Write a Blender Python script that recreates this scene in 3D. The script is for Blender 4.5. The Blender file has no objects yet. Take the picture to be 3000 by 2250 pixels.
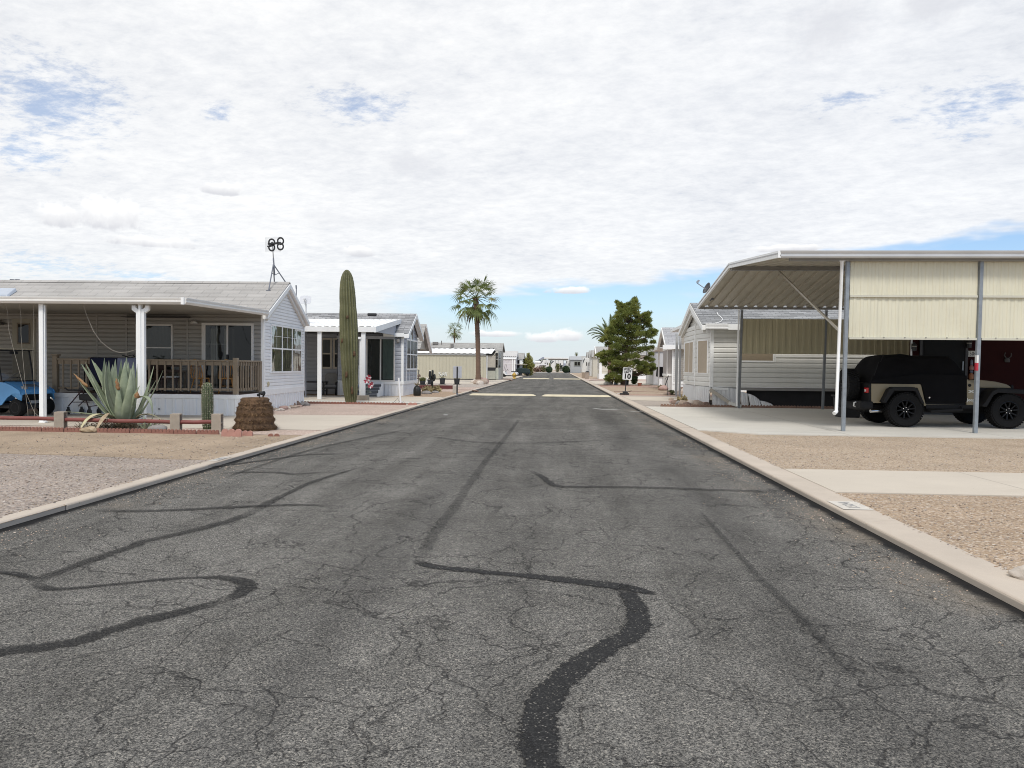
import bpy, bmesh, math, random
from mathutils import Vector, Matrix, noise
rad = math.radians
SC = bpy.context.scene
COL = SC.collection
rnd = random.Random(7)

# ---------------------------------------------------------------- camera
F_PX, VPX, VPY, ROLL, EYE = 2080.0, 1631.0, 1074.5, 0.010, 1.5
_a = Vector((VPX-1500, -(VPY-1125), -F_PX)).normalized()
_up = Vector((1, -ROLL, 0)).cross(_a).normalized()
_x = _a.cross(_up)
ROT = Matrix((_x, _a, _up))            # camera axes -> world axes
EYEV = Vector((0, 0, EYE))
def ray(x, y): return ROT @ Vector(((x-1500)/F_PX, -(y-1125)/F_PX, -1))
def G(x, y, z=0.0):                    # photo pixel -> point on the level z
    d = ray(x, y); t = (z-EYE)/d.z
    return EYEV + d*t
def D(x, y, t): return EYEV + ray(x, y)*t
def AY(x, y, Y):                       # photo pixel -> point on the upright plane at distance Y
    d = ray(x, y); return EYEV + d*(Y/d.y)
cam_d = bpy.data.cameras.new('camera')
cam = bpy.data.objects.new('camera', cam_d); COL.objects.link(cam)
cam_d.sensor_width = 36; cam_d.lens = 36*F_PX/3000; cam_d.clip_end = 20000; cam_d.clip_start = .05
cam.matrix_world = Matrix.Translation(EYEV) @ ROT.to_4x4()
SC.camera = cam

class Fr:                              # a building's own axes: u along its front, v away from the camera, z up
    def __init__(s, o, ang=0):
        s.o = Vector((o[0], o[1], 0)); s.ang = rad(ang); c, n = math.cos(s.ang), math.sin(s.ang)
        s.u = Vector((c, n, 0)); s.v = Vector((-n, c, 0))
    def loc(s, p): q = p-s.o; return Vector((q.dot(s.u), q.dot(s.v), p.z))
    def top(s, x, y, z=0): return s.loc(G(x, y, z))
    def front(s, x, y, v=0):
        d = ray(x, y); t = (v-(EYEV-s.o).dot(s.v))/d.dot(s.v); return s.loc(EYEV+d*t)
    def side(s, x, y, u=0):
        d = ray(x, y); t = (u-(EYEV-s.o).dot(s.u))/d.dot(s.u); return s.loc(EYEV+d*t)
    def w(s, u, v, z=0): return s.o + s.u*u + s.v*v + Vector((0, 0, z))

# ---------------------------------------------------------------- naming
def thing(name, label, cat, loc=(0, 0, 0), ang=0, group=None):
    o = bpy.data.objects.new(name, None); COL.objects.link(o)
    o.location = loc; o.rotation_euler = (0, 0, ang); o.empty_display_size = .2
    tag(o, label, cat, group); return o
def tag(o, label=None, cat=None, group=None, kind=None):
    if label: o['label'] = label
    if cat: o['category'] = cat
    if group: o['group'] = group
    if kind: o['kind'] = kind
    return o
def copy_tree(o, parent=None):
    c = o.copy(); COL.objects.link(c)
    if parent is not None: c.parent = parent
    for ch in list(o.children): copy_tree(ch, c)
    return c

# ---------------------------------------------------------------- mesh builder
class MB:
    def __init__(s): s.v = []; s.f = []; s.uv = None
    def add(s, vs, fs):
        n = len(s.v); s.v += [tuple(p) for p in vs]; s.f += [tuple(n+i for i in f) for f in fs]; return s
    def box(s, x0, x1, y0, y1, z0, z1):
        return s.add([(x0,y0,z0),(x1,y0,z0),(x1,y1,z0),(x0,y1,z0),(x0,y0,z1),(x1,y0,z1),(x1,y1,z1),(x0,y1,z1)],
              [(0,3,2,1),(4,5,6,7),(0,1,5,4),(1,2,6,5),(2,3,7,6),(3,0,4,7)])
    def hexa(s, p): return s.add(p, [(0,3,2,1),(4,5,6,7),(0,1,5,4),(1,2,6,5),(2,3,7,6),(3,0,4,7)])
    def poly(s, *p): return s.add(p, [tuple(range(len(p)))])
    def prism(s, pts, f0, f1):         # polygon pts mapped by f0 / f1 to the two ends
        n = len(pts); vs = [f0(*p) for p in pts]+[f1(*p) for p in pts]
        return s.add(vs, [tuple(range(n-1, -1, -1)), tuple(range(n, 2*n))]+[(i, (i+1) % n, n+(i+1) % n, n+i) for i in range(n)])
    def px(s, pts, x0, x1): return s.prism(pts, lambda a, b: (x0, a, b), lambda a, b: (x1, a, b))
    def py(s, pts, y0, y1): return s.prism(pts, lambda a, b: (a, y0, b), lambda a, b: (a, y1, b))
    def pz(s, pts, z0, z1): return s.prism(pts, lambda a, b: (a, b, z0), lambda a, b: (a, b, z1))
    def tube(s, path, r, n=8, cap=True):
        P = [Vector(p) for p in path]; rs = r if isinstance(r, (list, tuple)) else [r]*len(P)
        vs = []; prev = None
        for i, p in enumerate(P):
            t = (P[min(i+1, len(P)-1)]-P[max(i-1, 0)])
            t = t.normalized() if t.length > 1e-9 else Vector((0, 0, 1))
            if prev is None: a = Vector((0, 0, 1)) if abs(t.z) < .9 else Vector((1, 0, 0)); u = t.cross(a).normalized()
            else:
                u = prev-t*prev.dot(t); u = u.normalized() if u.length > 1e-6 else t.orthogonal().normalized()
            prev = u; w = t.cross(u)
            for k in range(n):
                q = 2*math.pi*k/n; vs.append(p+(u*math.cos(q)+w*math.sin(q))*rs[i])
        fs = [(i*n+k, i*n+(k+1) % n, (i+1)*n+(k+1) % n, (i+1)*n+k) for i in range(len(P)-1) for k in range(n)]
        if cap: fs += [tuple(range(n-1, -1, -1)), tuple((len(P)-1)*n+k for k in range(n))]
        return s.add(vs, fs)
    def bar(s, a, b, w, h=None, up=(0, 0, 1)):      # rectangular bar from a to b
        a, b = Vector(a), Vector(b); t = (b-a).normalized(); up = Vector(up)
        if abs(t.dot(up)) > .97: up = Vector((0, 1, 0))
        x = t.cross(up).normalized(); y = x.cross(t); x *= w/2; y *= (h or w)/2
        return s.hexa([a-x-y, a+x-y, b+x-y, b-x-y, a-x+y, a+x+y, b+x+y, b-x+y])
    def lathe(s, prof, c=(0, 0, 0), n=20, fn=None):
        vs = []
        for r, z in prof:
            for k in range(n):
                q = 2*math.pi*k/n; m = fn(q, z) if fn else 1
                vs.append((c[0]+r*m*math.cos(q), c[1]+r*m*math.sin(q), c[2]+z))
        fs = [(i*n+k, i*n+(k+1) % n, (i+1)*n+(k+1) % n, (i+1)*n+k) for i in range(len(prof)-1) for k in range(n)]
        fs += [tuple(range(n-1, -1, -1)), tuple((len(prof)-1)*n+k for k in range(n))]
        return s.add(vs, fs)
    def wheel(s, c, ax, prof, n=28):                 # profile (r, along-axis) turned about axis ax through c
        ax = Vector(ax).normalized(); u = ax.orthogonal().normalized(); w = ax.cross(u); c = Vector(c); vs = []
        for r, z in prof:
            for k in range(n):
                q = 2*math.pi*k/n; vs.append(c+ax*z+(u*math.cos(q)+w*math.sin(q))*r)
        m = len(prof)
        return s.add(vs, [(i*n+k, i*n+(k+1) % n, (i+1)*n+(k+1) % n, (i+1)*n+k) for i in range(m-1) for k in range(n)]+[tuple(range(n-1, -1, -1)), tuple((m-1)*n+k for k in range(n))])
    def rock(s, c, rx, ry, rz, seed=0, sub=2, amp=.28):
        bm = bmesh.new(); bmesh.ops.create_icosphere(bm, subdivisions=sub, radius=1)
        vs = []
        for v in bm.verts:
            p = v.co; k = 1+amp*noise.noise(p*1.3+Vector((seed*3.7, seed*1.1, 5)))+.5*amp*noise.noise(p*3.1+Vector((seed, 9, 2)))
            q = p*k; q.z = max(q.z, -.55)
            vs.append((c[0]+q.x*rx, c[1]+q.y*ry, c[2]+q.z*rz))
        fs = [tuple(v.index for v in f.verts) for f in bm.faces]; bm.free()
        return s.add(vs, fs)
    def sweep(s, n_s, n_t, fn):                      # grid surface fn(i, j)
        vs = [fn(i, j) for i in range(n_s) for j in range(n_t)]
        return s.add(vs, [(i*n_t+j, i*n_t+j+1, (i+1)*n_t+j+1, (i+1)*n_t+j) for i in range(n_s-1) for j in range(n_t-1)])
    def xf(s, m):
        s.v = [tuple(m @ Vector(p)) for p in s.v]; return s
    def build(s, name, mat, parent=None, smooth=None, bevel=0, loc=None, ang=0, recalc=True, solid=0):
        me = bpy.data.meshes.new(name); me.from_pydata(s.v, [], s.f)
        if recalc:
            bm = bmesh.new(); bm.from_mesh(me); bmesh.ops.recalc_face_normals(bm, faces=bm.faces); bm.to_mesh(me); bm.free()
        if s.uv:
            l = me.uv_layers.new(name='UVMap')
            for lp in me.loops: l.data[lp.index].uv = s.uv[lp.vertex_index]
        if mat: me.materials.append(mat)
        if smooth:
            for p in me.polygons: p.use_smooth = True
            if smooth is not True:
                try: me.set_sharp_from_angle(angle=rad(smooth))
                except Exception: pass
        o = bpy.data.objects.new(name, me); COL.objects.link(o)
        if parent is not None: o.parent = parent
        if loc is not None: o.location = loc; o.rotation_euler = (0, 0, ang)
        if solid:
            m = o.modifiers.new('s', 'SOLIDIFY'); m.thickness = solid; m.offset = 0
        if bevel:
            m = o.modifiers.new('b', 'BEVEL'); m.width = bevel; m.segments = 2; m.limit_method = 'ANGLE'; m.angle_limit = rad(40)
        return o
def mb(): return MB()

# ---------------------------------------------------------------- materials
class NT:
    def __init__(s, tree): s.t = tree; s.n = tree.nodes; s.l = tree.links
    def N(s, typ, ins=None, **kw):
        n = s.n.new(typ)
        for k, v in kw.items(): setattr(n, k, v)
        for k, v in (ins or {}).items():
            i = n.inputs[k]
            if hasattr(v, 'links') or isinstance(v, bpy.types.NodeSocket): s.l.new(v, i)
            else: i.default_value = v
        return n
    def math(s, op, a, b=0.0, c=0.0, clamp=False):
        n = s.N('ShaderNodeMath', {0: a, 1: b, 2: c}, operation=op); n.use_clamp = clamp; return n.outputs[0]
    def noise(s, vec, scale, detail=3, rough=.55, dist=0):
        return s.N('ShaderNodeTexNoise', {'Vector': vec, 'Scale': scale, 'Detail': detail, 'Roughness': rough, 'Distortion': dist}).outputs['Fac']
    def step(s, v, a, b, o0=0.0, o1=1.0):
        n = s.N('ShaderNodeMapRange', {'Value': v, 'From Min': a, 'From Max': b, 'To Min': o0, 'To Max': o1}, interpolation_type='SMOOTHSTEP'); return n.outputs[0]
    def ramp(s, v, stops, interp='LINEAR'):
        n = s.N('ShaderNodeValToRGB', {'Fac': v}); r = n.color_ramp; r.interpolation = interp
        while len(r.elements) < len(stops): r.elements.new(.5)
        for e, (p, c) in zip(r.elements, stops): e.position = p; e.color = (c[0], c[1], c[2], 1)
        return n.outputs['Color']
    def mix(s, f, a, b, blend='MIX'):
        n = s.N('ShaderNodeMix', data_type='RGBA', blend_type=blend)
        for i, v in ((0, f), (6, a), (7, b)):
            if isinstance(v, bpy.types.NodeSocket): s.l.new(v, n.inputs[i])
            else: n.inputs[i].default_value = v if i == 0 else ((v[0], v[1], v[2], 1))
        return n.outputs[2]
    def scale(s, vec, sx, sy, sz):
        return s.N('ShaderNodeMapping', {'Vector': vec, 'Scale': (sx, sy, sz)}).outputs[0]
_MC = {}
def new_mat(name):
    m = bpy.data.materials.new(name); m.use_nodes = True; t = NT(m.node_tree)
    b = m.node_tree.nodes['Principled BSDF']; return m, t, b
def lim(c, k): return tuple(min(.95, max(0, x*k)) for x in c)
def M(name, col, rough=.6, var=.1, scale=4, bump=0, bscale=80, metal=0, spec=.5, streak=0, dirt=None, fine=0):
    """painted / plain surface: soft tone variation, optional vertical weather streaks, dirt tint and fine bump"""
    if name in _MC: return _MC[name]
    m, t, b = new_mat(name)
    co = t.N('ShaderNodeTexCoord').outputs['Object']
    n = t.noise(co, scale, 4, .6)
    c = t.ramp(n, [(.28, lim(col, 1-var)), (.72, lim(col, 1+var))])
    if streak:
        k = t.noise(t.scale(co, 9, 9, .35), 1.5, 4, .6)
        c = t.mix(t.step(k, .5, .75, 0, streak), c, lim(col, .62))
    if dirt:
        k = t.noise(co, 1.1, 6, .7)
        c = t.mix(t.step(k, .5, .78, 0, .55), c, dirt)
    if fine:
        k = t.noise(co, bscale*1.3, 2, .5)
        c = t.mix(1.0, c, t.ramp(k, [(.3, (1-fine,)*3), (.7, (1+fine*.0,)*3)]), 'MULTIPLY')
    t.l.new(c, b.inputs['Base Color'])
    t.l.new(t.math('ADD', t.math('MULTIPLY', n, .12), rough-.06), b.inputs['Roughness'])
    b.inputs['Metallic'].default_value = metal; b.inputs['Specular IOR Level'].default_value = spec
    if bump:
        k = t.noise(co, bscale, 4, .6)
        t.l.new(t.N('ShaderNodeBump', {'Height': k, 'Strength': bump, 'Distance': .02}).outputs[0], b.inputs['Normal'])
    _MC[name] = m; return m
def leafmat(name, c1, c2, c3, scale=2.0, trans=.25, rough=.55):
    if name in _MC: return _MC[name]
    m, t, b = new_mat(name); co = t.N('ShaderNodeTexCoord').outputs['Object']
    c = t.ramp(t.noise(co, scale, 4, .65), [(.3, c1), (.5, c2), (.72, c3)])
    t.l.new(c, b.inputs['Base Color']); b.inputs['Roughness'].default_value = rough; b.inputs['Specular IOR Level'].default_value = .3
    if trans:
        tr = t.N('ShaderNodeBsdfTranslucent', {'Color': c}); mx = t.N('ShaderNodeMixShader', {0: trans, 1: b.outputs[0], 2: tr.outputs[0]})
        t.l.new(mx.outputs[0], t.n['Material Output'].inputs['Surface'])
    _MC[name] = m; return m
def glass(name, tint=(.5, .53, .53), refl=.3):
    if name in _MC: return _MC[name]
    m, t, b = new_mat(name); t.n.remove(b)
    tr = t.N('ShaderNodeBsdfTransparent', {'Color': (*tint, 1)}); gl = t.N('ShaderNodeBsdfGlossy', {'Color': (.9, .92, .94, 1), 'Roughness': .02})
    co = t.N('ShaderNodeTexCoord').outputs['Object']
    bp = t.N('ShaderNodeBump', {'Height': t.noise(co, 2.2, 1, .4), 'Strength': .12, 'Distance': .05})
    t.l.new(bp.outputs[0], gl.inputs['Normal'])
    lw = t.N('ShaderNodeLayerWeight', {'Blend': .25}).outputs['Fresnel']
    f = t.math('ADD', t.math('MULTIPLY', lw, .4), refl*.10, clamp=True)
    mx = t.N('ShaderNodeMixShader', {0: f, 1: tr.outputs[0], 2: gl.outputs[0]})
    t.l.new(mx.outputs[0], t.n['Material Output'].inputs['Surface']); _MC[name] = m; return m
def shingle(name, base, k=2.2, dark=.55, w=.33, h=.145, axis=0, lo=.86, hi=1.12):
    """asphalt shingle: tabs with own tone, thin cut-outs"""
    if name in _MC: return _MC[name]
    m, t, b = new_mat(name); co = t.N('ShaderNodeTexCoord').outputs['Object']
    sp = t.N('ShaderNodeSeparateXYZ', {0: co}).outputs
    vec = t.N('ShaderNodeCombineXYZ', {0: sp[axis], 1: t.math('MULTIPLY', sp[2], k)}).outputs[0]
    wob = t.noise(co, 1.3, 3, .5)
    vec = t.N('ShaderNodeVectorMath', {0: vec, 1: t.N('ShaderNodeCombineXYZ', {1: t.math('MULTIPLY', wob, .03)}).outputs[0]}, operation='ADD').outputs[0]
    br = t.N('ShaderNodeTexBrick', {'Vector': vec, 'Color1': (*lim(base, lo), 1), 'Color2': (*lim(base, hi), 1), 'Mortar': (*lim(base, dark), 1), 'Scale': 1.0, 'Mortar Size': .012, 'Mortar Smooth': .25, 'Bias': 0, 'Brick Width': w, 'Row Height': h}, offset=.5)
    g = t.noise(co, 140, 2, .6); g2 = t.noise(co, .7, 4, .6)
    c = t.mix(1.0, br.outputs['Color'], t.ramp(g, [(.3, (.8,)*3), (.7, (1.12,)*3)]), 'MULTIPLY')
    c = t.mix(1.0, c, t.ramp(g2, [(.3, (.88,)*3), (.7, (1.06,)*3)]), 'MULTIPLY')
    t.l.new(c, b.inputs['Base Color']); b.inputs['Roughness'].default_value = .9; b.inputs['Specular IOR Level'].default_value = .15
    t.l.new(t.N('ShaderNodeBump', {'Height': t.math('SUBTRACT', g, br.outputs['Fac']), 'Strength': .5, 'Distance': .01}).outputs[0], b.inputs['Normal'])
    _MC[name] = m; return m
def gravel(name, pal, size=.03, size2=None, fines=(.3, .25, .2), finemix=.35, big=.12, tint=None):
    """loose stones: every cell its own stone colour, stones raised above fines"""
    m, t, b = new_mat(name); co = t.N('ShaderNodeTexCoord').outputs['Object']
    dw = t.N('ShaderNodeTexNoise', {'Vector': co, 'Scale': 1.5/size*.5, 'Detail': 2}).outputs['Color']
    vec = t.mix(.012, co, dw, 'LINEAR_LIGHT')
    v = t.N('ShaderNodeTexVoronoi', {'Vector': vec, 'Scale': 1/size, 'Randomness': 1.0})
    v2 = t.N('ShaderNodeTexVoronoi', {'Vector': vec, 'Scale': 2.4/size, 'Randomness': 1.0})
    r = t.N('ShaderNodeSeparateColor', {0: v.outputs['Color']}).outputs[0]
    r2 = t.N('ShaderNodeSeparateColor', {0: v2.outputs['Color']}).outputs[1]
    pal = [lim(c, 1.14) for c in pal]; fines = lim(fines, 1.14)
    st = [(i/(len(pal)), c) for i, c in enumerate(pal)]
    ca = t.ramp(r, st, 'CONSTANT'); cb = t.ramp(r2, st, 'CONSTANT')
    n1 = t.noise(co, .8, 5, .65); n2 = t.noise(co, 6, 3, .6)
    cb = t.mix(.6, cb, fines)
    sel = t.step(v.outputs['Distance'], .45, .62)
    c = t.mix(sel, ca, cb)
    c = t.mix(t.step(n2, .45, .65, finemix*.35, finemix), c, fines)
    c = t.mix(1.0, c, t.ramp(n1, [(.28, (1-big,)*3), (.72, (1+big,)*3)]), 'MULTIPLY')
    if tint: c = t.mix(t.step(t.noise(co, .35, 4, .6), .45, .65, 0, .6), c, tint)
    t.l.new(c, b.inputs['Base Color']); b.inputs['Roughness'].default_value = .95; b.inputs['Specular IOR Level'].default_value = .1
    hgt = t.math('SUBTRACT', t.math('MULTIPLY', v2.outputs['Distance'], -.35), v.outputs['Distance'])
    t.l.new(t.N('ShaderNodeBump', {'Height': hgt, 'Strength': 1.0, 'Distance': size*.7}).outputs[0], b.inputs['Normal'])
    return m
def concrete(name, col, var=.07, stain=.25, stainc=None, scale=.5):
    m, t, b = new_mat(name); co = t.N('ShaderNodeTexCoord').outputs['Object']
    c = t.ramp(t.noise(co, scale, 6, .65), [(.3, lim(col, 1-var)), (.7, lim(col, 1+var))])
    k = t.noise(t.scale(co, .35, 1.3, 1), 1.2, 6, .7, .6)
    c = t.mix(t.step(k, .52, .74, 0, stain), c, stainc or lim(col, .6))
    g = t.noise(co, 260, 2, .6)
    c = t.mix(1.0, c, t.ramp(g, [(.3, (.9,)*3), (.7, (1.06,)*3)]), 'MULTIPLY')
    sp = t.N('ShaderNodeTexVoronoi', {'Vector': co, 'Scale': 5.0}).outputs
    c = t.mix(t.step(sp['Distance'], .035, .05, .6, 0), c, lim(col, .45))
    t.l.new(c, b.inputs['Base Color']); b.inputs['Roughness'].default_value = .85; b.inputs['Specular IOR Level'].default_value = .2
    t.l.new(t.N('ShaderNodeBump', {'Height': t.noise(co, 90, 5, .7), 'Strength': .18, 'Distance': .01}).outputs[0], b.inputs['Normal'])
    return m

# ---------------------------------------------------------------- surfaces in strips
def lap(m, s0, s1, z0, z1, f, expo=.115, dep=.03, clip=None, holes=()):
    """lapped siding courses; f(s, out, z) -> point; clip(z) -> (s0, s1); holes are (s0, s1, z0, z1) left open"""
    z = z0
    while z < z1-1e-4:
        zt = min(z+expo, z1); a, b = (s0, s1); a2, b2 = a, b
        if clip: a, b = clip(z); a2, b2 = clip(zt)
        if b-a > .02:
            zm = z+(zt-z)*.62; a3, b3 = (clip(zm) if clip else (a, b))
            m.poly(f(a, dep, z), f(b, dep, z), f(b3, dep*.92, zm), f(a3, dep*.92, zm)); m.poly(f(a3, dep*.92, zm), f(b3, dep*.92, zm), f(b2, .0, zt), f(a2, .0, zt))
            m.poly(f(a, .0, z), f(b, .0, z), f(b, dep, z), f(a, dep, z))
        z = zt
def ribbed(m, s0, s1, pitch, dep, f, ts=(0, 1), top=.25, rise=.08):
    """box-ribbed sheet: f(s, out, t) -> point"""
    pts = []; s = s0; k = 0
    while s < s1-1e-6:
        for fr, d in ((0, 0), (1-top-2*rise, 0), (1-top-rise, dep), (1-rise, dep)):
            q = s+fr*pitch
            if q <= s1: pts.append((q, d))
        s += pitch
    pts.append((s1, 0)); n = len(pts)
    vs = [f(q, d, t) for t in ts for q, d in pts]
    m.add(vs, [(j*n+i, j*n+i+1, (j+1)*n+i+1, (j+1)*n+i) for j in range(len(ts)-1) for i in range(n-1)])
def FU(v): return lambda s, o, z: (s, v-o, z)          # front wall at v, looking to -v
def FS(u, sg=1): return lambda s, o, z: (u+sg*o, s, z)  # side wall at u, looking to sg*u
def roofplane(m, u0, u1, va, za, vb, zb, n, step=.012, th=.05, close=True):
    """one slope, eave (va, za) to ridge (vb, zb), in n courses that step down over each other"""
    L = Vector((0, vb-va, zb-za)); nrm = Vector((0, -(zb-za), (vb-va))).normalized()
    if nrm.z < 0: nrm = -nrm
    for i in range(n):
        a = Vector((0, va, za))+L*(i/n); b = Vector((0, va, za))+L*((i+1)/n)
        p = a+nrm*step; q = b
        m.poly((u0, p.y, p.z), (u1, p.y, p.z), (u1, q.y, q.z), (u0, q.y, q.z))
        m.poly((u0, a.y, a.z), (u1, a.y, a.z), (u1, p.y, p.z), (u0, p.y, p.z))
    if close:
        a = Vector((0, va, za))-nrm*th; b = Vector((0, vb, zb))-nrm*th
        m.poly((u0, a.y, a.z), (u1, a.y, a.z), (u1, b.y, b.z), (u0, b.y, b.z))
def frame_rect(m, s0, s1, z0, z1, w, f, o0, o1):
    """four bars of width w round a rectangle, f(s, out, z)"""
    for a, b, c, d in ((s0, s1, z0, z0+w), (s0, s1, z1-w, z1), (s0, s0+w, z0+w, z1-w), (s1-w, s1, z0+w, z1-w)): fbox(m, a, b, c, d, f, o0, o1)
def fbox(m, s0, s1, z0, z1, f, o0, o1):
    m.hexa([f(s0, o1, z0), f(s1, o1, z0), f(s1, o0, z0), f(s0, o0, z0), f(s0, o1, z1), f(s1, o1, z1), f(s1, o0, z1), f(s0, o0, z1)])
def window(par, f, s0, s1, z0, z1, cols=1, mid=None, grid=None, fw=.05, fmat=None, gmat=None, back=None, curtain=None, name='window', out=.062, bars=()):
    """window > frame pieces, pane, curtain; the opening shows a dark room sheet and what hangs in it"""
    W = mb(); frame_rect(W, s0, s1, z0, z1, fw, f, .0, out)
    cw = (s1-s0-fw)/cols
    for i in range(1, cols): fbox(W, s0+fw/2+cw*i-fw/2, s0+fw/2+cw*i+fw/2, z0+fw, z1-fw, f, .0, out-.002)
    if mid: fbox(W, s0+fw, s1-fw, mid-fw*.4, mid+fw*.4, f, .0, out-.004)
    for a, b, c, d in bars: fbox(W, a, b, c, d, f, .035, out-.008)
    o = W.build(name, fmat or WHITE, par, bevel=.004)
    B = mb(); fbox(B, s0+.01, s1-.01, z0+.01, z1-.01, f, -.01, .034); B.build('backing', back or DARKROOM, o)
    if curtain:
        for (a, b, c, d, cm) in curtain:
            K = mb(); n = max(6, int((b-a)/.03))
            K.sweep(n, 2, lambda i, j: f(a+(b-a)*i/(n-1), .041+.004*math.sin(i*1.7)+.002*math.sin(i*4.1+1), c+(d-c)*j)); K.build('curtain', cm, o, smooth=True)
    P = mb(); P.poly(*[f(a, .05, b) for a, b in ((s0+fw*.5, z0+fw*.5), (s1-fw*.5, z0+fw*.5), (s1-fw*.5, z1-fw*.5), (s0+fw*.5, z1-fw*.5))])
    P.build('pane', gmat or GLASS, o)
    return o
def text(par, s, size, mat, mtx, ext=.003, name='lettering', align='CENTER', bold=0, sx=1):
    cu = bpy.data.curves.new(name, 'FONT'); cu.body = s; cu.size = size; cu.extrude = ext; cu.align_x = align; cu.align_y = 'CENTER'; cu.offset = bold; cu.resolution_u = 3
    o = bpy.data.objects.new(name, cu); COL.objects.link(o)
    dg = bpy.context.evaluated_depsgraph_get(); dg.update()
    me = bpy.data.meshes.new_from_object(o.evaluated_get(dg)); bpy.data.objects.remove(o)
    o = bpy.data.objects.new(name, me); COL.objects.link(o); me.materials.clear(); me.materials.append(mat)
    me.transform(mtx @ Matrix.Diagonal((sx, 1, 1, 1)))
    if par is not None: o.parent = par
    return o
FACE = Matrix.Rotation(rad(90), 4, 'X')              # text upright, facing -v

WHITE = M('white vinyl', (.86, .86, .85), .45, .04, 2, streak=.12)
WHITEM = M('white painted metal', (.84, .84, .83), .4, .05, 2, streak=.18)
GUTTER = M('gutter enamel', (.74, .72, .68), .35, .05, 1.5, streak=.15)
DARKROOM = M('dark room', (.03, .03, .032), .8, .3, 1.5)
GLASS = glass('window glass')
GLASSD = glass('dark screen glass', (.25, .26, .27), .25)
CURTAIN = M('pale curtain', (.52, .48, .40), .9, .08, 6)
SCREEN = M('charcoal insect screen', (.06, .06, .065), .8, .12, 30)
BLACKM = M('black metal', (.018, .018, .02), .5, .2, 6)
BLACKP = M('black plastic', (.02, .02, .022), .6, .2, 8)
RUBBER = M('tyre rubber', (.009, .009, .0095), .85, .2, 12, bump=.2, bscale=60, spec=.2)
STEEL = M('galvanised steel', (.36, .38, .40), .42, .14, 9, metal=.7, streak=.2)
GREYPOST = M('grey painted post', (.20, .21, .22), .5, .14, 5, streak=.3)
CHROME = M('chrome', (.7, .7, .7), .18, .05, 4, metal=1)

# ---------------------------------------------------------------- sky and sun
SUN_EL, SUN_AZ = rad(54), rad(178)     # azimuth measured from +Y towards +X
sdir = Vector((math.sin(SUN_AZ)*math.cos(SUN_EL), math.cos(SUN_AZ)*math.cos(SUN_EL), math.sin(SUN_EL)))
sl = bpy.data.lights.new('sun', 'SUN'); sl.energy = 1.9; sl.angle = rad(13); sl.color = (1, .965, .91)
so = bpy.data.objects.new('sun', sl); COL.objects.link(so); so.rotation_euler = (-sdir).to_track_quat('-Z', 'Y').to_euler(); so.location = (0, 0, 60)
w = bpy.data.worlds.new('World'); SC.world = w; w.use_nodes = True
t = NT(w.node_tree); bg = w.node_tree.nodes['Background']
sky = t.N('ShaderNodeTexSky', sky_type='NISHITA', sun_disc=False, sun_elevation=SUN_EL, sun_rotation=SUN_AZ, air_density=1.0, dust_density=.8, ozone_density=1.2).outputs[0]
dr = t.N('ShaderNodeTexCoord').outputs['Generated']
dx, dy, dz = t.N('ShaderNodeSeparateXYZ', {0: dr}).outputs[:3]
hz = t.math('SQRT', t.math('ADD', t.math('MULTIPLY', dx, dx), t.math('MULTIPLY', dy, dy)))
el = t.math('DIVIDE', dz, t.math('MAXIMUM', hz, .02))        # tangent of the elevation
az = t.math('DIVIDE', dx, t.math('MAXIMUM', dy, .05))        # tangent of the bearing, ahead
zc = t.math('ADD', t.math('MAXIMUM', dz, 0), .13)
pl = t.N('ShaderNodeCombineXYZ', {0: t.math('DIVIDE', dx, zc), 1: t.math('DIVIDE', dy, zc)}).outputs[0]   # cloud sheet overhead, flattening to the horizon
nA = t.noise(pl, 2.4, 3, .6); nC = t.noise(pl, .9, 1, .5)
rp = t.N('ShaderNodeMapping', {'Vector': pl, 'Rotation': (0, 0, .6), 'Scale': (1.0, 1.35, 1)}).outputs[0]
nB = t.noise(rp, 13.0, 5, .70, .15)
ea = t.N('ShaderNodeCombineXYZ', {0: az, 1: el}).outputs[0]
nE = t.noise(ea, 22, 4, .62); nF = t.noise(t.scale(ea, 1, 4.5, 1), 7, 3, .62)
def blob(x, y, rx, ry, split=False):
    d = ray(x, y); a0 = d.x/d.y; e0 = d.z/math.hypot(d.x, d.y); kx, ky = 2080/rx, 2080/ry
    v = t.N('ShaderNodeVectorMath', {0: ea, 1: (kx, ky, 0), 2: (-a0*kx, -e0*ky, 0)}, operation='MULTIPLY_ADD').outputs[0]
    r = t.N('ShaderNodeVectorMath', {0: v}, operation='LENGTH').outputs['Value']
    return (r, t.N('ShaderNodeSeparateXYZ', {0: v}).outputs[1]) if split else r
# thin places in the sheet
holes = 0.0
for x, y, rx, ry, k in ((170, 290, 330, 170, .27), (60, 460, 160, 60, .2), (640, 325, 100, 45, .24), (1060, 310, 240, 75, .24), (2480, 290, 170, 50, .22), (2860, 310, 330, 110, .25), (120, 780, 330, 60, .2), (440, 808, 160, 16, .25)):
    holes = t.math('MULTIPLY_ADD', t.math('SUBTRACT', 1.0, blob(x, y, rx*1.15, ry*1.15), clamp=True), k*1.22, holes)
den = t.math('MULTIPLY_ADD', nA, .3, t.math('MULTIPLY', nB, .7))
cov = t.step(t.math('SUBTRACT', t.math('ADD', den, .10), holes), .23, .48, .40, 1)
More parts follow.
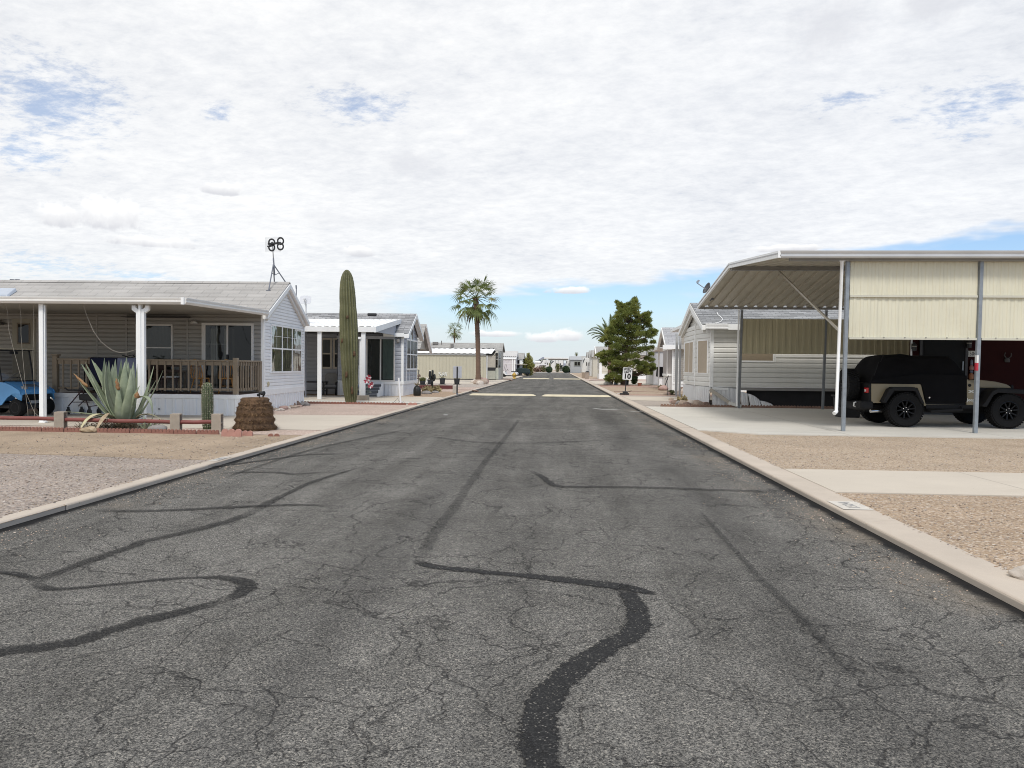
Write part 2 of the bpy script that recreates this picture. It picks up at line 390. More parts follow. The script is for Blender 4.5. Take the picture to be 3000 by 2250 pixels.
# lower edge of the sheet: blue band over the horizon ahead and to the right
edge = t.math('ADD', t.math('MULTIPLY', az, .085), .115)
below = t.math('SUBTRACT', t.math('ADD', edge, t.math('MULTIPLY', t.math('SUBTRACT', nF, .5), .06)), el)
band = t.math('MULTIPLY', t.step(below, -.006, .012), t.step(t.math('ADD', az, t.math('MULTIPLY', nF, .12)), -.25, -.06))
veil = t.step(el, .0, .085, .62, .03)                        # milky air low down
veil = t.math('ADD', veil, t.math('MULTIPLY', t.step(nF, .52, .78), .25), clamp=True)
cov = t.math('MULTIPLY', cov, t.math('SUBTRACT', 1.0, t.math('MULTIPLY', band, t.math('SUBTRACT', 1.0, veil))))
cov = t.math('MULTIPLY', cov, .965)
tone = t.math('ADD', t.math('MULTIPLY', nC, .25), t.math('ADD', t.math('MULTIPLY', nA, .32), t.math('MULTIPLY', nB, .43)))
cl = t.ramp(tone, [(.36, (7.2, 7.35, 7.65)), (.45, (8.0, 8.1, 8.28)), (.52, (8.6, 8.65, 8.72)), (.61, (9.3, 9.3, 9.25))])
cl = t.mix(t.step(el, .16, .0, 0, .75), cl, (6.9, 7.4, 7.75))
rt = t.step(az, -.5, .6)
cl = t.mix(rt, cl, t.mix(1.0, cl, (.955, .965, .985), 'MULTIPLY'))
# soft grey scuds
sc = t.math('MULTIPLY', t.math('SUBTRACT', nE, .5), 1.6)
for x, y, rx, ry, k in ((1200, 480, 120, 50, .5), (2420, 80, 150, 90, .55), (2740, 10, 110, 60, .65), (1000, 640, 260, 30, .25)):
    cl = t.mix(t.step(t.math('ADD', blob(x, y, rx, ry), sc), .2, 1.1, k, 0), cl, (6.5, 6.6, 7.0))
skyc = t.mix(cov, t.mix(t.step(el, .11, 0, 0, .65), t.mix(1.0, sky, (1.12, 1.24, 1.40), 'MULTIPLY'), (5.9, 6.8, 7.6)), cl)
# small heaped clouds, bright above, grey-lilac base
sc = t.math('MULTIPLY', t.math('SUBTRACT', nE, .5), 2.4)
for x, y, rx, ry in ((320, 640, 125, 60), (165, 640, 85, 48), (450, 712, 150, 24), (650, 556, 85, 30), (1045, 740, 62, 24), (1675, 853, 78, 15), (1665, 985, 60, 30), (1590, 992, 80, 22), (1460, 980, 90, 14), (2310, 730, 130, 14)):
    r, v = blob(x, y, rx, ry, True)
    q = t.math('ADD', t.math('ADD', r, sc), t.step(v, -.25, -.8, 0, .7))
    c = t.ramp(t.math('MULTIPLY_ADD', v, .5, t.math('MULTIPLY', nE, .6)), [(.10, (6.5, 6.6, 7.0)), (.36, (8.3, 8.35, 8.5)), (.55, (10, 10, 10))])
    skyc = t.mix(t.step(q, .45, .95, .93, 0), skyc, c)
t.l.new(skyc, bg.inputs['Color']); bg.inputs['Strength'].default_value = .097
SC.view_settings.view_transform = 'Standard'; SC.view_settings.look = 'None'; SC.view_settings.exposure = .22; SC.view_settings.gamma = 1
SC.render.engine = 'CYCLES'
cy = SC.cycles; cy.filter_width = 1.0; cy.max_bounces = 6; cy.diffuse_bounces = 3; cy.glossy_bounces = 3; cy.transparent_max_bounces = 12; cy.transmission_bounces = 4; cy.use_denoising = True
# ================================================================ GROUND
ZR = -.05
XL, XR = -5.11, 3.03
LO, RO = -5.29, 3.385                  # outer edges of the two kerbs
def sheet(name, pts, z, mat, kind='structure'):
    m = mb(); m.poly(*[(p[0], p[1], z) for p in pts]); o = m.build(name, mat); 
    if kind: o['kind'] = kind
    return o
def rect(x0, x1, y0, y1): return [(x0, y0), (x1, y0), (x1, y1), (x0, y1)]
TAN = [(.42,.325,.235), (.29,.205,.145), (.50,.41,.32), (.37,.28,.20), (.20,.155,.12), (.45,.38,.31), (.33,.265,.21), (.53,.46,.39)]
GREYPINK = [(.34,.285,.25), (.44,.38,.335), (.22,.195,.185), (.50,.445,.395), (.30,.235,.20), (.40,.325,.275), (.16,.145,.14), (.37,.33,.30)]
PINK = [(.46,.345,.29), (.54,.44,.38), (.37,.265,.22), (.59,.51,.45), (.31,.235,.20), (.49,.385,.33)]
g = mb()
for q in (rect(-1500, XL, -60, 178), rect(XR, 1500, -60, 178), rect(-1500, 1500, 178, 3000)): g.poly(*[(x, y, 0) for x, y in q])
GTAN = gravel('tan gravel', TAN, .026, fines=(.33, .25, .18), finemix=.45, tint=(.36, .285, .21))
o = g.build('ground', GTAN); o['kind'] = 'structure'
# road ----------------------------------------------------------
m, t, b = new_mat('chip seal asphalt'); co = t.N('ShaderNodeTexCoord').outputs['Object']
v = t.N('ShaderNodeTexVoronoi', {'Vector': co, 'Scale': 125.0}); r = t.N('ShaderNodeSeparateColor', {0: v.outputs['Color']}).outputs[0]
v2 = t.N('ShaderNodeTexVoronoi', {'Vector': co, 'Scale': 250.0}); r2 = t.N('ShaderNodeSeparateColor', {0: v2.outputs['Color']}).outputs[0]
st = [(0, (.034,.0335,.033)), (.22, (.077,.0755,.0725)), (.44, (.134,.130,.122)), (.64, (.208,.200,.184)), (.84, (.285,.27,.242)), (.955, (.43,.40,.35))]
c = t.mix(.45, t.ramp(r, st, 'CONSTANT'), t.ramp(r2, st, 'CONSTANT'))
n1 = t.noise(co, .45, 6, .62); n2 = t.noise(t.scale(co, 1.6, .16, 1), 1.0, 5, .6, .3); n3 = t.noise(co, 3.5, 4, .6)
c = t.mix(1.0, c, t.ramp(n1, [(.3, (.80,)*3), (.7, (1.16,)*3)]), 'MULTIPLY')
c = t.mix(1.0, c, t.ramp(n2, [(.33, (.74,)*3), (.62, (1.08,)*3)]), 'MULTIPLY')
c = t.mix(1.0, c, t.ramp(n3, [(.3, (.88,)*3), (.7, (1.1,)*3)]), 'MULTIPLY')
sx = t.N('ShaderNodeSeparateXYZ', {0: co}).outputs
# bitumen-rich tracks along the road and a dark seam beside each kerb: tar plus the kerb's painted shadow line
wob = t.math('ADD', sx[0], t.math('MULTIPLY', t.math('SUBTRACT', n1, .5), .9))
for x0, wd, k in ((-1.35, .4, .22), (1.55, .7, .18), (-.35, .5, .08)):
    q = t.math('ABSOLUTE', t.math('SUBTRACT', wob, x0)); c = t.mix(t.step(q, 0, wd, k, 0), c, (.035, .035, .037))
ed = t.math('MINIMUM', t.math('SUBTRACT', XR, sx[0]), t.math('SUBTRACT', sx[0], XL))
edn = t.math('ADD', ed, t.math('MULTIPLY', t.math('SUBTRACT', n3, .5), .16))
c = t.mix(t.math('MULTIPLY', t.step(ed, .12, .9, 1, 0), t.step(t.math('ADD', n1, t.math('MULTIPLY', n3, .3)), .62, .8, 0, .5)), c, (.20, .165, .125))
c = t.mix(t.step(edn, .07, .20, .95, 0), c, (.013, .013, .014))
# hairline cracks
cw = t.mix(.35, co, t.N('ShaderNodeTexNoise', {'Vector': co, 'Scale': 1.1, 'Detail': 5, 'Roughness': .6}).outputs['Color'], 'LINEAR_LIGHT')
hg = t.math('MULTIPLY', r, .6)
for sc, wd, lo in ((.8, .0075, .38), (2.1, .0075, .47), (.33, .009, .34), (1.3, .0065, .46)):
    cr = t.N('ShaderNodeTexVoronoi', {'Vector': cw, 'Scale': sc}, feature='DISTANCE_TO_EDGE').outputs['Distance']
    msk = t.math('MULTIPLY', t.step(cr, 0, wd*sc*1.25, 1, 0), t.step(t.noise(co, .6+sc*.3, 4, .6), lo, lo+.1))
    c = t.mix(t.math('MULTIPLY', msk, .62), c, (.018, .018, .019)); hg = t.math('SUBTRACT', hg, t.math('MULTIPLY', msk, 1.2))
t.l.new(c, b.inputs['Base Color']); b.inputs['Roughness'].default_value = .92; b.inputs['Specular IOR Level'].default_value = .06
t.l.new(t.N('ShaderNodeBump', {'Height': hg, 'Strength': .55, 'Distance': .008}).outputs[0], b.inputs['Normal'])
ROADMAT = m
g = mb(); g.poly((XL-.02, -60, ZR), (XR+.02, -60, ZR), (XR+.02, 177, ZR), (XL-.02, 177, ZR)); o = g.build('road', ROADMAT); o['kind'] = 'structure'
# crack sealer: bands of bitumen with ragged edges ----------------
m, t, b = new_mat('crack sealer'); uv = t.N('ShaderNodeTexCoord').outputs
co = uv['Object']; us = t.N('ShaderNodeSeparateXYZ', {0: uv['UV']}).outputs
n = t.noise(co, 38, 4, .7); n0 = t.noise(co, 5, 3, .6)
al = t.step(t.math('ADD', t.math('ABSOLUTE', us[1]), t.math('ADD', t.math('MULTIPLY', t.math('SUBTRACT', n, .5), 1.3), t.math('MULTIPLY', t.math('SUBTRACT', n0, .5), .8))), .62, .82, 1, 0)
al = t.math('MULTIPLY', t.math('MULTIPLY', al, us[0]), t.step(t.noise(co, 3, 4, .7), .27, .42, .45, 1))
vv = t.N('ShaderNodeTexVoronoi', {'Vector': co, 'Scale': 140.0}); rr = t.N('ShaderNodeSeparateColor', {0: vv.outputs['Color']}).outputs[0]
c = t.ramp(rr, [(0, (.020,.020,.0205)), (.5, (.029,.029,.0295)), (.8, (.045,.044,.043)), (.962, (.16,.15,.135))], 'CONSTANT')
t.l.new(c, b.inputs['Base Color']); b.inputs['Roughness'].default_value = .8; b.inputs['Specular IOR Level'].default_value = .12
tr = t.N('ShaderNodeBsdfTransparent'); mx = t.N('ShaderNodeMixShader', {0: al, 1: tr.outputs[0], 2: b.outputs[0]})
t.l.new(mx.outputs[0], t.n['Material Output'].inputs['Surface']); SEAL = m
seal_n = 0
def seal(pts, width, strength=1.0, mat=None):
    """pts in photo pixels or ('w', x, y) metres; width in metres (one value or a list)"""
    global seal_n
    P = [G(p[0], p[1], ZR) for p in pts]
    # smooth by Catmull-Rom
    Q = []; W = []; ws = [(q if max(width) > .125 else q*1.85) for q in width]
    for i in range(len(P)-1):
        p0, p1, p2, p3 = P[max(i-1, 0)], P[i], P[i+1], P[min(i+2, len(P)-1)]
        k = max(3, int((p2-p1).length/.12))
        for j in range(k):
            s = j/k; Q.append(.5*((2*p1)+(p2-p0)*s+(2*p0-5*p1+4*p2-p3)*s*s+(3*p1-p0-3*p2+p3)*s**3)); W.append(ws[i]+(ws[i+1]-ws[i])*s)
    Q.append(P[-1]); W.append(ws[-1])
    m = mb(); m.uv = []; z = ZR+.004+.0008*seal_n; n = len(Q); L = 0
    for i, p in enumerate(Q):
        d = (Q[min(i+1, n-1)]-Q[max(i-1, 0)]).normalized(); nn = Vector((-d.y, d.x, 0))
        fade = min(1, i/3, (n-1-i)/3)*strength
        w = W[i]*.5*1.3*(1+.16*noise.noise(p*2.5))
        for s in (-1, 0, 1): m.v.append((p.x+nn.x*s*w, p.y+nn.y*s*w, z)); m.uv.append((fade, s*1.0))
    m.f = [(i*3+k, i*3+k+1, i*3+k+4, i*3+k+3) for i in range(n-1) for k in (0, 1)]
    o = m.build('road_paint_scuff' if mat else 'road_crack_seal', mat or SEAL, recalc=False); o['kind'] = 'structure'; seal_n += 1
def z8(*p): return [(1100+.452*x, 1600+.452*y) for x, y in p]
def z7(*p): return [(.452*x, 1600+.452*y) for x, y in p]
def z6(*p): return [(.452*x, 1150+.452*y) for x, y in p]
seal(z8((1085,1600),(1075,1438),(1058,1300),(1055,1150),(1085,1020),(1180,890),(1320,770),(1500,660),(1650,580),(1705,490),(1690,400),(1640,320),(1590,262)), [.16]*9+[.15,.14,.13,.10])
seal(z8((1660,285),(1590,265),(1440,248),(1300,232),(1000,195),(700,170),(420,140),(330,125),(255,92)), [.07,.085,.075,.07,.06,.055,.06,.07,.05])
seal(z8((1560,262),(1680,283),(1760,300),(1840,322)), [.07,.07,.05,.02])
seal(z7((-200,770),(0,692),(200,668),(400,640),(560,600),(700,553),(830,520),(950,480),(1250,410),(1480,350)), [.06,.075,.07,.065,.08,.07,.065,.08,.06,.065], .66)
seal(z7((1420,366),(1530,325),(1600,275),(1570,235),(1450,208),(1350,206),(1180,212),(1000,225),(600,265),(400,282),(290,272),(215,236)), [.07,.10,.13,.13,.085,.06,.05,.05,.045,.06,.075,.06], .66)
seal(z7((200,240),(330,190),(450,148),(600,92),(800,22),(900,-8))+z6((900,975),(1200,910),(1500,832),(1660,765)), [.06,.065,.06,.07,.06,.06,.065,.065,.07,.07], .55)
seal(z6((1640,778),(1720,728),(1870,655),(2000,592),(2140,545),(2330,490)), [.07,.06,.05,.05,.045,.03], .5)
seal(z7((-100,170),(60,180),(160,200),(240,222)), [.03,.035,.035,.03], .8)
seal(z6((590,768),(800,772),(1000,770),(1300,758),(1600,742),(1900,733),(2212,738)), [.05,.055,.05,.05,.05,.04,.03], .6)
seal(z6((1400,535),(1560,520),(1800,522),(1900,532),(2120,520),(2300,528)), [.04,.05,.05,.04,.03,.02], .55)
seal(z6((1200,500),(1500,470),(1800,430),(2000,405),(2250,400)), [.03,.04,.045,.045,.03], .7)
seal([(1560,1385),(1590,1400),(1625,1424),(1700,1428),(1900,1430),(2090,1437),(2217,1441),(2300,1446)], [.05,.06,.07,.05,.045,.04,.04,.03], .6)
seal([(1235,1640),(1275,1560),(1330,1490),(1375,1420),(1425,1350),(1475,1290),(1520,1230)], [.05,.06,.06,.06,.06,.06,.04], .27)
seal([(660,1400),(900,1322),(1040,1290),(1180,1262)], [.03,.04,.04,.03], .5)
seal([(2050,1500),(2120,1580),(2230,1700),(2380,1850),(2500,2000)], [.02,.03,.03,.03,.02], .3)
seal([(1260,1280),(1400,1297),(1560,1300),(1800,1290)], [.04,.05,.05,.03], .5)
# kerbs -----------------------------------------------------------
def kerb(x0, x1, lean):
    m = mb(); y = -60.0
    while y < 177:
        L = 3.05; y1 = min(y+L-.012, 177); w = .006*rnd.uniform(-1, 1)
        a, b = (x0, x1) if x0 < x1 else (x1, x0)
        xi = x0; 
        pts = [(x0+w, ZR-.05), (x1, ZR-.05), (x1, .014), (x0+lean*.02+w, .012), (x0+w, -.006)]
        m.py(pts, y, y1); y += L
    return m
KERB = concrete('kerb concrete', (.50, .435, .365), .1, .5, (.30, .245, .20), .9)
for nm, x0, x1, ln in (('kerb', XL, LO, -1), ('kerb', XR, RO, 1)):
    o = kerb(x0, x1, ln).build(nm, KERB, bevel=.006); o['kind'] = 'structure'
# painted patches on the kerb tops with worn lot numbers
PATCH = M('worn white kerb paint', (.55, .515, .46), .8, .12, 14, dirt=(.48, .42, .355))
NUMB = M('worn dark numerals', (.30, .30, .30), .8, .3, 20)
def kerbnum(x0, x1, y0, y1, s, rz):
    m = mb(); m.poly((x0, y0, .0185), (x1, y0, .0185), (x1, y1, .0185), (x0, y1, .0185)); o = m.build('kerb_paint', PATCH); o['kind'] = 'structure'
    text(o, s, .17, NUMB, Matrix.Translation(((x0+x1)/2, (y0+y1)/2, .0205)) @ Matrix.Rotation(rz, 4, 'Z'), .0005, 'kerb_number')
p, q = G(2427, 1476), G(2520, 1497); kerbnum(XR+.03, RO-.01, q.y-.02, p.y+.08, '1504', rad(90))
p, q = G(640, 1354), G(700, 1342); kerbnum(LO+.01, XL-.03, p.y, q.y, '1503', rad(-90))
# beds, slabs and paths -------------------------------------------
GP = gravel('grey pink gravel', GREYPINK, .029, fines=(.30, .25, .21), finemix=.3, big=.14, tint=(.33, .285, .25))
GK = gravel('pink gravel', PINK, .03, fines=(.43, .34, .285), finemix=.25)
GF = gravel('decomposed granite', [(.36,.275,.195), (.30,.225,.155), (.42,.33,.24), (.26,.20,.145), (.46,.37,.28)], .018, fines=(.34, .268, .20), finemix=.7, big=.2)
GG = gravel('grey gravel', [(.40,.36,.32), (.30,.27,.25), (.52,.47,.42), (.24,.22,.20), (.46,.39,.33)], .03, fines=(.36, .31, .27))
GR = gravel('red brown gravel', [(.34,.22,.17), (.42,.29,.23), (.28,.19,.15), (.48,.36,.30)], .03, fines=(.35, .25, .2))
CONC = concrete('pale concrete', (.53, .475, .40), .06, .38, (.44, .38, .31))
CONC2 = concrete('grey concrete', (.56, .535, .48), .06, .4, (.34, .32, .28))
CONC3 = concrete('tan concrete', (.53, .475, .40), .05, .3, (.42, .36, .29))
e = G(0, 1344)
def wavy(pts, amp=.12, n=8, seed=0):
    out = []
    for i, p in enumerate(pts):
        a = Vector((*p, 0)); b = Vector((*pts[(i+1) % len(pts)], 0)); k = max(1, int((b-a).length/.5)); k = min(k, 40)
        for j in range(k):
            q = a+(b-a)*j/k; w = noise.noise(q*1.1+Vector((seed, 3, 1)))*amp; w2 = noise.noise(q*1.1+Vector((7, seed, 1)))*amp
            out.append((q.x+(w2 if abs(q.x-LO) > .05 and abs(q.x-RO) > .05 else 0), q.y+w))
    return out
sheet('gravel_bed', wavy([(-60, -20), (LO, -20), (LO, 10.6), (-9, 10.95), (-60, 10.9)], .14), .004, GP)
sheet('gravel_strip', wavy([(-60, 10.95), (-9, 11.0), (LO, 10.65), (LO, 14.6), (-60, 14.6)], .1, seed=4), .003, GF)
sheet('gravel_bed', [(-60, 14.62), (LO, 14.62), (LO, 15.9), (-60, 15.9)], .006, GK)
# left lot driveway, front edge by the cactus
a = G(0, 1251); 
sheet('driveway', [(-60, 15.75), (LO, 15.75), (LO, 20.6), (-9.0, 20.3), (-60, 20.3)], .012, CONC3)
sheet('gravel_bed', [(-9.4, 20.2), (-8.9, 20.3), (LO, 20.62), (LO, 27.3), (-60, 27.3), (-60, 20.2)], .008, GK)
sheet('driveway', [(-60, 27.45), (LO, 27.45), (LO, 33.2), (-60, 33.2)], .016, CONC2)
sheet('driveway', [(-60, 28.9), (LO, 28.9), (LO, 33.15), (-60, 33.15)], .0205, CONC3)
sheet('gravel_bed', wavy([(-60, 33.25), (LO, 33.25), (LO, 40.5), (-60, 40.5)], .05), .01, gravel('brown granite', TAN[:5], .03, fines=(.37, .26, .18), finemix=.5))
sheet('gravel_bed', [(-60, 40.5), (LO, 40.5), (LO, 58.5), (-60, 58.5)], .013, GK)
sheet('gravel_bed', [(-60, 47), (LO, 49), (LO, 58.6), (-60, 58.6)], .017, GG)
sheet('driveway', [(-60, 58.6), (LO, 58.6), (LO, 76), (-60, 76)], .02, CONC)
sheet('gravel_bed', [(-60, 76.2), (LO, 76.2), (LO, 92), (-60, 92)], .016, GP)
sheet('driveway', [(-60, 92.2), (LO, 92.2), (LO, 112), (-60, 112)], .02, CONC)
# right lots
p0, p1 = G(2292, 1377), G(2443, 1444.6)
m = mb(); m.pz([(RO+.002, p1.y), (60, p1.y+.05), (60, p0.y+.12), (RO+.002, p0.y)], -.05, .022); o = m.build('path', CONC, bevel=.008); o['kind'] = 'structure'
m = mb(); m.box(5.86, 5.875, p1.y+.02, p0.y+.02, .0223, .0228)
o = m.build('path_joint', M('joint line', (.36, .32, .27), .9)); o['kind'] = 'structure'
GT2 = gravel('warm tan gravel', [(.45,.34,.235), (.30,.21,.14), (.52,.42,.32), (.38,.28,.19), (.20,.15,.115), (.47,.38,.30), (.34,.27,.215), (.56,.49,.41)], .027, fines=(.35, .262, .185), finemix=.35, big=.12)
sheet('gravel_bed', [(RO, -20), (60, -20), (60, p1.y+.03), (RO, p1.y-.02)], .005, GT2)
GT3 = gravel('pale tan gravel', TAN+[(.47,.38,.29), (.50,.42,.33)], .027, fines=(.39, .305, .22), finemix=.4, big=.12)
sheet('gravel_bed', [(RO, p0.y+.02), (60, p0.y+.14), (60, 16.5), (RO, 17.3)], .005, GT3)
m = mb(); m.box(4.55, 60, 16.35, 27.2, -.05, .03); m.pz([(RO, 17.2), (4.56, 16.35), (4.56, 27.2), (RO, 27.2)], -.05, .029)
o = m.build('driveway', CONC2); o['kind'] = 'structure'
m = mb(); m.box(6.6, 6.618, 16.36, 27, .0303, .0308); m.box(10.1, 10.118, 16.36, 27, .0303, .0308); m.box(4.6, 20, 21.4, 21.418, .0311, .0315)
o = m.build('driveway_joint', bpy.data.materials['joint line']); o['kind'] = 'structure'
sheet('gravel_bed', [(RO, 27.2), (60, 27.2), (60, 28.4), (RO, 28.4)], .009, GG)
sheet('gravel_bed', [(RO, 28.3), (7, 28.3), (7, 32.2), (RO, 32.2)], .012, GG)
sheet('path', [(RO, 32.2), (60, 32.2), (60, 36.6), (RO, 36.6)], .02, CONC)
sheet('gravel_bed', [(RO, 36.7), (60, 36.7), (60, 40.4), (RO, 40.4)], .01, GR)
sheet('gravel_bed', [(RO, 36.7), (60, 36.7), (60, 38.1), (RO, 38.1)], .015, GG)
sheet('gravel_bed', [(RO, 40.5), (60, 40.5), (60, 54), (RO, 54)], .01, GTAN)
sheet('gravel_bed', [(RO, 54), (60, 54), (60, 60.5), (RO, 60.5)], .013, GR)
sheet('driveway', [(RO, 60.5), (60, 60.5), (60, 77), (RO, 77)], .02, CONC)
sheet('gravel_bed', [(RO, 77), (60, 77), (60, 93), (RO, 93)], .012, GK)
sheet('gravel_bed', [(-60, 112), (LO, 112), (LO, 172), (-60, 172)], .012, GTAN)
# cross street and its near kerb at the end of the road
o = sheet('cross_street', [(-200, 177.2), (200, 177.2), (200, 186), (-200, 186)], .012, ROADMAT)
# loose stones spilled along the kerbs ------------------------------
OCT = [(1,0,0),(0,1,0),(-1,0,0),(0,-1,0),(0,0,1),(0,0,-1)]; OF = [(0,1,4),(1,2,4),(2,3,4),(3,0,4),(1,0,5),(2,1,5),(3,2,5),(0,3,5)]
def stones(name, spots, mat):
    m = mb()
    for x, y, z, s in spots:
        q = rnd.uniform(0, 6.3); c, n = math.cos(q), math.sin(q); k = [rnd.uniform(.6, 1.3)*s for _ in OCT]; h = rnd.uniform(.4, .75)
        m.add([(x+(px*c-py*n)*kk, y+(px*n+py*c)*kk, z+pz*kk*h+s*.2) for (px, py, pz), kk in zip(OCT, k)], OF)
    o = m.build(name, mat, recalc=False, smooth=False); o['kind'] = 'stuff'; return o
STONE = gravel('loose stones', TAN+PINK[:3], .05, fines=(.42, .33, .25), finemix=.1)
sp = []
for i in range(2600):
    y = 4+abs(rnd.gauss(0, 1))*11; side = rnd.random() < .5
    k = abs(rnd.gauss(0, .34))
    if noise.noise(Vector((y*.8, 3 if side else 8, 0))) < -.12 and rnd.random() < .8: continue
    sp.append(((XL+.12+k) if side else (XR-.12-k), y, ZR, rnd.uniform(.004, .0105)))
stones('loose_gravel', sp, STONE)
sp = []
for i in range(9000):
    y = 4.2+abs(rnd.gauss(0, 1))*8; 
    if rnd.random() < .5: x = LO-rnd.random()**1.4*5.0+.03
    else:
        x = RO+rnd.random()**1.4*5-.04
        if p1.y-.05 < y < p0.y+.05 or y > 16.3: continue
    if y > 14.3 and x < 0: continue
    sp.append((x, y, .013 if LO < x < RO else .006, rnd.uniform(.006, .018)))
stones('loose_gravel', sp, GP and gravel('mixed loose stones', TAN+GREYPINK, .06, fines=(.45, .38, .31), finemix=.1))
# speed bumps -------------------------------------------------------
BUMPP = M('faded yellow bump paint', (.64, .57, .41), .75, .12, 3, bump=.2, bscale=60, dirt=(.5, .43, .31), fine=.2)
def bump(x0, x1, y, label, h=.09, w=.9):
    m = mb(); n = 26; k = 9
    def f(i, j):
        s = i/(n-1); q = j/(k-1); e = min(1, min(s, 1-s)/.06); e = math.sin(e*math.pi/2)
        return (x0+(x1-x0)*s, y+(q-.5)*w*(.55+.45*e)+.02*noise.noise(Vector((s*9, q*3, y))), ZR+.004+h*math.sin(q*math.pi)*e)
    m.sweep(n, k, f)
    tag(m.build('speed_bump', BUMPP, smooth=True), label, 'speed bump', 'speed bumps across the road')
bump(G(1375,1157,ZR).x, G(1570,1160,ZR).x, 37.6, 'faded yellow speed bump, left half of the nearer pair across the road')
bump(G(1587,1160,ZR).x, G(1791,1163,ZR).x, 37.4, 'faded yellow speed bump by the speed limit sign, right half of the nearer pair')
bump(G(1530,1110,ZR).x, G(1611,1110,ZR).x, 89, 'pale yellow speed bump near the hydrant, left half of the farther pair', .09, 1.0)
bump(G(1620,1110,ZR).x, G(1701,1111,ZR).x, 89, 'pale yellow speed bump near the tan bins, right half of the farther pair', .09, 1.0)
# scuffed white paint marks on the road
SCUF = SEAL.copy(); SCUF.name = 'scuffed paint'; SCUF.node_tree.nodes['Principled BSDF'].inputs['Base Color'].default_value = (.5, .5, .48, 1)
for l in list(SCUF.node_tree.links):
    if l.to_socket.name == 'Base Color': SCUF.node_tree.links.remove(l)
seal([(1735,1197),(1760,1200),(1790,1201),(1822,1199)], [.16,.22,.2,.1], .75, SCUF)
seal([(1838,1204),(1860,1207),(1890,1206)], [.16,.2,.1], .7, SCUF)
p = G(1305, 1216, ZR); m = mb(); m.box(-.06, .07, -.05, .05, .004, .008); tag(m.build('paper_scrap', M('paper', (.75, .75, .73), .8), loc=p, ang=.3), 'small white paper scrap lying on the road, left of the middle', 'litter')
# ================================================================ LEFT SIDE: first home
SIDING = M('white lap siding', (.85, .85, .84), .5, .04, 2, streak=.10)
SIDING_SHADED = M('shaded lap siding', (.34, .32, .285), .55, .05, 2, streak=.10)  # white siding again, with the porch shade put into its colour
TRIM = M('trim white', (.86, .86, .845), .45, .04, 2, streak=.1)
SHG = shingle('grey shingle', (.43, .412, .39), 2.056, .74, .62, .2878, lo=.93, hi=1.05)
FASC = M('fascia cream', (.70, .67, .62), .4, .05, 2, streak=.15)
CEIL = M('porch ceiling pan', (.27, .25, .215), .5, .06, 3)
WOODR = M('brown railing paint', (.25, .195, .135), .6, .12, 5, bump=.15, bscale=40)
RIBW = M('white ribbed skirt', (.84, .84, .83), .5, .05, 1.2, streak=.25, dirt=(.58, .54, .50))
DECKM = M('dark deck boards', (.13, .085, .065), .7, .2, 5)
h1 = Fr(G(771.8, 1207), 2)
H1 = thing('park_home', 'white siding home with brown deck railing and tripod aerial on its roof', 'house', h1.o, h1.ang)
W1, L1, EZ, RZ = 3.85, 14.5, 3.10, 4.24
VA = W1/2
zt = lambda v: EZ+(RZ-EZ)*(1-abs(v-VA)/VA)
# walls
m = mb(); m.box(-L1, -.01, .01, W1-.01, .45, EZ-.02)
m.px([(.02, EZ-.03), (W1-.02, EZ-.03), (VA, RZ-.10)], -L1, -.01); m.build('core', SIDING_SHADED, H1)
m = mb(); lap(m, -L1, -.03, .62, EZ-.05, FU(0), .13, .032); m.build('front_siding', SIDING_SHADED, H1)
m = mb(); lap(m, .03, W1-.03, .70, RZ-.16, FS(0), .105, clip=lambda z: (.03, W1-.03) if z <= EZ-.1 else (VA-max(0, (RZ-.14-z)/(RZ-EZ)*VA), VA+max(0, (RZ-.14-z)/(RZ-EZ)*VA)))
m.build('end_siding', SIDING, H1)
m = mb(); m.box(-.07, .036, -.036, .06, .6, EZ-.05); m.build('corner_trim', TRIM, H1)
m = mb(); m.box(-.05, .036, W1-.05, W1+.036, .6, EZ-.05); m.build('corner_trim', TRIM, H1)
m = mb()
for u in (-5.25, -4.31, -2.38):
    m = mb(); m.box(u-.03, u+.03, -.04, -.0, .62, EZ-.1); m.build('seam_trim', SIDING_SHADED, H1)
# skirt of the end wall: ribbed sheet under a white band
m = mb(); ribbed(m, .0, W1, .23, .02, lambda s, o, t_: (.015+o, s, .0+.52*t_)); m.build('skirt', RIBW, H1)
m = mb(); m.box(-.02, .045, -.03, W1+.03, .52, .70); m.build('skirt_band', TRIM, H1, bevel=.006)
# roof
m = mb(); roofplane(m, -L1-.1, .16, -.12, EZ-.02, VA, RZ, 8, .004); roofplane(m, -L1-.1, .16, W1+.12, EZ-.02, VA, RZ, 8, .004)
R1 = m.build('roof', SHG, H1)
m = mb(); m.px([(VA-.13, RZ-.055), (VA, RZ+.035), (VA+.13, RZ-.055), (VA, RZ-.0)], -L1-.1, .165); m.build('ridge_cap', SHG, R1)
m = mb()                                   # rake boards: outer, then inner step
for sg in (-1, 1):
    e = VA+sg*(VA+.14); ez = EZ-.05
    m.hexa([(.02,e,ez-.16),(.19,e,ez-.16),(.19,VA,RZ-.19),(.02,VA,RZ-.19),(.02,e,ez-.01),(.19,e,ez-.01),(.19,VA,RZ-.035),(.02,VA,RZ-.035)])
m.build('rake_board', TRIM, R1)
m = mb()
for sg in (-1, 1):
    e = VA+sg*(VA-.08); ez = EZ-.12
    m.hexa([(.02,e,ez-.14),(.10,e,ez-.14),(.10,VA,RZ-.36),(.02,VA,RZ-.36),(.02,e,ez-.0),(.10,e,ez-.0),(.10,VA,RZ-.195),(.02,VA,RZ-.195)])
m.build('rake_trim', FASC, R1)
m = mb(); m.pz([(-12.2, 1.0), (-11.3, 1.0), (-11.3, 1.5), (-12.2, 1.5)], zt(1.0)+.02, zt(1.5)+.07)
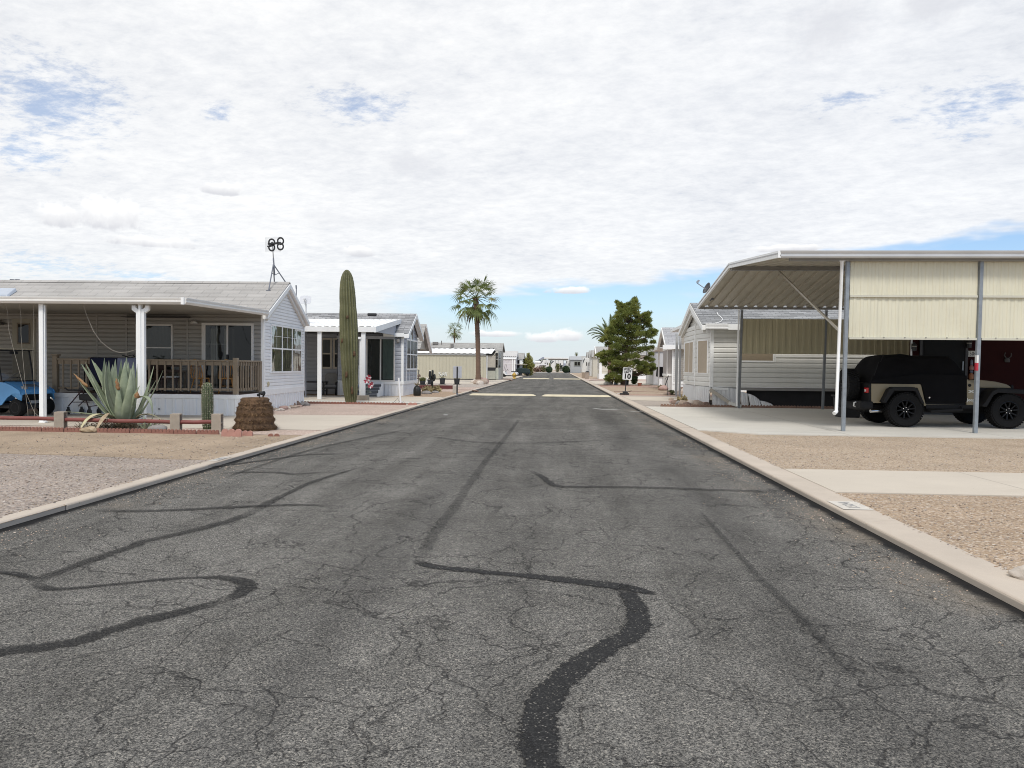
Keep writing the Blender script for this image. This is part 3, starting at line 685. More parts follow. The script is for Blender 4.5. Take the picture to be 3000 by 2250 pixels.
# skylight on the slope near the left edge of the photo
p = h1.front(10, 838, .9)
m = mb(); m.hexa([(p.x-.5,.7,zt(.7)+.03),(p.x+.28,.7,zt(.7)+.03),(p.x+.28,1.15,zt(1.15)+.03),(p.x-.5,1.15,zt(1.15)+.03),(p.x-.45,.73,zt(.7)+.14),(p.x+.24,.73,zt(.7)+.14),(p.x+.24,1.12,zt(1.15)+.14),(p.x-.45,1.12,zt(1.15)+.14)])
m.build('skylight', M('grey skylight', (.42, .46, .52), .25, .06, 3), R1, bevel=.02)
# porch roof with gutter
PV, PZ = -4.93, 2.90
m = mb(); m.hexa([(-L1,PV-.1,PZ+.02),(.02,PV-.1,PZ+.02),(.02,.3,EZ-.1),(-L1,.3,EZ-.1),(-L1,PV-.1,PZ+.07),(.02,PV-.1,PZ+.07),(.02,.3,EZ-.06),(-L1,.3,EZ-.06)])
PR = m.build('porch_roof', CEIL, H1)
gp = [(PV-.10, PZ), (PV-.17, PZ), (PV-.22, PZ+.05), (PV-.22, PZ+.075), (PV-.20, PZ+.09), (PV-.225, PZ+.13), (PV-.225, PZ+.155), (PV-.10, PZ+.155)]
m = mb(); m.px(gp, -L1, -.0); m.build('gutter', GUTTER, PR, smooth=35)
m = mb(); q = [(.0, PZ), (.06, PZ), (.10, PZ+.05), (.10, PZ+.075), (.085, PZ+.09), (.105, PZ+.13), (.105, PZ+.155), (.0, PZ+.155)]
dz = EZ-.07-PZ-.04
m.prism(q, lambda a, b: (a, PV-.20, b), lambda a, b: (a+.12, -.12, b+dz)); m.build('gutter', GUTTER, PR, smooth=35)
m = mb(); m.box(-.02, .05, PV-.236, PV-.20, PZ-.006, PZ+.162); m.build('gutter_corner', TRIM, PR)
for k, u in enumerate((-3.53,)):
    m = mb(); m.box(u-.065, u+.04, PV-.06, PV+.04, .02, PZ-.0); m.box(u+.045, u+.07, PV-.03, PV+.03, .02, PZ-.02); m.box(u-.075, u+.08, PV-.07, PV+.05, .012, .045)
    m.build('porch_post', TRIM, H1, bevel=.006)
u = -1.11
m = mb(); m.box(u-.10, u-.025, PV-.05, PV+.05, .02, PZ-.11); m.box(u+.025, u+.10, PV-.05, PV+.05, .02, PZ-.11); m.box(u-.028, u+.028, PV-.075, PV+.03, .02, PZ+.01)
m.py([(u-.115, PZ-.2), (u-.21, PZ-.13), (u-.21, PZ-.02), (u-.12, PZ-.02), (u-.12, PZ-.06), (u-.06, PZ-.11)], PV-.04, PV+.04)
m.py([(u+.115, PZ-.2), (u+.06, PZ-.11), (u+.12, PZ-.06), (u+.12, PZ-.02), (u+.21, PZ-.02), (u+.21, PZ-.13)], PV-.04, PV+.04)
m.build('porch_post', TRIM, H1, bevel=.006)
# deck: floor, skirt, railing
DV, DL, DF = -1.84, -5.42, .61
m = mb(); m.box(DL+.02, -.06, DV+.03, -.02, DF-.08, DF-.005); DK = m.build('deck', DECKM, H1)
m = mb(); ribbed(m, DL, -.045, .30, .018, lambda s, o, t_: (s, DV-o, .0+.50*t_)); ribbed(m, DV, -.05, .30, .018, lambda s, o, t_: (-.045+o, s, .0+.5*t_)); ribbed(m, DV, 0, .30, .018, lambda s, o, t_: (DL-o, s, .0+.5*t_))
m.build('deck_skirt', RIBW, DK)
m = mb(); m.box(DL-.03, -.015, DV-.035, DV+.03, .49, .61); m.box(-.055, -.012, DV+.03, -.03, .49, .60); m.build('deck_band', TRIM, DK, bevel=.005)
RL = mb(); rt_ = 1.60
RL.box(DL+.13, -.13, DV-.0, DV+.12, rt_-.045, rt_); RL.box(DL+.13, -.13, DV+.03, DV+.07, rt_-.16, rt_-.05); RL.box(DL+.13, -.13, DV+.03, DV+.07, .72, .78)
RL.box(-.17, -.05, DV+.12, -.10, rt_-.045, rt_-.002); RL.box(-.135, -.095, DV+.12, -.10, rt_-.16, rt_-.05); RL.box(-.135, -.095, DV+.12, -.10, .72, .78)
RAIL = RL.build('railing', WOODR, H1, bevel=.006)
for a, b, tp in ((-.115, DV+.05, 1.66), (DL+.06, DV+.05, 1.68), (-.10, -.08, 1.58), (DL+.06, -.15, 1.66)):
    m = mb(); m.box(a-.065, a+.065, b-.065, b+.065, .612, tp); m.build('railing_post', WOODR, RAIL, bevel=.006)
m = mb(); m.box(DL-.03, DL+.15, DV-.04, DV+.14, 1.68, 1.715); m.build('post_cap', WOODR, RAIL)
bal = None; n = 0
us = [DL+.30+i*(-.32-DL-.3)/21 for i in range(22)]
for i, u in enumerate(us):
    m = mb(); m.box(u-.022, u+.022, DV-.005, DV+.028, .70, rt_-.05); m.build('baluster', WOODR, RAIL)
for i in range(8):
    b = DV+.29+i*.185; m = mb(); m.box(-.095, -.06, b-.018, b+.018, .70, rt_-.05); m.build('baluster', WOODR, RAIL)
# number on the corner post
for i, ch in enumerate('1503'):
    text(RAIL, ch, .15, M('dark numerals', (.07, .055, .045), .6), Matrix.Translation((-.048, DV+.05, 1.50-.105*i)) @ Matrix.Rotation(rad(90), 4, 'Z') @ FACE, .004, 'house_number')
# sliding door
f0 = FU(0)
s0, s1, z0, z1 = h1.front(596, 950).x, h1.front(742, 950).x, .66, 2.72
D1 = thing('sliding_door', None, None); D1.parent = H1
m = mb(); frame_rect(m, s0-.03, s1+.03, z0, z1+.03, .07, f0, 0, .065); mid = (s0+s1)/2; fbox(m, mid-.035, mid+.02, z0+.07, z1-.04, f0, 0, .062); fbox(m, s0+.04, s0+.09, z0+.07, z1-.04, f0, 0, .06); m.build('frame', FASC, D1)
m = mb(); fbox(m, s0, s1, z0+.02, z1, f0, -.01, .034); m.build('backing', DARKROOM, D1)
m = mb()
for i in range(10):
    a = s0+.16+i*.085
    if i in (0, 4, 5, 8): continue
    m.sweep(5, 2, lambda k, j: f0(a+.07*k/4, .04+.004*math.sin(k*2), z0+.06+(z1-z0-.2)*j))
m.build('curtain', M('pale vertical blind', (.36, .34, .28), .9, .1, 5), D1)
m = mb()
for zz in (1.48, 2.1): fbox(m, s0+.09, mid-.04, zz-.008, zz+.008, f0, .042, .048)
fbox(m, s0+.09+.52*(mid-s0-.13), s0+.1+.53*(mid-s0-.13), z0+.07, z1-.05, f0, .042, .048); m.build('grid', FASC, D1)
m = mb(); m.poly(*[f0(a, .05, b) for a, b in ((s0+.07, z0+.07), (mid-.03, z0+.07), (mid-.03, z1-.04), (s0+.07, z1-.04))]); m.build('pane', GLASS, D1)
m = mb(); m.poly(*[f0(a, .052, b) for a, b in ((mid+.02, z0+.07), (s1-.03, z0+.07), (s1-.03, z1-.04), (mid+.02, z1-.04))]); m.build('pane', GLASSD, D1)
m = mb(); fbox(m, mid-.03, mid+.03, 1.62, 1.78, f0, .055, .08); m.build('handle', BLACKP, D1)
# picture window and the left door
a, b = h1.front(404, 952).x, h1.front(508, 952).x
window(H1, f0, a-.05, b, 1.20, 2.70, 1, 1.97, fmat=FASC, curtain=[(a+.02, b-.05, 1.25, 2.62, M('dim blind', (.20, .185, .15), .9, .1, 5))])
m = mb(); m.box(h1.front(372, 925).x, h1.front(560, 925).x, -.34, -.03, 2.90, 2.915); m.build('window_awning', M('brown awning', (.05, .045, .04), .7), H1)
a, b = h1.front(38, 933).x, h1.front(107, 933).x
DO = thing('door', None, None); DO.parent = H1
m = mb(); fbox(m, a, b, .65, 2.84, f0, 0, .045); m.build('leaf', M('cream rv door', (.30, .275, .21), .5, .06, 3), DO, bevel=.01)
a2, b2 = h1.front(57, 950).x, h1.front(87, 950).x
m = mb(); frame_rect(m, a2-.05, b2+.05, 2.04, 2.71, .05, f0, .04, .06); m.build('window_frame', M('bronze frame', (.16, .125, .085), .5), DO, bevel=.012)
m = mb(); fbox(m, a2, b2, 2.09, 2.66, f0, .045, .05); m.build('pane', glass('door pane', (.05, .05, .06), .25), DO)
m = mb(); fbox(m, b+.02, b+.13, .65, 2.9, f0, 0, .04); m.build('jamb', SIDING_SHADED, DO)
# porch lamp
p = h1.front(574, 944)
m = mb(); m.lathe([(.05, 0), (.09, -.02), (.11, -.08), (.0, -.09)], (p.x, -.13, p.z+.03), 14); m.tube([(p.x, -.0, p.z+.05), (p.x, -.08, p.z+.07), (p.x, -.13, p.z+.03)], .012); m.build('porch_lamp', FASC, H1, smooth=40)
p = h1.front(8, 945)
m = mb(); m.lathe([(.05, 0), (.09, -.02), (.12, -.1), (.0, -.11)], (p.x, -.13, p.z+.03), 14); m.tube([(p.x, -.0, p.z+.05), (p.x, -.08, p.z+.07), (p.x, -.13, p.z+.03)], .012); m.build('porch_lamp', M('dim lamp', (.12, .11, .1), .5), H1, smooth=40)
# triple window of the end wall
fs = FS(0)
a, b = .52, h1.side(880, 958).x
a, b = h1.side(790, 958).y, h1.side(880, 958).y
zb, zm, zp = 1.20, 2.0, 2.78
cw = (b-a)/3
window(H1, fs, a, b, zb, zp, 3, zm, fw=.06, fmat=TRIM, gmat=GLASS,
       curtain=[(a+.06, b-.06, zm, zp-.06, M('green grey curtain', (.30, .30, .25), .9, .1, 6)), (a+.06, b-.06, zb+.06, zm, M('dim shade', (.13, .13, .135), .9, .15, 7))],
       bars=[(a+.06, b-.06, 2.39, 2.402)]+[(a+cw*(i+.5)-.005, a+cw*(i+.5)+.005, zm, zp-.06) for i in range(3)])
m = mb(); m.lathe([(.0, -.01), (.09, 0), (.07, .03), (.0, .04)], (0, 0, 0), 12); q = h1.side(783, 1125)
m.xf(Matrix.Translation((.02, q.y, q.z)) @ Matrix.Rotation(rad(90), 4, 'Y')); m.build('outlet_cover', M('brass cover', (.48, .42, .27), .5, .2, 20), H1, smooth=40)
m = mb(); p = h1.front(467, 1198, DV); m.tube([(p.x, DV-.03, p.z), (p.x, DV-.015, p.z)], .02, 10); m.build('skirt_vent', BLACKP, H1)

# aerial on the roof --------------------------------------------------
def at1(x, y, v): p = h1.front(x, y, v); return Vector((p.x, v, p.z))
base = at1(788, 842, 1.5)
A = thing('tv_antenna', 'black four loop tv antenna on a tripod above the shingled roof', 'antenna', h1.w(base.x, base.y, base.z), h1.ang)
P = lambda x, y, v=1.65: at1(x, y, v)-base
POLE = M('grey tripod steel', (.17, .18, .21), .5, .15, 8)
top = P(800, 722, 1.7); knee = P(801, 774, 1.7); bot = P(804.5, 806, 1.7)
m = mb(); m.tube([P(798, 708, 1.7), P(801, 760, 1.7)], .017, 8); m.build('mast', M('mast aluminium', (.5, .5, .5), .4, .1, 8, metal=.6), A, smooth=True)
m = mb(); m.tube([P(801, 757, 1.7), bot], .026, 8); m.build('mast_sleeve', POLE, A, smooth=True)
for q, vv in (((787, 841), 1.35), ((840, 832), 2.0), ((806, 842), 2.6)):
    e = P(q[0], q[1], vv); e.z = zt(vv)-base.z+.015
    m = mb(); m.tube([P(801, 774, 1.7), e], .02, 6); m.bar(e+Vector((-.07, 0, 0)), e+Vector((.07, 0, 0)), .08, .02)
    m.build('leg', POLE, A)
m = mb(); m.tube([P(797, 800, 1.55), bot, P(819, 799, 1.85)], .012, 6); m.build('brace', POLE, A)
def ring(c, r, tilt, w=.032):
    m = mb(); n = 24
    def f(i, j):
        q = 2*math.pi*i/(n-1); k = 2*math.pi*j/8; rr = r+w*math.cos(k)*.9
        return (rr*math.cos(q)*.86, .012*math.sin(k), rr*math.sin(q))
    m.sweep(n, 9, f); m.xf(Matrix.Translation(c) @ Matrix.Rotation(rad(tilt), 4, 'Z')); return m
for x, y, dv in ((796, 710, 1.45), (796, 725, 1.45), (822, 706, 1.3), (821.5, 722, 1.3)):
    ring(P(x, y, dv), .105, 12).build('loop', BLACKP, A, smooth=True)
m = mb(); m.bar(P(786, 715, 1.5), P(822, 711.5, 1.35), .07, .06); m.tube([P(797, 711, 1.7), P(797, 711, 1.45)], .03, 8); m.bar(P(786, 717, 1.5)-Vector((.03, 0, .06)), P(799, 715, 1.5)+Vector((0, 0, -.05)), .06, .05); m.build('crossbar', BLACKP, A, bevel=.008)
m = mb()
for xx in (782, 806):
    o0 = P(xx, 717, 1.75)
    for i in range(7): m.bar(o0+Vector((i*.038-.05, 0, -.24)), o0+Vector((i*.038-.05, 0, .24)), .004, .004)
    for j in range(13): m.bar(o0+Vector((-.06, 0, -.24+j*.04)), o0+Vector((.19, 0, -.24+j*.04)), .004, .004)
m.build('reflector', M('thin wire', (.5, .5, .5), .4, .1, 9, metal=.5), A)
# dark handles over the ridge (top of a ladder on the far side)
for i, x in enumerate((28.5, 44)):
    c = h1.front(x+7.5, 825, VA+.3); L = thing('ladder_rail', ('dark bent handle above the ridge, the one nearer the photo edge', 'dark bent handle above the ridge, the one nearer the aerial')[i], 'handle', h1.w(c.x, VA+.3, 3.9), h1.ang, 'handles above the roof ridge')
    m = mb(); w_ = .085; m.tube([(-w_, 0, -.6), (-w_, 0, .40), (-w_+.015, 0, .425), (w_-.02, 0, .42), (w_, 0, .405), (w_+.01, 0, .33)], .016, 6); m.build('bent_tube', POLE, L, smooth=True)
# flat white dish behind the gable
d = Fr(G(895, 1170), 0); dp = AY(895, 878, 31)
A = thing('satellite_dish', 'flat white rounded dish on a short mast behind the first gable', 'dish', (dp.x, dp.y, 0))
hz_ = dp.z
m = mb()
pts = []
for i in range(32):
    q = 2*math.pi*i/32; c, s = math.cos(q), math.sin(q); k = (abs(c)**5+abs(s)**5)**(-1/5); pts.append((.255*c*k, .19*s*k))
m.prism(pts, lambda a, b: (a, -.02, b), lambda a, b: (a*.96, .03, b*.96)); m.xf(Matrix.Translation((0, 0, hz_)) @ Matrix.Rotation(rad(-8), 4, 'X')); m.build('panel', M('dish white', (.66, .67, .70), .4, .06, 4), A, bevel=.01)
m = mb(); m.tube([(0, .06, hz_-.62), (0, .06, hz_-.05)], .035); m.tube([(-.02, .0, hz_-.22), (.05, -.12, hz_-.05), (.0, -.1, hz_+.02)], .022); m.lathe([(.05, 0), (.06, .05), (.02, .1)], (.0, -.1, hz_-.02), 10); m.build('mast', M('mast grey', (.55, .55, .55), .5), A, smooth=40)
m = mb(); m.box(-.12, .12, -.02, .14, 0, .04); m.tube([(0, .06, 0), (0, .06, hz_-.6)], .03); m.build('stand', POLE, A)

# thin pipe behind the gable
q = AY(868, 866, 28.5); A = mb(); A.tube([(0, 0, 0), (0, 0, q.z+.3)], .022, 8); A.tube([(0, 0, q.z+.28), (-.01, 0, q.z+.42)], .03, 8)
tag(A.build('vent_pipe', POLE, loc=(q.x, q.y, 0)), 'thin dark pipe rising just behind the right slope of the first gable', 'pipe')

# things on the deck -------------------------------------------------
def onrail(px0, px1): return h1.front(px0, 1047, DV).x, h1.front(px1, 1047, DV).x
def towel(px0, px1, zb, label, mat, s):
    a, b = onrail(px0, px1); m = mb(); n = 22; path = [(-.045, zb), (-.045, 1.2), (-.045, 1.5), (-.035, 1.605), (.0, 1.625), (.09, 1.625), (.165, 1.605), (.17, 1.5), (.17, 1.1)]
    def f(i, j):
        u = a+(b-a)*i/(n-1); v, z = path[j]; k = max(0, (1.62-z))
        return (u, DV+v+(-1 if v < .05 else 1)*(.012*math.sin(i*.9+s)*k*1.4+.01*k), z+(.012*math.sin(i*.6) if j == 0 else 0)+.006)
    m.sweep(n, len(path), f); o = m.build('towel', mat, loc=h1.o, ang=h1.ang, smooth=True, solid=.012); tag(o, label, 'towel', 'towels over the deck railing'); return o
towel(266, 345, .92, 'navy towel hanging over the deck railing behind the agave', M('navy terry', (.006, .010, .035), .95, .2, 40, bump=.3, bscale=200), 1)
ft = M('blue grey terry', (.17, .19, .27), .95, .16, 5, bump=.3, bscale=200, streak=.5)
towel(346, 402, .95, 'faded blue grey towel on the railing beside the double white post', ft, 3)
OAK = M('honey oak', (.46, .22, .055), .45, .2, 6)
DKW = M('dark stained wood', (.045, .022, .016), .5, .2, 6)
def windsor(label, u, v, rz, mat, group, pad=None, back=.55):
    T = thing('chair', label, 'chair', h1.w(u, v, DF), h1.ang+rz, group)
    m = mb(); m.lathe([(.19, 0), (.225, .012), (.225, .03), (.2, .042)], (0, 0, .42), 20); m.build('seat', mat, T, smooth=40)
    for x, y in ((-.14, -.14), (.14, -.14), (-.14, .14), (.14, .14)):
        m = mb(); m.tube([(x, y, .43), (x*1.55, y*1.5, 0)], [.019, .014], 7); m.build('leg', mat, T, smooth=True)
    m = mb(); m.tube([(-.19, .0, .22), (.19, 0, .22)], .011); m.tube([(-.17, -.15, .25), (-.17, .15, .25)], .01); m.tube([(.17, -.15, .25), (.17, .15, .25)], .01); m.build('stretcher', mat, T)
    m = mb(); n = 18
    m.tube([(-.2*math.cos(math.pi*i/(n-1))*(1.0-.0*i), .17+.1*math.sin(math.pi*i/(n-1)), .45+back*math.sin(math.pi*i/(n-1))**.75) for i in range(n)], .014, 7)
    for k in range(-3, 4):
        x = k*.048; m.tube([(x, .18, .45), (x*1.35, .17+.09*math.cos(x*4), .45+back*max(.05, 1-(x*1.35/.2)**2)**.37)], .007, 6)
    m.build('back', mat, T)
    if pad:
        m = mb(); m.box(-.17, .17, -.16, .16, .462, .51); m.build('cushion', pad, T, bevel=.02)
    return T
windsor('honey oak spindle chair on the deck, the one nearer the railing corner', -1.0+.30, -1.05, rad(200), OAK, 'honey oak chairs on the deck')
windsor('honey oak spindle chair on the deck, beside the dark chair', -1.42, -1.15, rad(165), OAK, 'honey oak chairs on the deck')
T = thing('chair', 'dark wood ladder back chair with a pale seat behind the deck balusters', 'chair', h1.w(-2.35, -1.1, DF), h1.ang+rad(12))
for x, y, z in ((-.2, -.2, .44), (.2, -.2, .44), (-.2, .2, 1.02), (.2, .2, 1.02)):
    m = mb(); m.tube([(x, y, 0), (x, y, z)], .022, 8); m.build('leg', DKW, T)
m = mb(); m.box(-.21, .21, -.21, .21, .42, .45); m.build('seat', DKW, T, bevel=.01)
m = mb(); m.box(-.19, .19, -.2, .18, .452, .5); m.build('cushion', M('pale cushion', (.5, .5, .48), .9, .1, 12), T, bevel=.02)
for z in (.62, .78, .93):
    m = mb(); m.box(-.19, .19, .19, .21, z, z+.07); m.build('slat', DKW, T)
T = thing('chair', 'dark armchair behind the balusters beneath the picture window', 'chair', h1.w(-3.1, -.8, DF), h1.ang+rad(-8))
m = mb(); m.box(-.28, .28, -.26, .26, .38, .46); m.build('seat', DKW, T, bevel=.02)
m = mb(); m.box(-.28, .28, .2, .26, .46, 1.0); m.build('back', DKW, T, bevel=.02)
for sg in (-1, 1):
    m = mb(); m.box(sg*.3-.025, sg*.3+.025, -.27, .26, .62, .66); m.box(sg*.3-.02, sg*.3+.02, -.27, -.23, 0, .62); m.box(sg*.3-.02, sg*.3+.02, .2, .25, 0, .62); m.build('arm', DKW, T)
T = thing('side_table', 'low brown table against the wall on the first deck', 'table', h1.w(-2.75, -.35, DF), h1.ang)
m = mb(); m.box(-.4, .4, -.25, .25, .62, .66); m.build('table_top', WOODR, T, bevel=.006)
for x in (-.36, .36):
    for y in (-.21, .21): m = mb(); m.box(x-.025, x+.025, y-.025, y+.025, 0, .62); m.build('leg', WOODR, T)
T = thing('folding_chair', 'dark folding chair at the left end of the deck', 'chair', h1.w(-4.75, -1.0, DF), h1.ang+rad(30))
m = mb(); m.box(-.22, .22, -.2, .2, .42, .46); m.build('seat', DKW, T)
m = mb(); m.box(-.22, .22, .2, .24, .62, .98); m.build('back', M('brown sling', (.12, .05, .03), .8), T)
for sg in (-1, 1):
    m = mb(); m.tube([(sg*.23, -.25, 0), (sg*.23, .23, .98)], .014); m.tube([(sg*.23, .25, 0), (sg*.23, -.2, .6)], .014); m.build('leg', BLACKM, T)
T = thing('bicycle', 'black bicycle handlebars showing over the blue grey towel', 'bicycle', h1.w(h1.front(340, 1040, -.9).x, -.9, DF), h1.ang)
for x in (-.5, .52):
    m = mb(); m.wheel((x, 0, .33), (0, 1, 0), [(.33, -.02), (.345, 0), (.33, .02), (.30, .012), (.30, -.012)], 30); w_ = m.build('wheel', RUBBER, T, smooth=40)
m = mb(); m.tube([(-.5, 0, .33), (-.15, 0, .82), (.38, 0, .86), (.52, 0, .33)], .018); m.tube([(-.15, 0, .82), (-.08, 0, .3), (.38, 0, .82)], .016); m.tube([(-.5, 0, .33), (-.08, 0, .3)], .014); m.build('bike_frame', BLACKM, T)
m = mb(); m.tube([(.36, -.3, 1.10), (.44, -.22, 1.07), (.44, 0, 1.03), (.44, .22, 1.07), (.36, .3, 1.10)], .015); m.tube([(.44, 0, 1.03), (.40, 0, .84)], .016); m.tube([(.5, -.2, 1.1), (.5, .12, 1.12)], .012); m.build('handlebar', BLACKM, T)
m = mb(); m.rock((-.17, 0, .95), .13, .07, .04, 3, 2, .1); m.build('saddle', BLACKP, T)
T = thing('folding_chair', 'folded camp chair with a pale sling leaning below the picture window', 'chair', h1.w(-3.5, -.5, DF), h1.ang)
m = mb(); m.tube([(-.3, 0, 0), (-.25, .1, 1.0), (.22, .1, .98), (.28, 0, 0)], .015); m.build('chair_frame', BLACKM, T)
m = mb(); m.poly((-.24, .09, .62), (.23, .09, .6), (.2, .095, .95), (-.22, .095, .96)); m.build('sling', M('sage sling', (.33, .35, .30), .9), T)

# strings hanging from the porch roof ------------------------------------
STR = M('pale string', (.34, .31, .26), .8)
def string(pts, label, r=.004, v=PV+.12):
    P = [h1.front(x, y, v) for x, y in pts]; P = [Vector((p.x, v+.02*math.sin(i*2.1), p.z)) for i, p in enumerate(P)]
    m = mb(); m.tube([p-P[0] for p in P], r, 5); m.xf(Matrix.Rotation(h1.ang, 4, 'Z')); tag(m.build('hanging_string', STR, loc=h1.w(*P[0])), label, 'string', 'strings hanging from the porch roof')
string([(16.5, 890), (21, 915), (26, 960), (36, 1010), (48, 1060), (64, 1110), (75, 1148), (92, 1192), (104, 1210), (117, 1222)], 'pale string slanting from the porch roof past the cart headlight to the post foot')
string([(57, 890), (60, 930), (63, 980), (67, 1050), (72, 1120), (78, 1165), (81, 1200), (81, 1222)], 'pale string hanging straight in front of the cart windscreen')
string([(98, 890), (98, 960), (98, 1030), (99, 1110), (102, 1180), (102, 1222)], 'pale string hanging nearest the white post')
string([(137, 893), (136, 920), (134, 960), (132, 1000)], 'short string close along the right side of the white post')
string([(244, 893), (255, 930), (275, 970), (295, 1000), (313, 1016), (330, 1026), (350, 1033), (375, 1031), (400, 1024)], 'slack white cord sagging from the porch roof to the double post', .0055)

# walker ------------------------------------------------------------------
wb = Vector((0, 0, 0)); q = h1.top(222, 1203)
wv = min(q.y, DV-.3)
T = thing('walker', 'folded black walker with small wheels in front of the white deck skirt', 'walker', h1.w(q.x, wv, .012), h1.ang)
MAR = M('maroon tube', (.045, .018, .022), .4, .1, 5)
def wp(x, y, dv=0): p = h1.front(x, y, wv+dv); return Vector((p.x-q.x, dv, p.z-.012))
m = mb(); m.tube([wp(200, 1190), wp(213, 1175), wp(240, 1143), wp(246, 1135)], .017); m.tube([wp(240, 1143), wp(253, 1175), wp(260, 1195)], .017); m.tube([wp(212, 1178), wp(262, 1178)], .012); m.tube([wp(229, 1190, .2), wp(237, 1183, .2), wp(250, 1170, .2)], .014); m.tube([wp(262, 1191), wp(290, 1187)], .013); m.build('walker_frame', MAR, T, smooth=True)
m = mb(); m.hexa([wp(232, 1172, -.08), wp(282, 1176, -.08), wp(282, 1176, .2), wp(234, 1172, .2), wp(230, 1155, -.1), wp(284, 1150, -.1), wp(284, 1150, .22), wp(232, 1155, .22)]); m.build('bag', BLACKP, T, bevel=.02)
m = mb(); m.tube([wp(190, 1137), wp(200, 1143), wp(236, 1143), wp(300, 1132), wp(306, 1126)], .022); m.bar(wp(232, 1138), wp(296, 1140), .05, .06); m.build('handle', BLACKP, T, smooth=40)
for x, y, dv in ((200, 1200, 0), (239, 1198, .2), (262, 1199, 0), (290, 1196, .2)):
    p = wp(x, y, dv); p.z = .085
    m = mb(); m.wheel(p, (.3, 1, 0), [(.02, -.02), (.07, -.02), (.085, -.008), (.085, .008), (.07, .02), (.02, .02)], 18); wh = m.build('wheel', BLACKP, T, smooth=40)
    m = mb(); m.bar(p+Vector((0, 0, .0)), p+Vector((.0, 0, .13)), .05, .04); m.build('fork', BLACKP, wh)

# golf carts ------------------------------------------------------------------
def cart_wheel(T, x, y, r=.23, w=.2, rim=None):
    m = mb(); sg = 1 if y > 0 else -1
    m.wheel((x, y, r), (0, 1, 0), [(r*.55, -w/2), (r*.9, -w/2), (r, -w*.32), (r, w*.32), (r*.9, w/2), (r*.55, w/2)], 28); o = m.build('wheel', RUBBER, T, smooth=35)
    m = mb(); m.wheel((x, y, r), (0, sg, 0), [(.03, .06), (r*.2, w*.5), (r*.32, w*.3), (r*.55, w*.36), (r*.57, w*.51), (r*.6, w*.51), (r*.6, -.05)], 20); m.build('rim', rim or BLACKM, o, smooth=40)
    return o
# the blue cart of the first lot
BLUE = M('sky blue gelcoat', (.10, .32, .62), .35, .06, 2, dirt=(.12, .30, .52))
bw = G(50, 1222)
hd = rad(-13)
T = thing('golf_cart', 'blue golf cart with a clear windscreen parked under the porch roof', 'golf cart', (bw.x-.90*math.cos(hd)-.46*math.sin(hd), bw.y-.90*math.sin(hd)+.46*math.cos(hd), .02), hd)
fr = []
m = mb()                                    # hood: wedge falling forward, flared over the wheels
def hood(i, j):
    X = [.30, .55, .80, 1.02, 1.10][i]; Z = [.93, .91, .83, .72, .60][i]; Wd = [.56, .56, .57, .57, .55][i]
    y = [-1, -.96, -.8, 0, .8, .96, 1][j]; drop = [.30, .035, 0, .012, 0, .035, .30][j]
    return (X, y*Wd, Z-drop*(.9 if i < 4 else .6))
m.sweep(5, 7, hood)
m.build('hood', BLUE, T, smooth=25, solid=.02)
m = mb()
for sg in (-1, 1):
    y = sg*.575
    m.py([(1.1, .60), (.95, .62), (.80, .60), (.62, .50), (.42, .30), (.10, .22), (-.9, .22), (-.9, .30), (.0, .32), (.12, .42), (.30, .92), (.55, .90), (.8, .82), (1.05, .70)], y-.015, y+.015)
m.build('side_panel', BLUE, T)
m = mb()
m.py([(-1.25, .34), (-.35, .34), (-.35, .72), (-1.2, .80)], -.56, .56); m.build('rear_body', BLUE, T, bevel=.03)
m = mb(); m.box(-1.2, 1.06, -.42, .42, .20, .30); m.box(.9, 1.0, -.5, .5, .36, .58); m.box(.80, 1.0, -.33, .33, .40, .60); m.build('chassis', BLACKM, T)
m = mb(); m.box(1.06, 1.13, -.26, .26, .34, .43); m.build('bumper', STEEL, T, bevel=.01)
m = mb(); m.box(-.95, -.35, -.52, .52, .72, .86); m.build('seat', BLACKP, T, bevel=.04)
m = mb(); m.box(-1.05, -.93, -.5, .5, .9, 1.22); m.build('backrest', BLACKP, T, bevel=.04)
m = mb(); m.box(.28, .42, -.55, .55, .90, .955); m.build('cowl', BLACKP, T, bevel=.01)
for y in (-.53, .53):
    m = mb(); m.bar((.36, y, .95), (.20, y, 1.80), .03, .035); m.build('windscreen_post', BLACKM, T)
    m = mb(); m.bar((-1.05, y, .8), (-1.02, y, 1.80), .03, .035); m.build('roof_post', BLACKM, T)
m = mb(); m.poly((.345, -.515, .96), (.345, .515, .96), (.20, .515, 1.78), (.20, -.515, 1.78)); m.build('windscreen', glass('cart screen', (.50, .52, .55), .3), T)
m = mb(); m.box(-1.3, .34, -.58, .58, 1.80, 1.85); m.build('cart_roof', M('cart roof beige', (.50, .455, .35), .5, .08, 2), T, bevel=.02)
m = mb(); m.box(-1.06, -1.03, -.52, .52, .95, 1.78); m.build('rear_curtain', M('navy vinyl curtain', (.012, .014, .028), .7, .2, 5, spec=.2), T)
m = mb(); m.box(-1.28, .33, -.57, .57, 1.775, 1.798); m.build('roof_underside', BLACKP, T)  # black sheet just under the cart roof
T.scale = (1, .88, 1)
m = mb(); m.box(.2, .24, -.12, .12, 1.68, 1.76); m.build('mirror', BLACKP, T)
m = mb(); m.tube([(.34, .24, .78), (.05, .24, 1.02)], .02)
c = Vector((.04, .24, 1.03)); ax = Vector((-.75, 0, .62)).normalized(); u_ = Vector((0, 1, 0)); w_ = ax.cross(u_)
m.tube([c+(u_*math.cos(a_*.3)+w_*math.sin(a_*.3))*.17 for a_ in range(22)], .012, 6); m.tube([c-u_*.17, c+u_*.17], .012)
m.build('steering_wheel', M('pale wheel', (.32, .30, .27), .5), T, smooth=True)
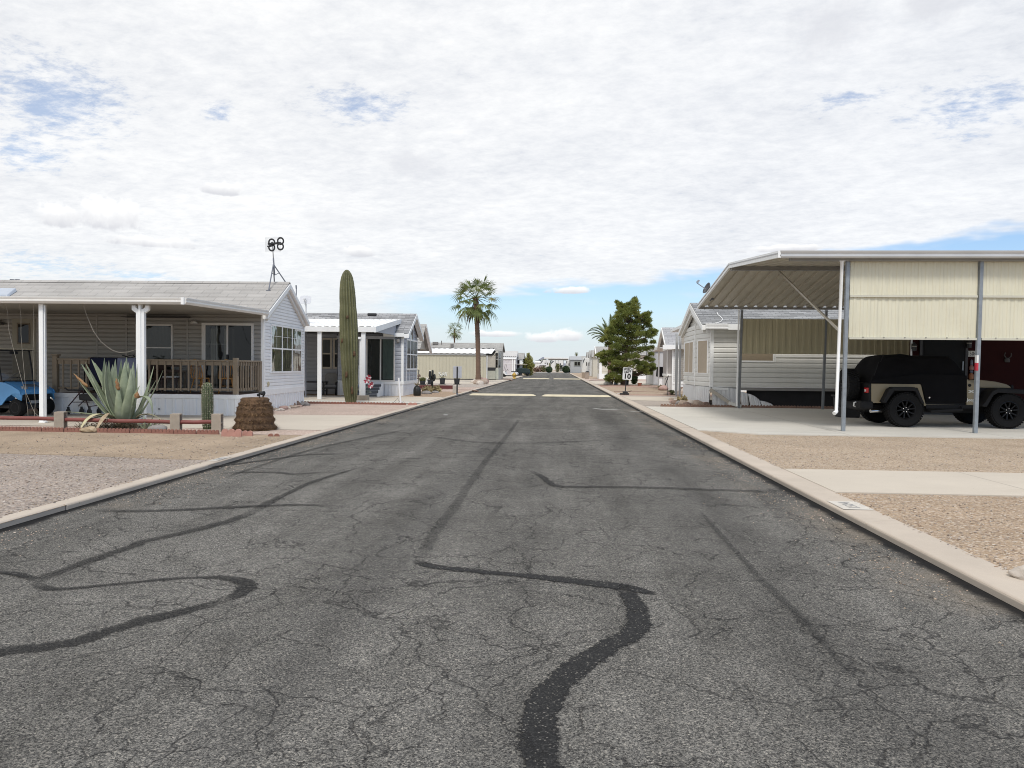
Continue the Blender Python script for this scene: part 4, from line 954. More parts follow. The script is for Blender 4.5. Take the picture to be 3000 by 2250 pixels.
for y in (-.36, .36):
    m = mb(); m.tube([(.86, y, .76), (1.0, y, .76)], [.045, .07], 14); m.box(.94, 1.02, y-.085, y+.085, .71, .81); m.build('headlight', STEEL, T, bevel=.015)
m = mb(); m.hexa([(.74,-.2,.848),(.9,-.2,.785),(.9,.2,.785),(.74,.2,.848),(.74,-.2,.866),(.9,-.2,.803),(.9,.2,.803),(.74,.2,.866)]); m.build('badge_plate', M('badge grey', (.10, .13, .17), .5), T)
for x, y in ((.88, -.46), (.88, .46), (-.78, -.46), (-.78, .46)): cart_wheel(T, x, y, .235, .23)

def cart(label, px, py, hd, body, roofm, seatm, cover=None):
    p = G(px, py); T = thing('golf_cart', label, 'golf cart', (p.x, p.y, .02), hd, None)
    m = mb(); m.py([(1.05, .28), (1.12, .46), (.98, .66), (.62, .82), (.50, .80), (.32, .30), (-.30, .30), (-.42, .62), (-1.15, .66), (-1.28, .50), (-1.22, .28), (-1.0, .26), (-.95, .40), (-.8, .48), (-.6, .40), (-.55, .24), (.45, .24), (.52, .40), (.68, .47), (.84, .40), (.9, .26)], -.56, .56); m.build('body', body, T, bevel=.03)
    m = mb(); m.box(-1.0, -.42, -.54, .54, .66, .80); m.build('seat', seatm, T, bevel=.04)
    m = mb(); m.box(-1.12, -1.0, -.52, .52, .82, 1.15); m.build('backrest', seatm, T, bevel=.04)
    for y in (-.52, .52):
        m = mb(); m.bar((.66, y, .78), (.42, y, 1.76), .03, .035); m.build('roof_post', BLACKM, T)
        m = mb(); m.bar((-1.05, y, .6), (-1.0, y, 1.76), .03, .035); m.build('roof_post', BLACKM, T)
    m = mb(); m.box(-1.3, .6, -.6, .6, 1.76, 1.83); m.build('cart_roof', roofm, T, bevel=.03)
    m = mb(); m.tube([(.5, .25, .7), (.15, .25, .98)], .02); m.tube([Vector((.14, .25, 1.0))+Vector((math.sin(a_*.35)*.1, math.cos(a_*.35)*.16, math.sin(a_*.35)*.12)) for a_ in range(19)], .014, 6); m.build('steering_wheel', BLACKM, T)
    for x, y in ((.70, -.46), (.70, .46), (-.78, -.46), (-.78, .46)): cart_wheel(T, x, y, .23, .2, CHROME)
    if cover:
        m = mb(); m.hexa([(-.9,-.62,.40),(1.16,-.62,.40),(1.16,.62,.40),(-.9,.62,.40),(-1.1,-.6,1.3),(.9,-.55,1.12),(.9,.55,1.12),(-1.1,.6,1.3)]); m.build('cover', cover, T, bevel=.12)
    return T
# ================================================================ LEFT YARD
BLOCK = M('cinder block', (.36, .305, .24), .9, .12, 8, bump=.6, bscale=70, dirt=(.26, .21, .17))
def cinder(px, py, label, rz):
    p = G(px, py); m = mb(); w, d, h, t_ = .2, .2, .40, .035
    # upright block, hollow cores opening to its right side
    m.box(-d/2, d/2, -w/2, -w/2+t_, 0, h); m.box(-d/2, d/2, w/2-t_, w/2, 0, h)
    for z in (0, h/2-t_/2, h-t_): m.box(-d/2+.001, d/2-.004, -w/2+t_, w/2-t_, z, z+t_)
    o = m.build('cinder_block', BLOCK, loc=(p.x, p.y, 0), ang=rz, bevel=.006); tag(o, label, 'block', 'cinder blocks holding the red pipes'); return p
c0 = cinder(178, 1259, 'tan cinder block left of the big agave, a leaf lying over it', rad(14))
c1 = cinder(516, 1266, 'tan cinder block between the big agave and the small cactus', rad(12))
c2 = cinder(637, 1266, 'tan cinder block at the end of the red pipes, next to the palm stump', rad(10))
RED = M('weathered red pipe', (.19, .052, .043), .6, .16, 4, bump=.3, bscale=30, dirt=(.26, .12, .10))
def pipe(a, b, label):
    m = mb(); n = 9; A, B = Vector(a), Vector(b); d = B-A
    m.tube([A*0+d*i/(n-1)+Vector((0, .004*math.sin(i*2), .005*math.sin(i*1.3))) for i in range(n)], .043, 12)
    tag(m.build('metal_pipe', RED, loc=A, smooth=40), label, 'pipe', 'red pipes between cinder blocks')
zp_ = .235
e0 = G(-60, 1247); pipe((c0.x-2.4, c0.y+.02, zp_+.02), (c0.x-.02, c0.y+.01, zp_), 'red pipe running from the photo edge to the block left of the agave')
pipe((c0.x+.06, c0.y+.01, zp_-.01), (c1.x-.02, c1.y, zp_-.015), 'long red pipe passing in front of the big agave')
pipe((c1.x+.06, c1.y, zp_-.02), (c2.x-.02, c2.y, zp_-.01), 'short red pipe passing in front of the small cactus')
BRK = M('red scallop concrete', (.25, .115, .085), .85, .14, 6, bump=.4, bscale=60, dirt=(.38, .22, .17))
BRKP = M('pink scallop concrete', (.42, .22, .175), .85, .12, 6, bump=.4, bscale=60)
BRKB = M('brown scallop concrete', (.24, .15, .11), .85, .16, 6, bump=.4, bscale=60)
def edger(x, y, L, n, mat, label, group, h=.03, r=.068, rz=0, d=.05):
    pts = [(L, 0)]; w = L/n
    for i in range(n-1, -1, -1):
        for k in range(0, 7):
            q = math.pi*k/6; pts.append((w*i+w/2+math.cos(q)*w*.48, h+math.sin(q)*r))
    pts.append((0, 0)); m = mb(); m.py(pts, 0, d)
    tag(m.build('edging_block', mat, loc=(x, y, 0), ang=rz, bevel=.005), label, 'edging', group)
xa = G(-70, 1262).x; xb = G(648, 1272).x; n = 11; stp = (xb-xa)/n
names = ['at the photo edge', 'second from the photo edge', 'below the white porch post', 'just left of the left cinder block', 'at the foot of the left cinder block', 'behind the fallen dry leaf', 'left under the big agave', 'right under the big agave', 'by the stone right of the agave', 'between the middle cinder block and the small cactus', 'at the foot of the last cinder block']
for i in range(n): edger(xa+stp*i, 14.5+.012*math.sin(i*2), stp-.012, 6, BRK, 'red scalloped edging block '+names[i], 'red scalloped edging along the left bed', rz=rad(rnd.uniform(-.6, .6)))
p = G(648, 1279); edger(p.x, p.y, .42, 3, BRKP, 'pale pink upright scalloped edging piece by the palm stump', None, .09, .07)
p = G(709, 1277); edger(p.x, p.y, .22, 2, BRKP, 'small broken pink edging piece in front of the palm stump', None, .06, .05, rad(-4))
for k, (x, l) in enumerate(((784, 'half buried red edging scallop, the one nearer the stump'), (802, 'half buried red edging scallop, the one nearer the road'))):
    p = G(x, 1279); edger(p.x, p.y, .11, 1, BRK, l, None, .012, .05)

# big agave -----------------------------------------------------------------
AG = leafmat('agave skin', (.17, .205, .125), (.255, .295, .195), (.36, .39, .28), 2.3, 0, .5)
AGD = leafmat('agave dried tip', (.20, .10, .045), (.30, .17, .08), (.20, .21, .14), 5, 0, .8)
AGY = leafmat('agave yellowed', (.42, .37, .22), (.52, .47, .30), (.36, .38, .24), 4, 0, .7)
DRY = leafmat('dry leaf', (.26, .19, .12), (.38, .29, .19), (.46, .38, .27), 9, 0, .9)
ab = G(371, 1250); ab.y = 15.75; ab = Vector((AY(371, 1220, 15.75).x, 15.75, 0))
T = thing('agave', 'large grey green agave with a browned left leaf behind the red pipe', 'agave', ab)
def leaf(name, tip, mid, base, w, mat, par, th=.05, twist=0, n=14, fold=.3):
    A, B, C = Vector(base), Vector(mid), Vector(tip); m = mb(); pts = []
    out = ((B-A)*1.0); out.z = 0
    for i in range(n):
        s = i/(n-1); p = A*(1-s)**2+B*2*s*(1-s)+C*s*s; d = (B-A)*(1-s)+(C-B)*s
        pts.append((p, d.normalized(), s))
    # width across: horizontal direction perpendicular to the leaf's lean
    lean = Vector((B.x-A.x, B.y-A.y, 0)); 
    if lean.length < .02: lean = Vector((0, -1, 0))
    side0 = Vector((-lean.y, lean.x, 0)).normalized()
    if twist: side0 = Matrix.Rotation(twist, 3, 'Z') @ side0
    vs = []; K = 8
    for p, d, s in pts:
        side = (side0-d*side0.dot(d)).normalized(); nrm = side.cross(d).normalized()
        ww = w*(.62+.9*s-.4*s*s if s < .42 else 1.0*(max(0, (1-s)/.58))**.75*1.0)*.5 if s < .98 else .004
        if s < .42: ww = w*.5*(.62+.38*math.sin(s/.42*math.pi/2))
        tt = th*(1-s)**.8+.004
        for k in range(K):
            q = 2*math.pi*k/K; x = math.cos(q); y = math.sin(q)
            vs.append(p+side*(ww*x)+nrm*(tt*.5*y-fold*ww*abs(x)*abs(x)*1.0))
    m.add(vs, [(i*K+k, i*K+(k+1) % K, (i+1)*K+(k+1) % K, (i+1)*K+k) for i in range(n-1) for k in range(K)])
    return m.build(name, mat, par, smooth=True)
def agtip(x, y, dy): p = AY(x, y, ab.y+dy); return Vector((p.x-ab.x, dy, p.z))
# tip pixel, depth, how far the middle swings out, width
for (x, y, dy, w, k, mt) in ((217,1094,-.25,.17,.55,AG),(238,1066,.1,.17,.5,AG),(250,1062,-.2,.24,.62,AG),(268,1053,.45,.18,.5,AG),(278,1063,.3,.18,.4,AG),(306,1049,.25,.2,.35,AG),(311,1060,-.1,.25,.25,AG),(319,1056,.15,.24,.2,AG),(338,1052,.35,.2,.1,AG),(355,1053,.1,.25,.0,AG),(365,1062,-.2,.26,.0,AG),(371,1047,.2,.2,-.1,AG),(376,1062,-.05,.22,.1,AG),(391,1060,-.1,.2,.2,AG),(392,1070,.3,.22,.3,AG),(347,1110,-.4,.15,.1,AG),(402,1066,.25,.2,.3,AG),(384,1078,-.35,.18,.2,AG),(330,1068,.5,.22,.2,AG)):
    tp = agtip(x, y, dy); bs = Vector((tp.x*.12+(.1 if tp.x > 0 else -.1)*abs(k), -.05+dy*.35, .12)); md = Vector((bs.x+(tp.x-bs.x)*.30, dy*.9, tp.z*.45))
    if abs(tp.x) < .75: md = Vector((tp.x*1.0+(.06 if tp.x > 0 else -.06), dy*1.1-.1, tp.z*.30))
    else: md = Vector((bs.x+(tp.x-bs.x)*.42, dy, tp.z*.40))
    leaf('leaf', tp, md, bs, w*1.5, mt, T)
for (x, y, dy, w, mx) in ((451,1072,.35,.13,.42),(478,1084,.15,.15,.5),(457,1114,-.1,.14,.45),(409,1130,-.35,.2,.2)):
    tp = agtip(x, y, dy); leaf('leaf', tp, Vector((tp.x*mx, dy, tp.z*.28)), (.12, dy*.3-.05, .1), w, AG, T)
# browned tips: short dry sleeves over three leaves
for x0, y0, x1, y1, dy, w in ((258,1133,217,1095,-.27,.055), (348,1142,341,1108,-.42,.07)):
    a_, b_ = agtip(x0, y0, dy), agtip(x1, y1, dy); m = mb(); n = 8
    m.tube([a_+(b_-a_)*i/(n-1)+Vector((.012*math.sin(i*2.3), -.015, .01*math.sin(i*3.1))) for i in range(n)], [w*.4, w*.62, w*.6, w*.55, w*.5, w*.4, w*.25, .004], 7); m.build('dry_tip', AGD, T, smooth=True)
tp = agtip(189, 1206, -.1); leaf('leaf', tp, (tp.x*.55, -.1, .32), (-.1, -.05, .18), .16, AGY and AG, T, .03)
tp = agtip(224, 1253, .2); leaf('leaf', tp, (tp.x*.5, .15, .42), (-.1, .0, .12), .12, leafmat('agave shade leaf', (.07, .09, .07), (.10, .12, .09), (.13, .15, .12), 3, 0), T, .03)  # darker copy of the leaf skin, shade put into its colour
tp = agtip(232, 1268, -1.15); leaf('drooping_leaf', tp, agtip(262, 1188, -.8), (-.15, -.1, .2), .17, AGY, T, .02)
tp = agtip(276, 1272, -1.2); leaf('drooping_leaf', tp, agtip(300, 1222, -1.0), agtip(318, 1212, -.5), .1, DRY, T, .03)
m = mb(); p = agtip(263, 1272, -1.25); m.rock((p.x, p.y, .05), .18, .1, .07, 4, 2, .5); m.build('dry_tip', DRY, T)
tp = agtip(446, 1214, -.45); leaf('drooping_leaf', tp, agtip(445, 1148, -.4), agtip(402, 1166, -.3), .13, AGY and AG, T, .03)
tp = agtip(475, 1232, -.1); leaf('leaf', tp, (tp.x*.6, -.1, .45), (.2, -.05, .2), .11, AGY, T, .02)
tp = agtip(430, 1213, .1); leaf('leaf', tp, agtip(395, 1232, .0), (.05, -.1, .1), .14, AG, T, .03)
for (x0, y0, x1, y1) in ((402, 1160, 398, 1150),):
    a_ = agtip(x0, y0, -.42); m = mb(); m.rock(a_, .05, .05, .08, 7, 2, .5); m.build('dry_tip', AGD, T)
m = mb(); m.lathe([(.18, 0), (.22, .1), (.16, .3), (.05, .4)], (0, 0, 0), 12); m.build('stem', DRY, T, smooth=True)
def pup(x, y, label, s, n=7):
    p = G(x, y); o = thing('agave', label, 'agave', p, rnd.random(), 'young agaves beside the big one')
    for i in range(n):
        q = i*2.4; l = s*rnd.uniform(.7, 1.1); e = rnd.uniform(.35, 1.0)
        leaf('leaf', (math.cos(q)*l*e, math.sin(q)*l*e, l*(1.1-e*.5)), (math.cos(q)*l*e*.5, math.sin(q)*l*e*.5, l*.35), (0, 0, .02), s*.14, AG, o, .02, n=8)
pup(425, 1263, 'young agave right of the big agave, close to the stone', .42)
pup(455, 1262, 'small flattened agave pup between the stone and the middle block', .3, 5)
# dry litter below the agave
m = mb()
for i in range(900):
    x = rnd.gauss(-.05, .5); y = rnd.gauss(-.25, .28); z = abs(rnd.gauss(.06, .09)); 
    if abs(x) > .95 or y < -.95: continue
    q = rnd.uniform(0, 6.3); l = rnd.uniform(.04, .11); d = Vector((math.cos(q), math.sin(q), rnd.uniform(-.4, .6)))*l; s = Vector((-d.y, d.x, 0)).normalized()*.012
    c = Vector((ab.x+x, ab.y+y, z)); m.poly(c-d-s, c-d+s, c+d+s*.3, c+d-s*.3)
o = m.build('leaf_litter', leafmat('brown litter', (.04, .03, .02), (.085, .065, .04), (.15, .11, .07), 9, 0), recalc=False); o['kind'] = 'stuff'
STONEG = M('grey river stone', (.25, .23, .215), .8, .2, 5, bump=.3, bscale=30)
m = mb(); m.rock((0, 0, .07), .22, .14, .10, 2); p = G(455, 1268); tag(m.build('stone', STONEG, loc=(p.x, p.y+.1, 0), smooth=True), 'smooth grey stone beside the young agave', 'stone')

# cacti ------------------------------------------------------------------------
STU = M('palm stump fibre', (.12, .07, .037), .95, .5, 9, bump=1, bscale=40, dirt=(.035, .022, .014))
CAC = leafmat('saguaro skin', (.085, .088, .042), (.13, .13, .065), (.20, .195, .10), 1.3, 0, .6)
CACG = leafmat('young cactus skin', (.055, .075, .038), (.085, .11, .055), (.13, .155, .085), 3, 0, .6)
SPN = M('pale spines', (.50, .46, .36), .8, .2, 20)
def cactus(name, label, p, prof, ribs, depth, mat, spine=.03, spn=14, crown=True, lean=(0, 0), group=None, rowh=.05, topc=None):
    T = thing(name, label, 'cactus', p, 0, group); m = mb(); n = ribs*6
    def fn(q, z):
        k = (q*ribs/(2*math.pi)) % 1.0; return 1-depth*(1-abs(math.sin(math.pi*k))**.7)
    P = []
    for i in range(len(prof)-1):
        (r0, z0), (r1, z1) = prof[i], prof[i+1]; kk = max(1, int((z1-z0)/.09))
        for j in range(kk): P.append((r0+(r1-r0)*j/kk, z0+(z1-z0)*j/kk))
    P.append(prof[-1]); H = prof[-1][1]
    vs0 = len(m.v); m.lathe(P, (0, 0, 0), n, fn)
    m.v = [(x+lean[0]*z/H+.02*noise.noise(Vector((z*.8, 1, 3))), y+lean[1]*z/H, z) for x, y, z in m.v]
    m.build('stem', mat, T, smooth=True)
    if H > 3:
        for q, z, a in ((4.5, 1.1, .16), (5.2, .5, .2), (4.1, 2.4, .12), (4.9, 3.3, .1), (5.6, 1.9, .12)):
            R = .5; w_ = mb(); r_ = [p_[0] for p_ in prof if p_[1] >= z][0]*.93; w_.rock((r_*math.cos(q)+lean[0]*z/H, r_*math.sin(q)+lean[1]*z/H, z), .05, .05, a, z*7, 2, .4); w_.build('scar', STU, T, smooth=True)
    s = mb()
    def rad_at(z):
        for i in range(len(prof)-1):
            (r0, z0), (r1, z1) = prof[i], prof[i+1]
            if z0 <= z <= z1: return r0+(r1-r0)*(z-z0)/max(1e-6, z1-z0)
        return 0
    z = .08
    while z < H-.004:
        R = rad_at(z); lx, ly = lean[0]*z/H, lean[1]*z/H
        for k in range(ribs):
            q = 2*math.pi*(k+.5)/ribs
            if math.sin(q) > .35: continue
            c = Vector((lx+R*math.cos(q), ly+R*math.sin(q), z)); o = Vector((math.cos(q), math.sin(q), 0))
            for j in range(spn):
                d = (o*rnd.uniform(.3, 1)+Vector((rnd.uniform(-1, 1), rnd.uniform(-1, 1), rnd.uniform(-.8, .9)))*.8).normalized()*spine*rnd.uniform(.5, 1.1)
                x = d.cross(Vector((0, 0, 1))); x = x.normalized()*spine*.16 if x.length > 1e-6 else Vector((.001, 0, 0))
                s.poly(c-x, c+x, c+d)
        z += rowh
    so_ = s.build('spines', SPN, T, recalc=False); so_['kind'] = 'stuff'
    return T
p = Vector((AY(1072, 1183, 26.9).x, 26.9, 0)); q = AY(1014, 789, 26.9)
px_m = 26.9/2080
def pr_(lst, base_y): return [(w*px_m/2, max(0, (base_y-y)*px_m)) for y, w in lst]
p = Vector((AY(1028, 1183, 26.9).x, 26.9, 0))
cactus('saguaro', 'tall thick armless saguaro standing in pink gravel between the first two homes', p,
       pr_([(1186, 28), (1178, 33), (1168, 36), (1150, 42), (1120, 47), (1085, 48), (1050, 52), (1010, 53.5), (970, 54), (940, 53), (915, 51), (895, 48), (870, 47.5), (845, 44.5), (825, 40), (810, 34), (800, 26), (793, 17), (789, 8), (788, 1)], 1186), 16, .36, CAC, .03, 5, lean=(-14*px_m, 0), rowh=.06)
p = G(608, 1258)
k = p.y/2080
cactus('small_cactus', 'small spiny columnar cactus standing behind the short red pipe', p, [(w*k/2, (1258-y)*k) for y, w in ((1258, 25), (1248, 28), (1225, 31), (1190, 33.5), (1160, 33.5), (1140, 32), (1128, 28), (1121, 22), (1117, 14), (1116, 2))], 15, .2, CACG, .045, 9, rowh=.05)
# palm stump with a spotlight -----------------------------------------------------
p = G(747, 1259); T = thing('palm_stump', 'brown shaggy palm stump with a hollow top at the driveway corner', 'stump', p); k = p.y/2080
m = mb(); n = 64
prof = [(y, w) for y, w in ((1259, 122), (1252, 124), (1245, 116), (1236, 112), (1228, 114), (1218, 106), (1209, 108), (1200, 101), (1192, 101), (1185, 94), (1180, 93), (1176, 84), (1172, 83), (1166, 80), (1164, 77))]
def sf(i, j):
    s = i/(n-1)*2*math.pi; y, w_ = prof[j]; r = w_*k/2*(1+.05*noise.noise(Vector((math.cos(s)*4, math.sin(s)*4, j*1.7)))+(.03 if j % 3 == 1 else -.015)+.045*noise.noise(Vector((math.cos(s)*14, math.sin(s)*14, j*3))))
    return (r*math.cos(s), r*math.sin(s), (1259-y)*k+(.018*noise.noise(Vector((math.cos(s)*3, math.sin(s)*3, j))) if j else 0))
m.sweep(n, len(prof), sf)
rt_ = 77*k/2; zt_ = (1259-1164)*k
m.lathe([(rt_*.99, zt_-.02), (rt_*.97, zt_+.012), (rt_*.9, zt_+.01), (rt_*.82, zt_-.05), (rt_*.5, zt_-.07), (.01, zt_-.04)], (0, 0, 0), 40, lambda q, z: 1+.03*noise.noise(Vector((math.cos(q)*3, math.sin(q)*3, z*4))))
m.build('trunk', STU, T, smooth=60)
m = mb()
for i in range(2400):
    q = rnd.uniform(0, 6.283); j = rnd.choice((1, 1, 1, 2, 4, 4, 6, 6, 8, 8, 10, 11)); y, w_ = prof[j]; r = w_*k/2*1.0
    c = Vector((r*math.cos(q), r*math.sin(q), (1259-y)*k+rnd.uniform(-.03, .03))); l = rnd.uniform(.03, .085)*(1.3 if j < 2 else 1)
    d = Vector((math.cos(q)*rnd.uniform(.3, 1)+rnd.uniform(-.5, .5), math.sin(q)*rnd.uniform(.3, 1)+rnd.uniform(-.5, .5), rnd.uniform(-.9, .7))).normalized()*l
    s = Vector((-math.sin(q), math.cos(q), 0))*.008; m.poly(c-s, c+s, c+d)
fb = m.build('fibres', leafmat('palm fibre', (.06, .038, .02), (.15, .09, .045), (.27, .17, .085), 11, 0, .9), T, recalc=False); fb['kind'] = 'stuff'
zt2 = zt_-.05
q = Vector((.12, -.02, zt2)); L = thing('spotlight', 'small black garden spotlight standing on the palm stump', 'spotlight', p+q)
m = mb(); m.tube([(0, 0, 0), (.0, 0, .14), (.01, 0, .2)], .011, 8); m.build('stake', BLACKP, L, smooth=True)
m = mb(); m.wheel((.06, 0, .165), (1, -.2, -.1), [(.02, -.08), (.035, -.07), (.05, .03), (.06, .035), (.045, .05)], 18); m.build('lamp_head', BLACKP, L, smooth=40)
m = mb(); m.wheel((-.035, 0, .125), (1, -.6, .1), [(.01, -.02), (.03, -.015), (.036, .02), (.02, .026)], 16); m.build('solar_cell', BLACKP, L, smooth=40)

# stones by the corner of the first home -----------------------------------------
def stone_pile(spots, group, lab, mats):
    for i, (x, y, rx, ry, rz, l) in enumerate(spots):
        p = G(x, y); m = mb(); m.rock((0, 0, rz*.5), rx, ry, rz, i*3.1+len(group), 2, .4)
        tag(m.build('stone', mats[i % len(mats)], loc=(p.x, p.y, 0), ang=rnd.uniform(0, 3), smooth=50), lab % l, 'stone', group)
ST = [M('tan stone', (.37, .29, .23), .85, .25, 6, bump=.4, bscale=30), M('pink stone', (.40, .27, .23), .85, .22, 6, bump=.4, bscale=30), M('brown stone', (.19, .13, .10), .85, .3, 6, bump=.4, bscale=30), M('pale stone', (.52, .46, .40), .85, .2, 6, bump=.4, bscale=30), STONEG]
stone_pile([(806,1202,.13,.1,.06,'nearest the palm stump'),(820,1204,.15,.1,.06,'flat pale, beside the lowest one'),(830,1200,.16,.12,.09,'third along from the stump'),(842,1198,.2,.12,.07,'flat, in the middle of the row'),(852,1192,.19,.13,.13,'brown, mid row, upper'),(862,1196,.22,.14,.07,'long pale, lower edge'),(868,1190,.21,.14,.14,'dark, piled against the skirt'),(876,1193,.16,.12,.06,'thin one beside the long pale one'),(884,1188,.14,.12,.12,'grey green, near the skirt corner'),(892,1189,.2,.12,.09,'past the skirt corner'),(900,1187,.15,.1,.05,'last, farthest from the stump')], 'stones along the first home', 'rough stone at the white ribbed skirt, %s', [ST[0], ST[3], ST[1], ST[3], ST[2], ST[0], ST[2], ST[1], STONEG, STONEG, ST[0]])
# edging of the second lot
xa, xb = G(893, 1181).x, G(1190, 1187).x; n = 7; stp = (xb-xa)/n; ya = G(1000, 1184).y-.1
nm = ['beside the first skirt corner', 'second from the first home', 'left of the saguaro foot', 'right of the saguaro foot', 'below the post block', 'below the white stake', 'nearest the road']
for i in range(n): edger(xa+stp*i, ya, stp-.012, 5, BRK, 'red scalloped edging block of the second lot, '+nm[i], 'red scalloped edging of the second lot', .045, .05)
p = G(1203, 1187); edger(p.x-.1, p.y, .35, 2, BRKP, 'pale edging piece at the road end of the second lot row', None, .05, .05)

# ================================================================ SECOND HOME
GRY = M('blue grey siding', (.37, .385, .42), .55, .05, 2, streak=.12)
SHG2 = shingle('mottled grey shingle', (.36, .36, .365), 2.3, .5, .4, .15, lo=.65, hi=1.25)
h2 = Fr(G(1180, 1160.5), 1.5)
H2 = thing('park_home', 'grey home with a white patio awning and bay windows behind the saguaro', 'house', h2.o, h2.ang)
b2 = h2.side(1222, 1156); W2 = 4.0
EZ2, L2 = 3.05, 11.0; VA2 = W2/2
apx = h2.side(1222, 916, .25); RZ2 = 4.15
SK = h2.front(1150, 1125).z
m = mb(); m.box(-3.2, -.01, .01, W2, .3, EZ2-.03); m.box(-L2, -3.2, 1.3, W2+.6, .0, EZ2+.05); m.px([(.02, EZ2-.05), (W2-.02, EZ2-.05), (VA2, RZ2-.12)], -L2, -.01); m.build('core', GRY, H2)
m = mb(); lap(m, -3.18, -.03, SK, EZ2-.05, FU(0), .2); lap(m, -L2, -3.2, .3, EZ2+.4, FU(1.3), .2); m.build('front_siding', GRY, H2)
m = mb(); lap(m, 0, W2, SK, RZ2-.2, FS(0), .2, clip=lambda z: (.03, W2-.03) if z <= EZ2-.1 else (VA2-max(0, (RZ2-.16-z)/(RZ2-EZ2)*VA2), VA2+max(0, (RZ2-.16-z)/(RZ2-EZ2)*VA2))); m.build('end_siding', GRY, H2)
m = mb(); lap(m, 0, 1.3, .3, EZ2, lambda s, o, z: (-3.2-o, s, z), .2); m.build('return_siding', GRY, H2)
m = mb(); ribbed(m, -3.2, .03, .17, .016, lambda s, o, t_: (s, -.012-o, SK*t_)); ribbed(m, 0, W2, .17, .016, lambda s, o, t_: (.012+o, s, SK*t_)); m.build('skirt', RIBW, H2)
m = mb(); m.box(-3.2, .05, -.05, .02, SK-.02, SK+.14); m.box(-.02, .05, .02, W2, SK-.02, SK+.139); m.box(-.08, .035, -.035, .06, SK+.14, EZ2-.03); m.build('trim', TRIM, H2, bevel=.005)
m = mb(); roofplane(m, -L2, .3, -.25, EZ2, VA2, RZ2, 10); roofplane(m, -L2, .3, W2+.25, EZ2, VA2, RZ2, 10); RF2 = m.build('roof', SHG2, H2)
m = mb()
for sg in (-1, 1):
    e = VA2+sg*(VA2+.28); ez = EZ2-.04
    m.hexa([(.10,e,ez-.2),(.33,e,ez-.2),(.33,VA2,RZ2-.24),(.10,VA2,RZ2-.24),(.10,e,ez-.02),(.33,e,ez-.02),(.33,VA2,RZ2-.03),(.10,VA2,RZ2-.03)])
m.box(-.9, .1, -.30, -.25, EZ2-.18, EZ2); m.build('rake_board', TRIM, RF2)
m = mb(); q = h2.front(1089, 914, 1.6); m.box(q.x-.22, q.x+.22, 1.6, 1.8, RZ2-.15, RZ2-.02); m.build('roof_vent', BLACKP, RF2, bevel=.02)
# patio awning: white pan roof on posts
AV = -4.5; az0, az1 = 3.0, 3.66
m = mb(); ribbed(m, -L2, -.35, .30, .028, lambda s, o, t_: (s, AV+(1.0-AV)*t_, az0+.1+(az1-az0)*t_+o), top=.62, rise=.05); AW = m.build('awning', WHITEM, H2, solid=.01)
m = mb(); m.box(-L2, -.35, AV-.08, AV+.02, az0-.12, az0+.10); m.build('gutter', WHITEM, AW, bevel=.01)
m = mb(); m.hexa([(-.36,AV-.07,az0-.13),(-.28,AV-.07,az0-.13),(-.28,1.0,az1-.08),(-.36,1.0,az1-.08),(-.36,AV-.07,az0+.11),(-.28,AV-.07,az0+.11),(-.28,1.0,az1+.15),(-.36,1.0,az1+.15)]); m.build('awning_end', WHITEM, AW)
q1, q2 = h2.front(936, 1175, AV+.05).x, h2.front(1064, 1170, AV+.05).x
for i, u in enumerate((q1, q2)):
    m = mb(); m.box(u-.085, u+.085, AV, AV+.1, .02, az0-.1)
    if i: m.box(u-.16, u-.09, AV+.02, AV+.08, .02, az0-.35); m.box(u-.28, u-.09, AV-.05, AV+.02, az0-.42, az0-.33)
    m.build('awning_post', WHITEM, H2, bevel=.008)
p = h2.w(q2-.0, AV+.02); m = mb(); m.box(-.22, .22, -.2, .2, 0, .21); tag(m.build('post_block', BLOCK, loc=p, bevel=.015), 'concrete block at the foot of the right awning post', 'block')
# gable over the patio end (grey infill under the awning end)
m = mb(); m.px([(AV+.1, az0-.1), (.0, EZ2-.1), (.0, az1-.25)], -.42, -.36); m.build('awning_infill', GRY, H2)
m = mb(); m.box(-3.2, -.36, -.12, -.06, 2.75, 2.9); m.build('header', GRY, H2)
# doors and windows
s0, s1 = h2.front(1073, 1050).x, h2.front(1158, 1050).x
zb_, zp_ = SK+.12, h2.front(1110, 986).z
m_ = (h2.front(1116, 1050).x)
o = window(H2, f0, s0, s1, zb_, zp_, 2, fw=.07, fmat=FASC, gmat=glass('patio door glass', (.40, .47, .45), .45), name='sliding_door', curtain=[(m_+.1, s1-.08, zb_+.1, zp_-.1, M('slat blind', (.30, .33, .31), .8, .15, 3))])
f1 = FU(1.3)
for a, b in ((942, 969), (978, 1000)):
    u0, u1 = h2.front(a, 1000, 1.3).x, h2.front(b, 1000, 1.3).x; zz = [h2.front(a, y, 1.3).z for y in (1080, 1036, 990)]
    window(H2, f1, u0-.02, u1+.08, zz[0], zz[2], 1, zz[1], fw=.09, fmat=M('cream frame', (.55, .50, .42), .5), curtain=[(u0+.05, u1, zz[1]+.04, zz[2]-.05, M('grey blind', (.34, .35, .37), .8, .1, 6))])
fs2 = FS(0)
v0, v1 = h2.side(1189, 1000).y, h2.side(1220, 1000).y; zz = [h2.side(1195, y).z for y in (1084, 1038, 993)]
v1 = min(v1, 3.7)
window(H2, fs2, v0, v1, zz[0], zz[2], 3, zz[1], fw=.08, fmat=TRIM)
m = mb(); vm = (v0+v1)/2; fbox(m, vm-.55, vm-.47, zz[2], 3.45, fs2, 0, .05); fbox(m, vm+.47, vm+.55, zz[2], 3.45, fs2, 0, .05); 
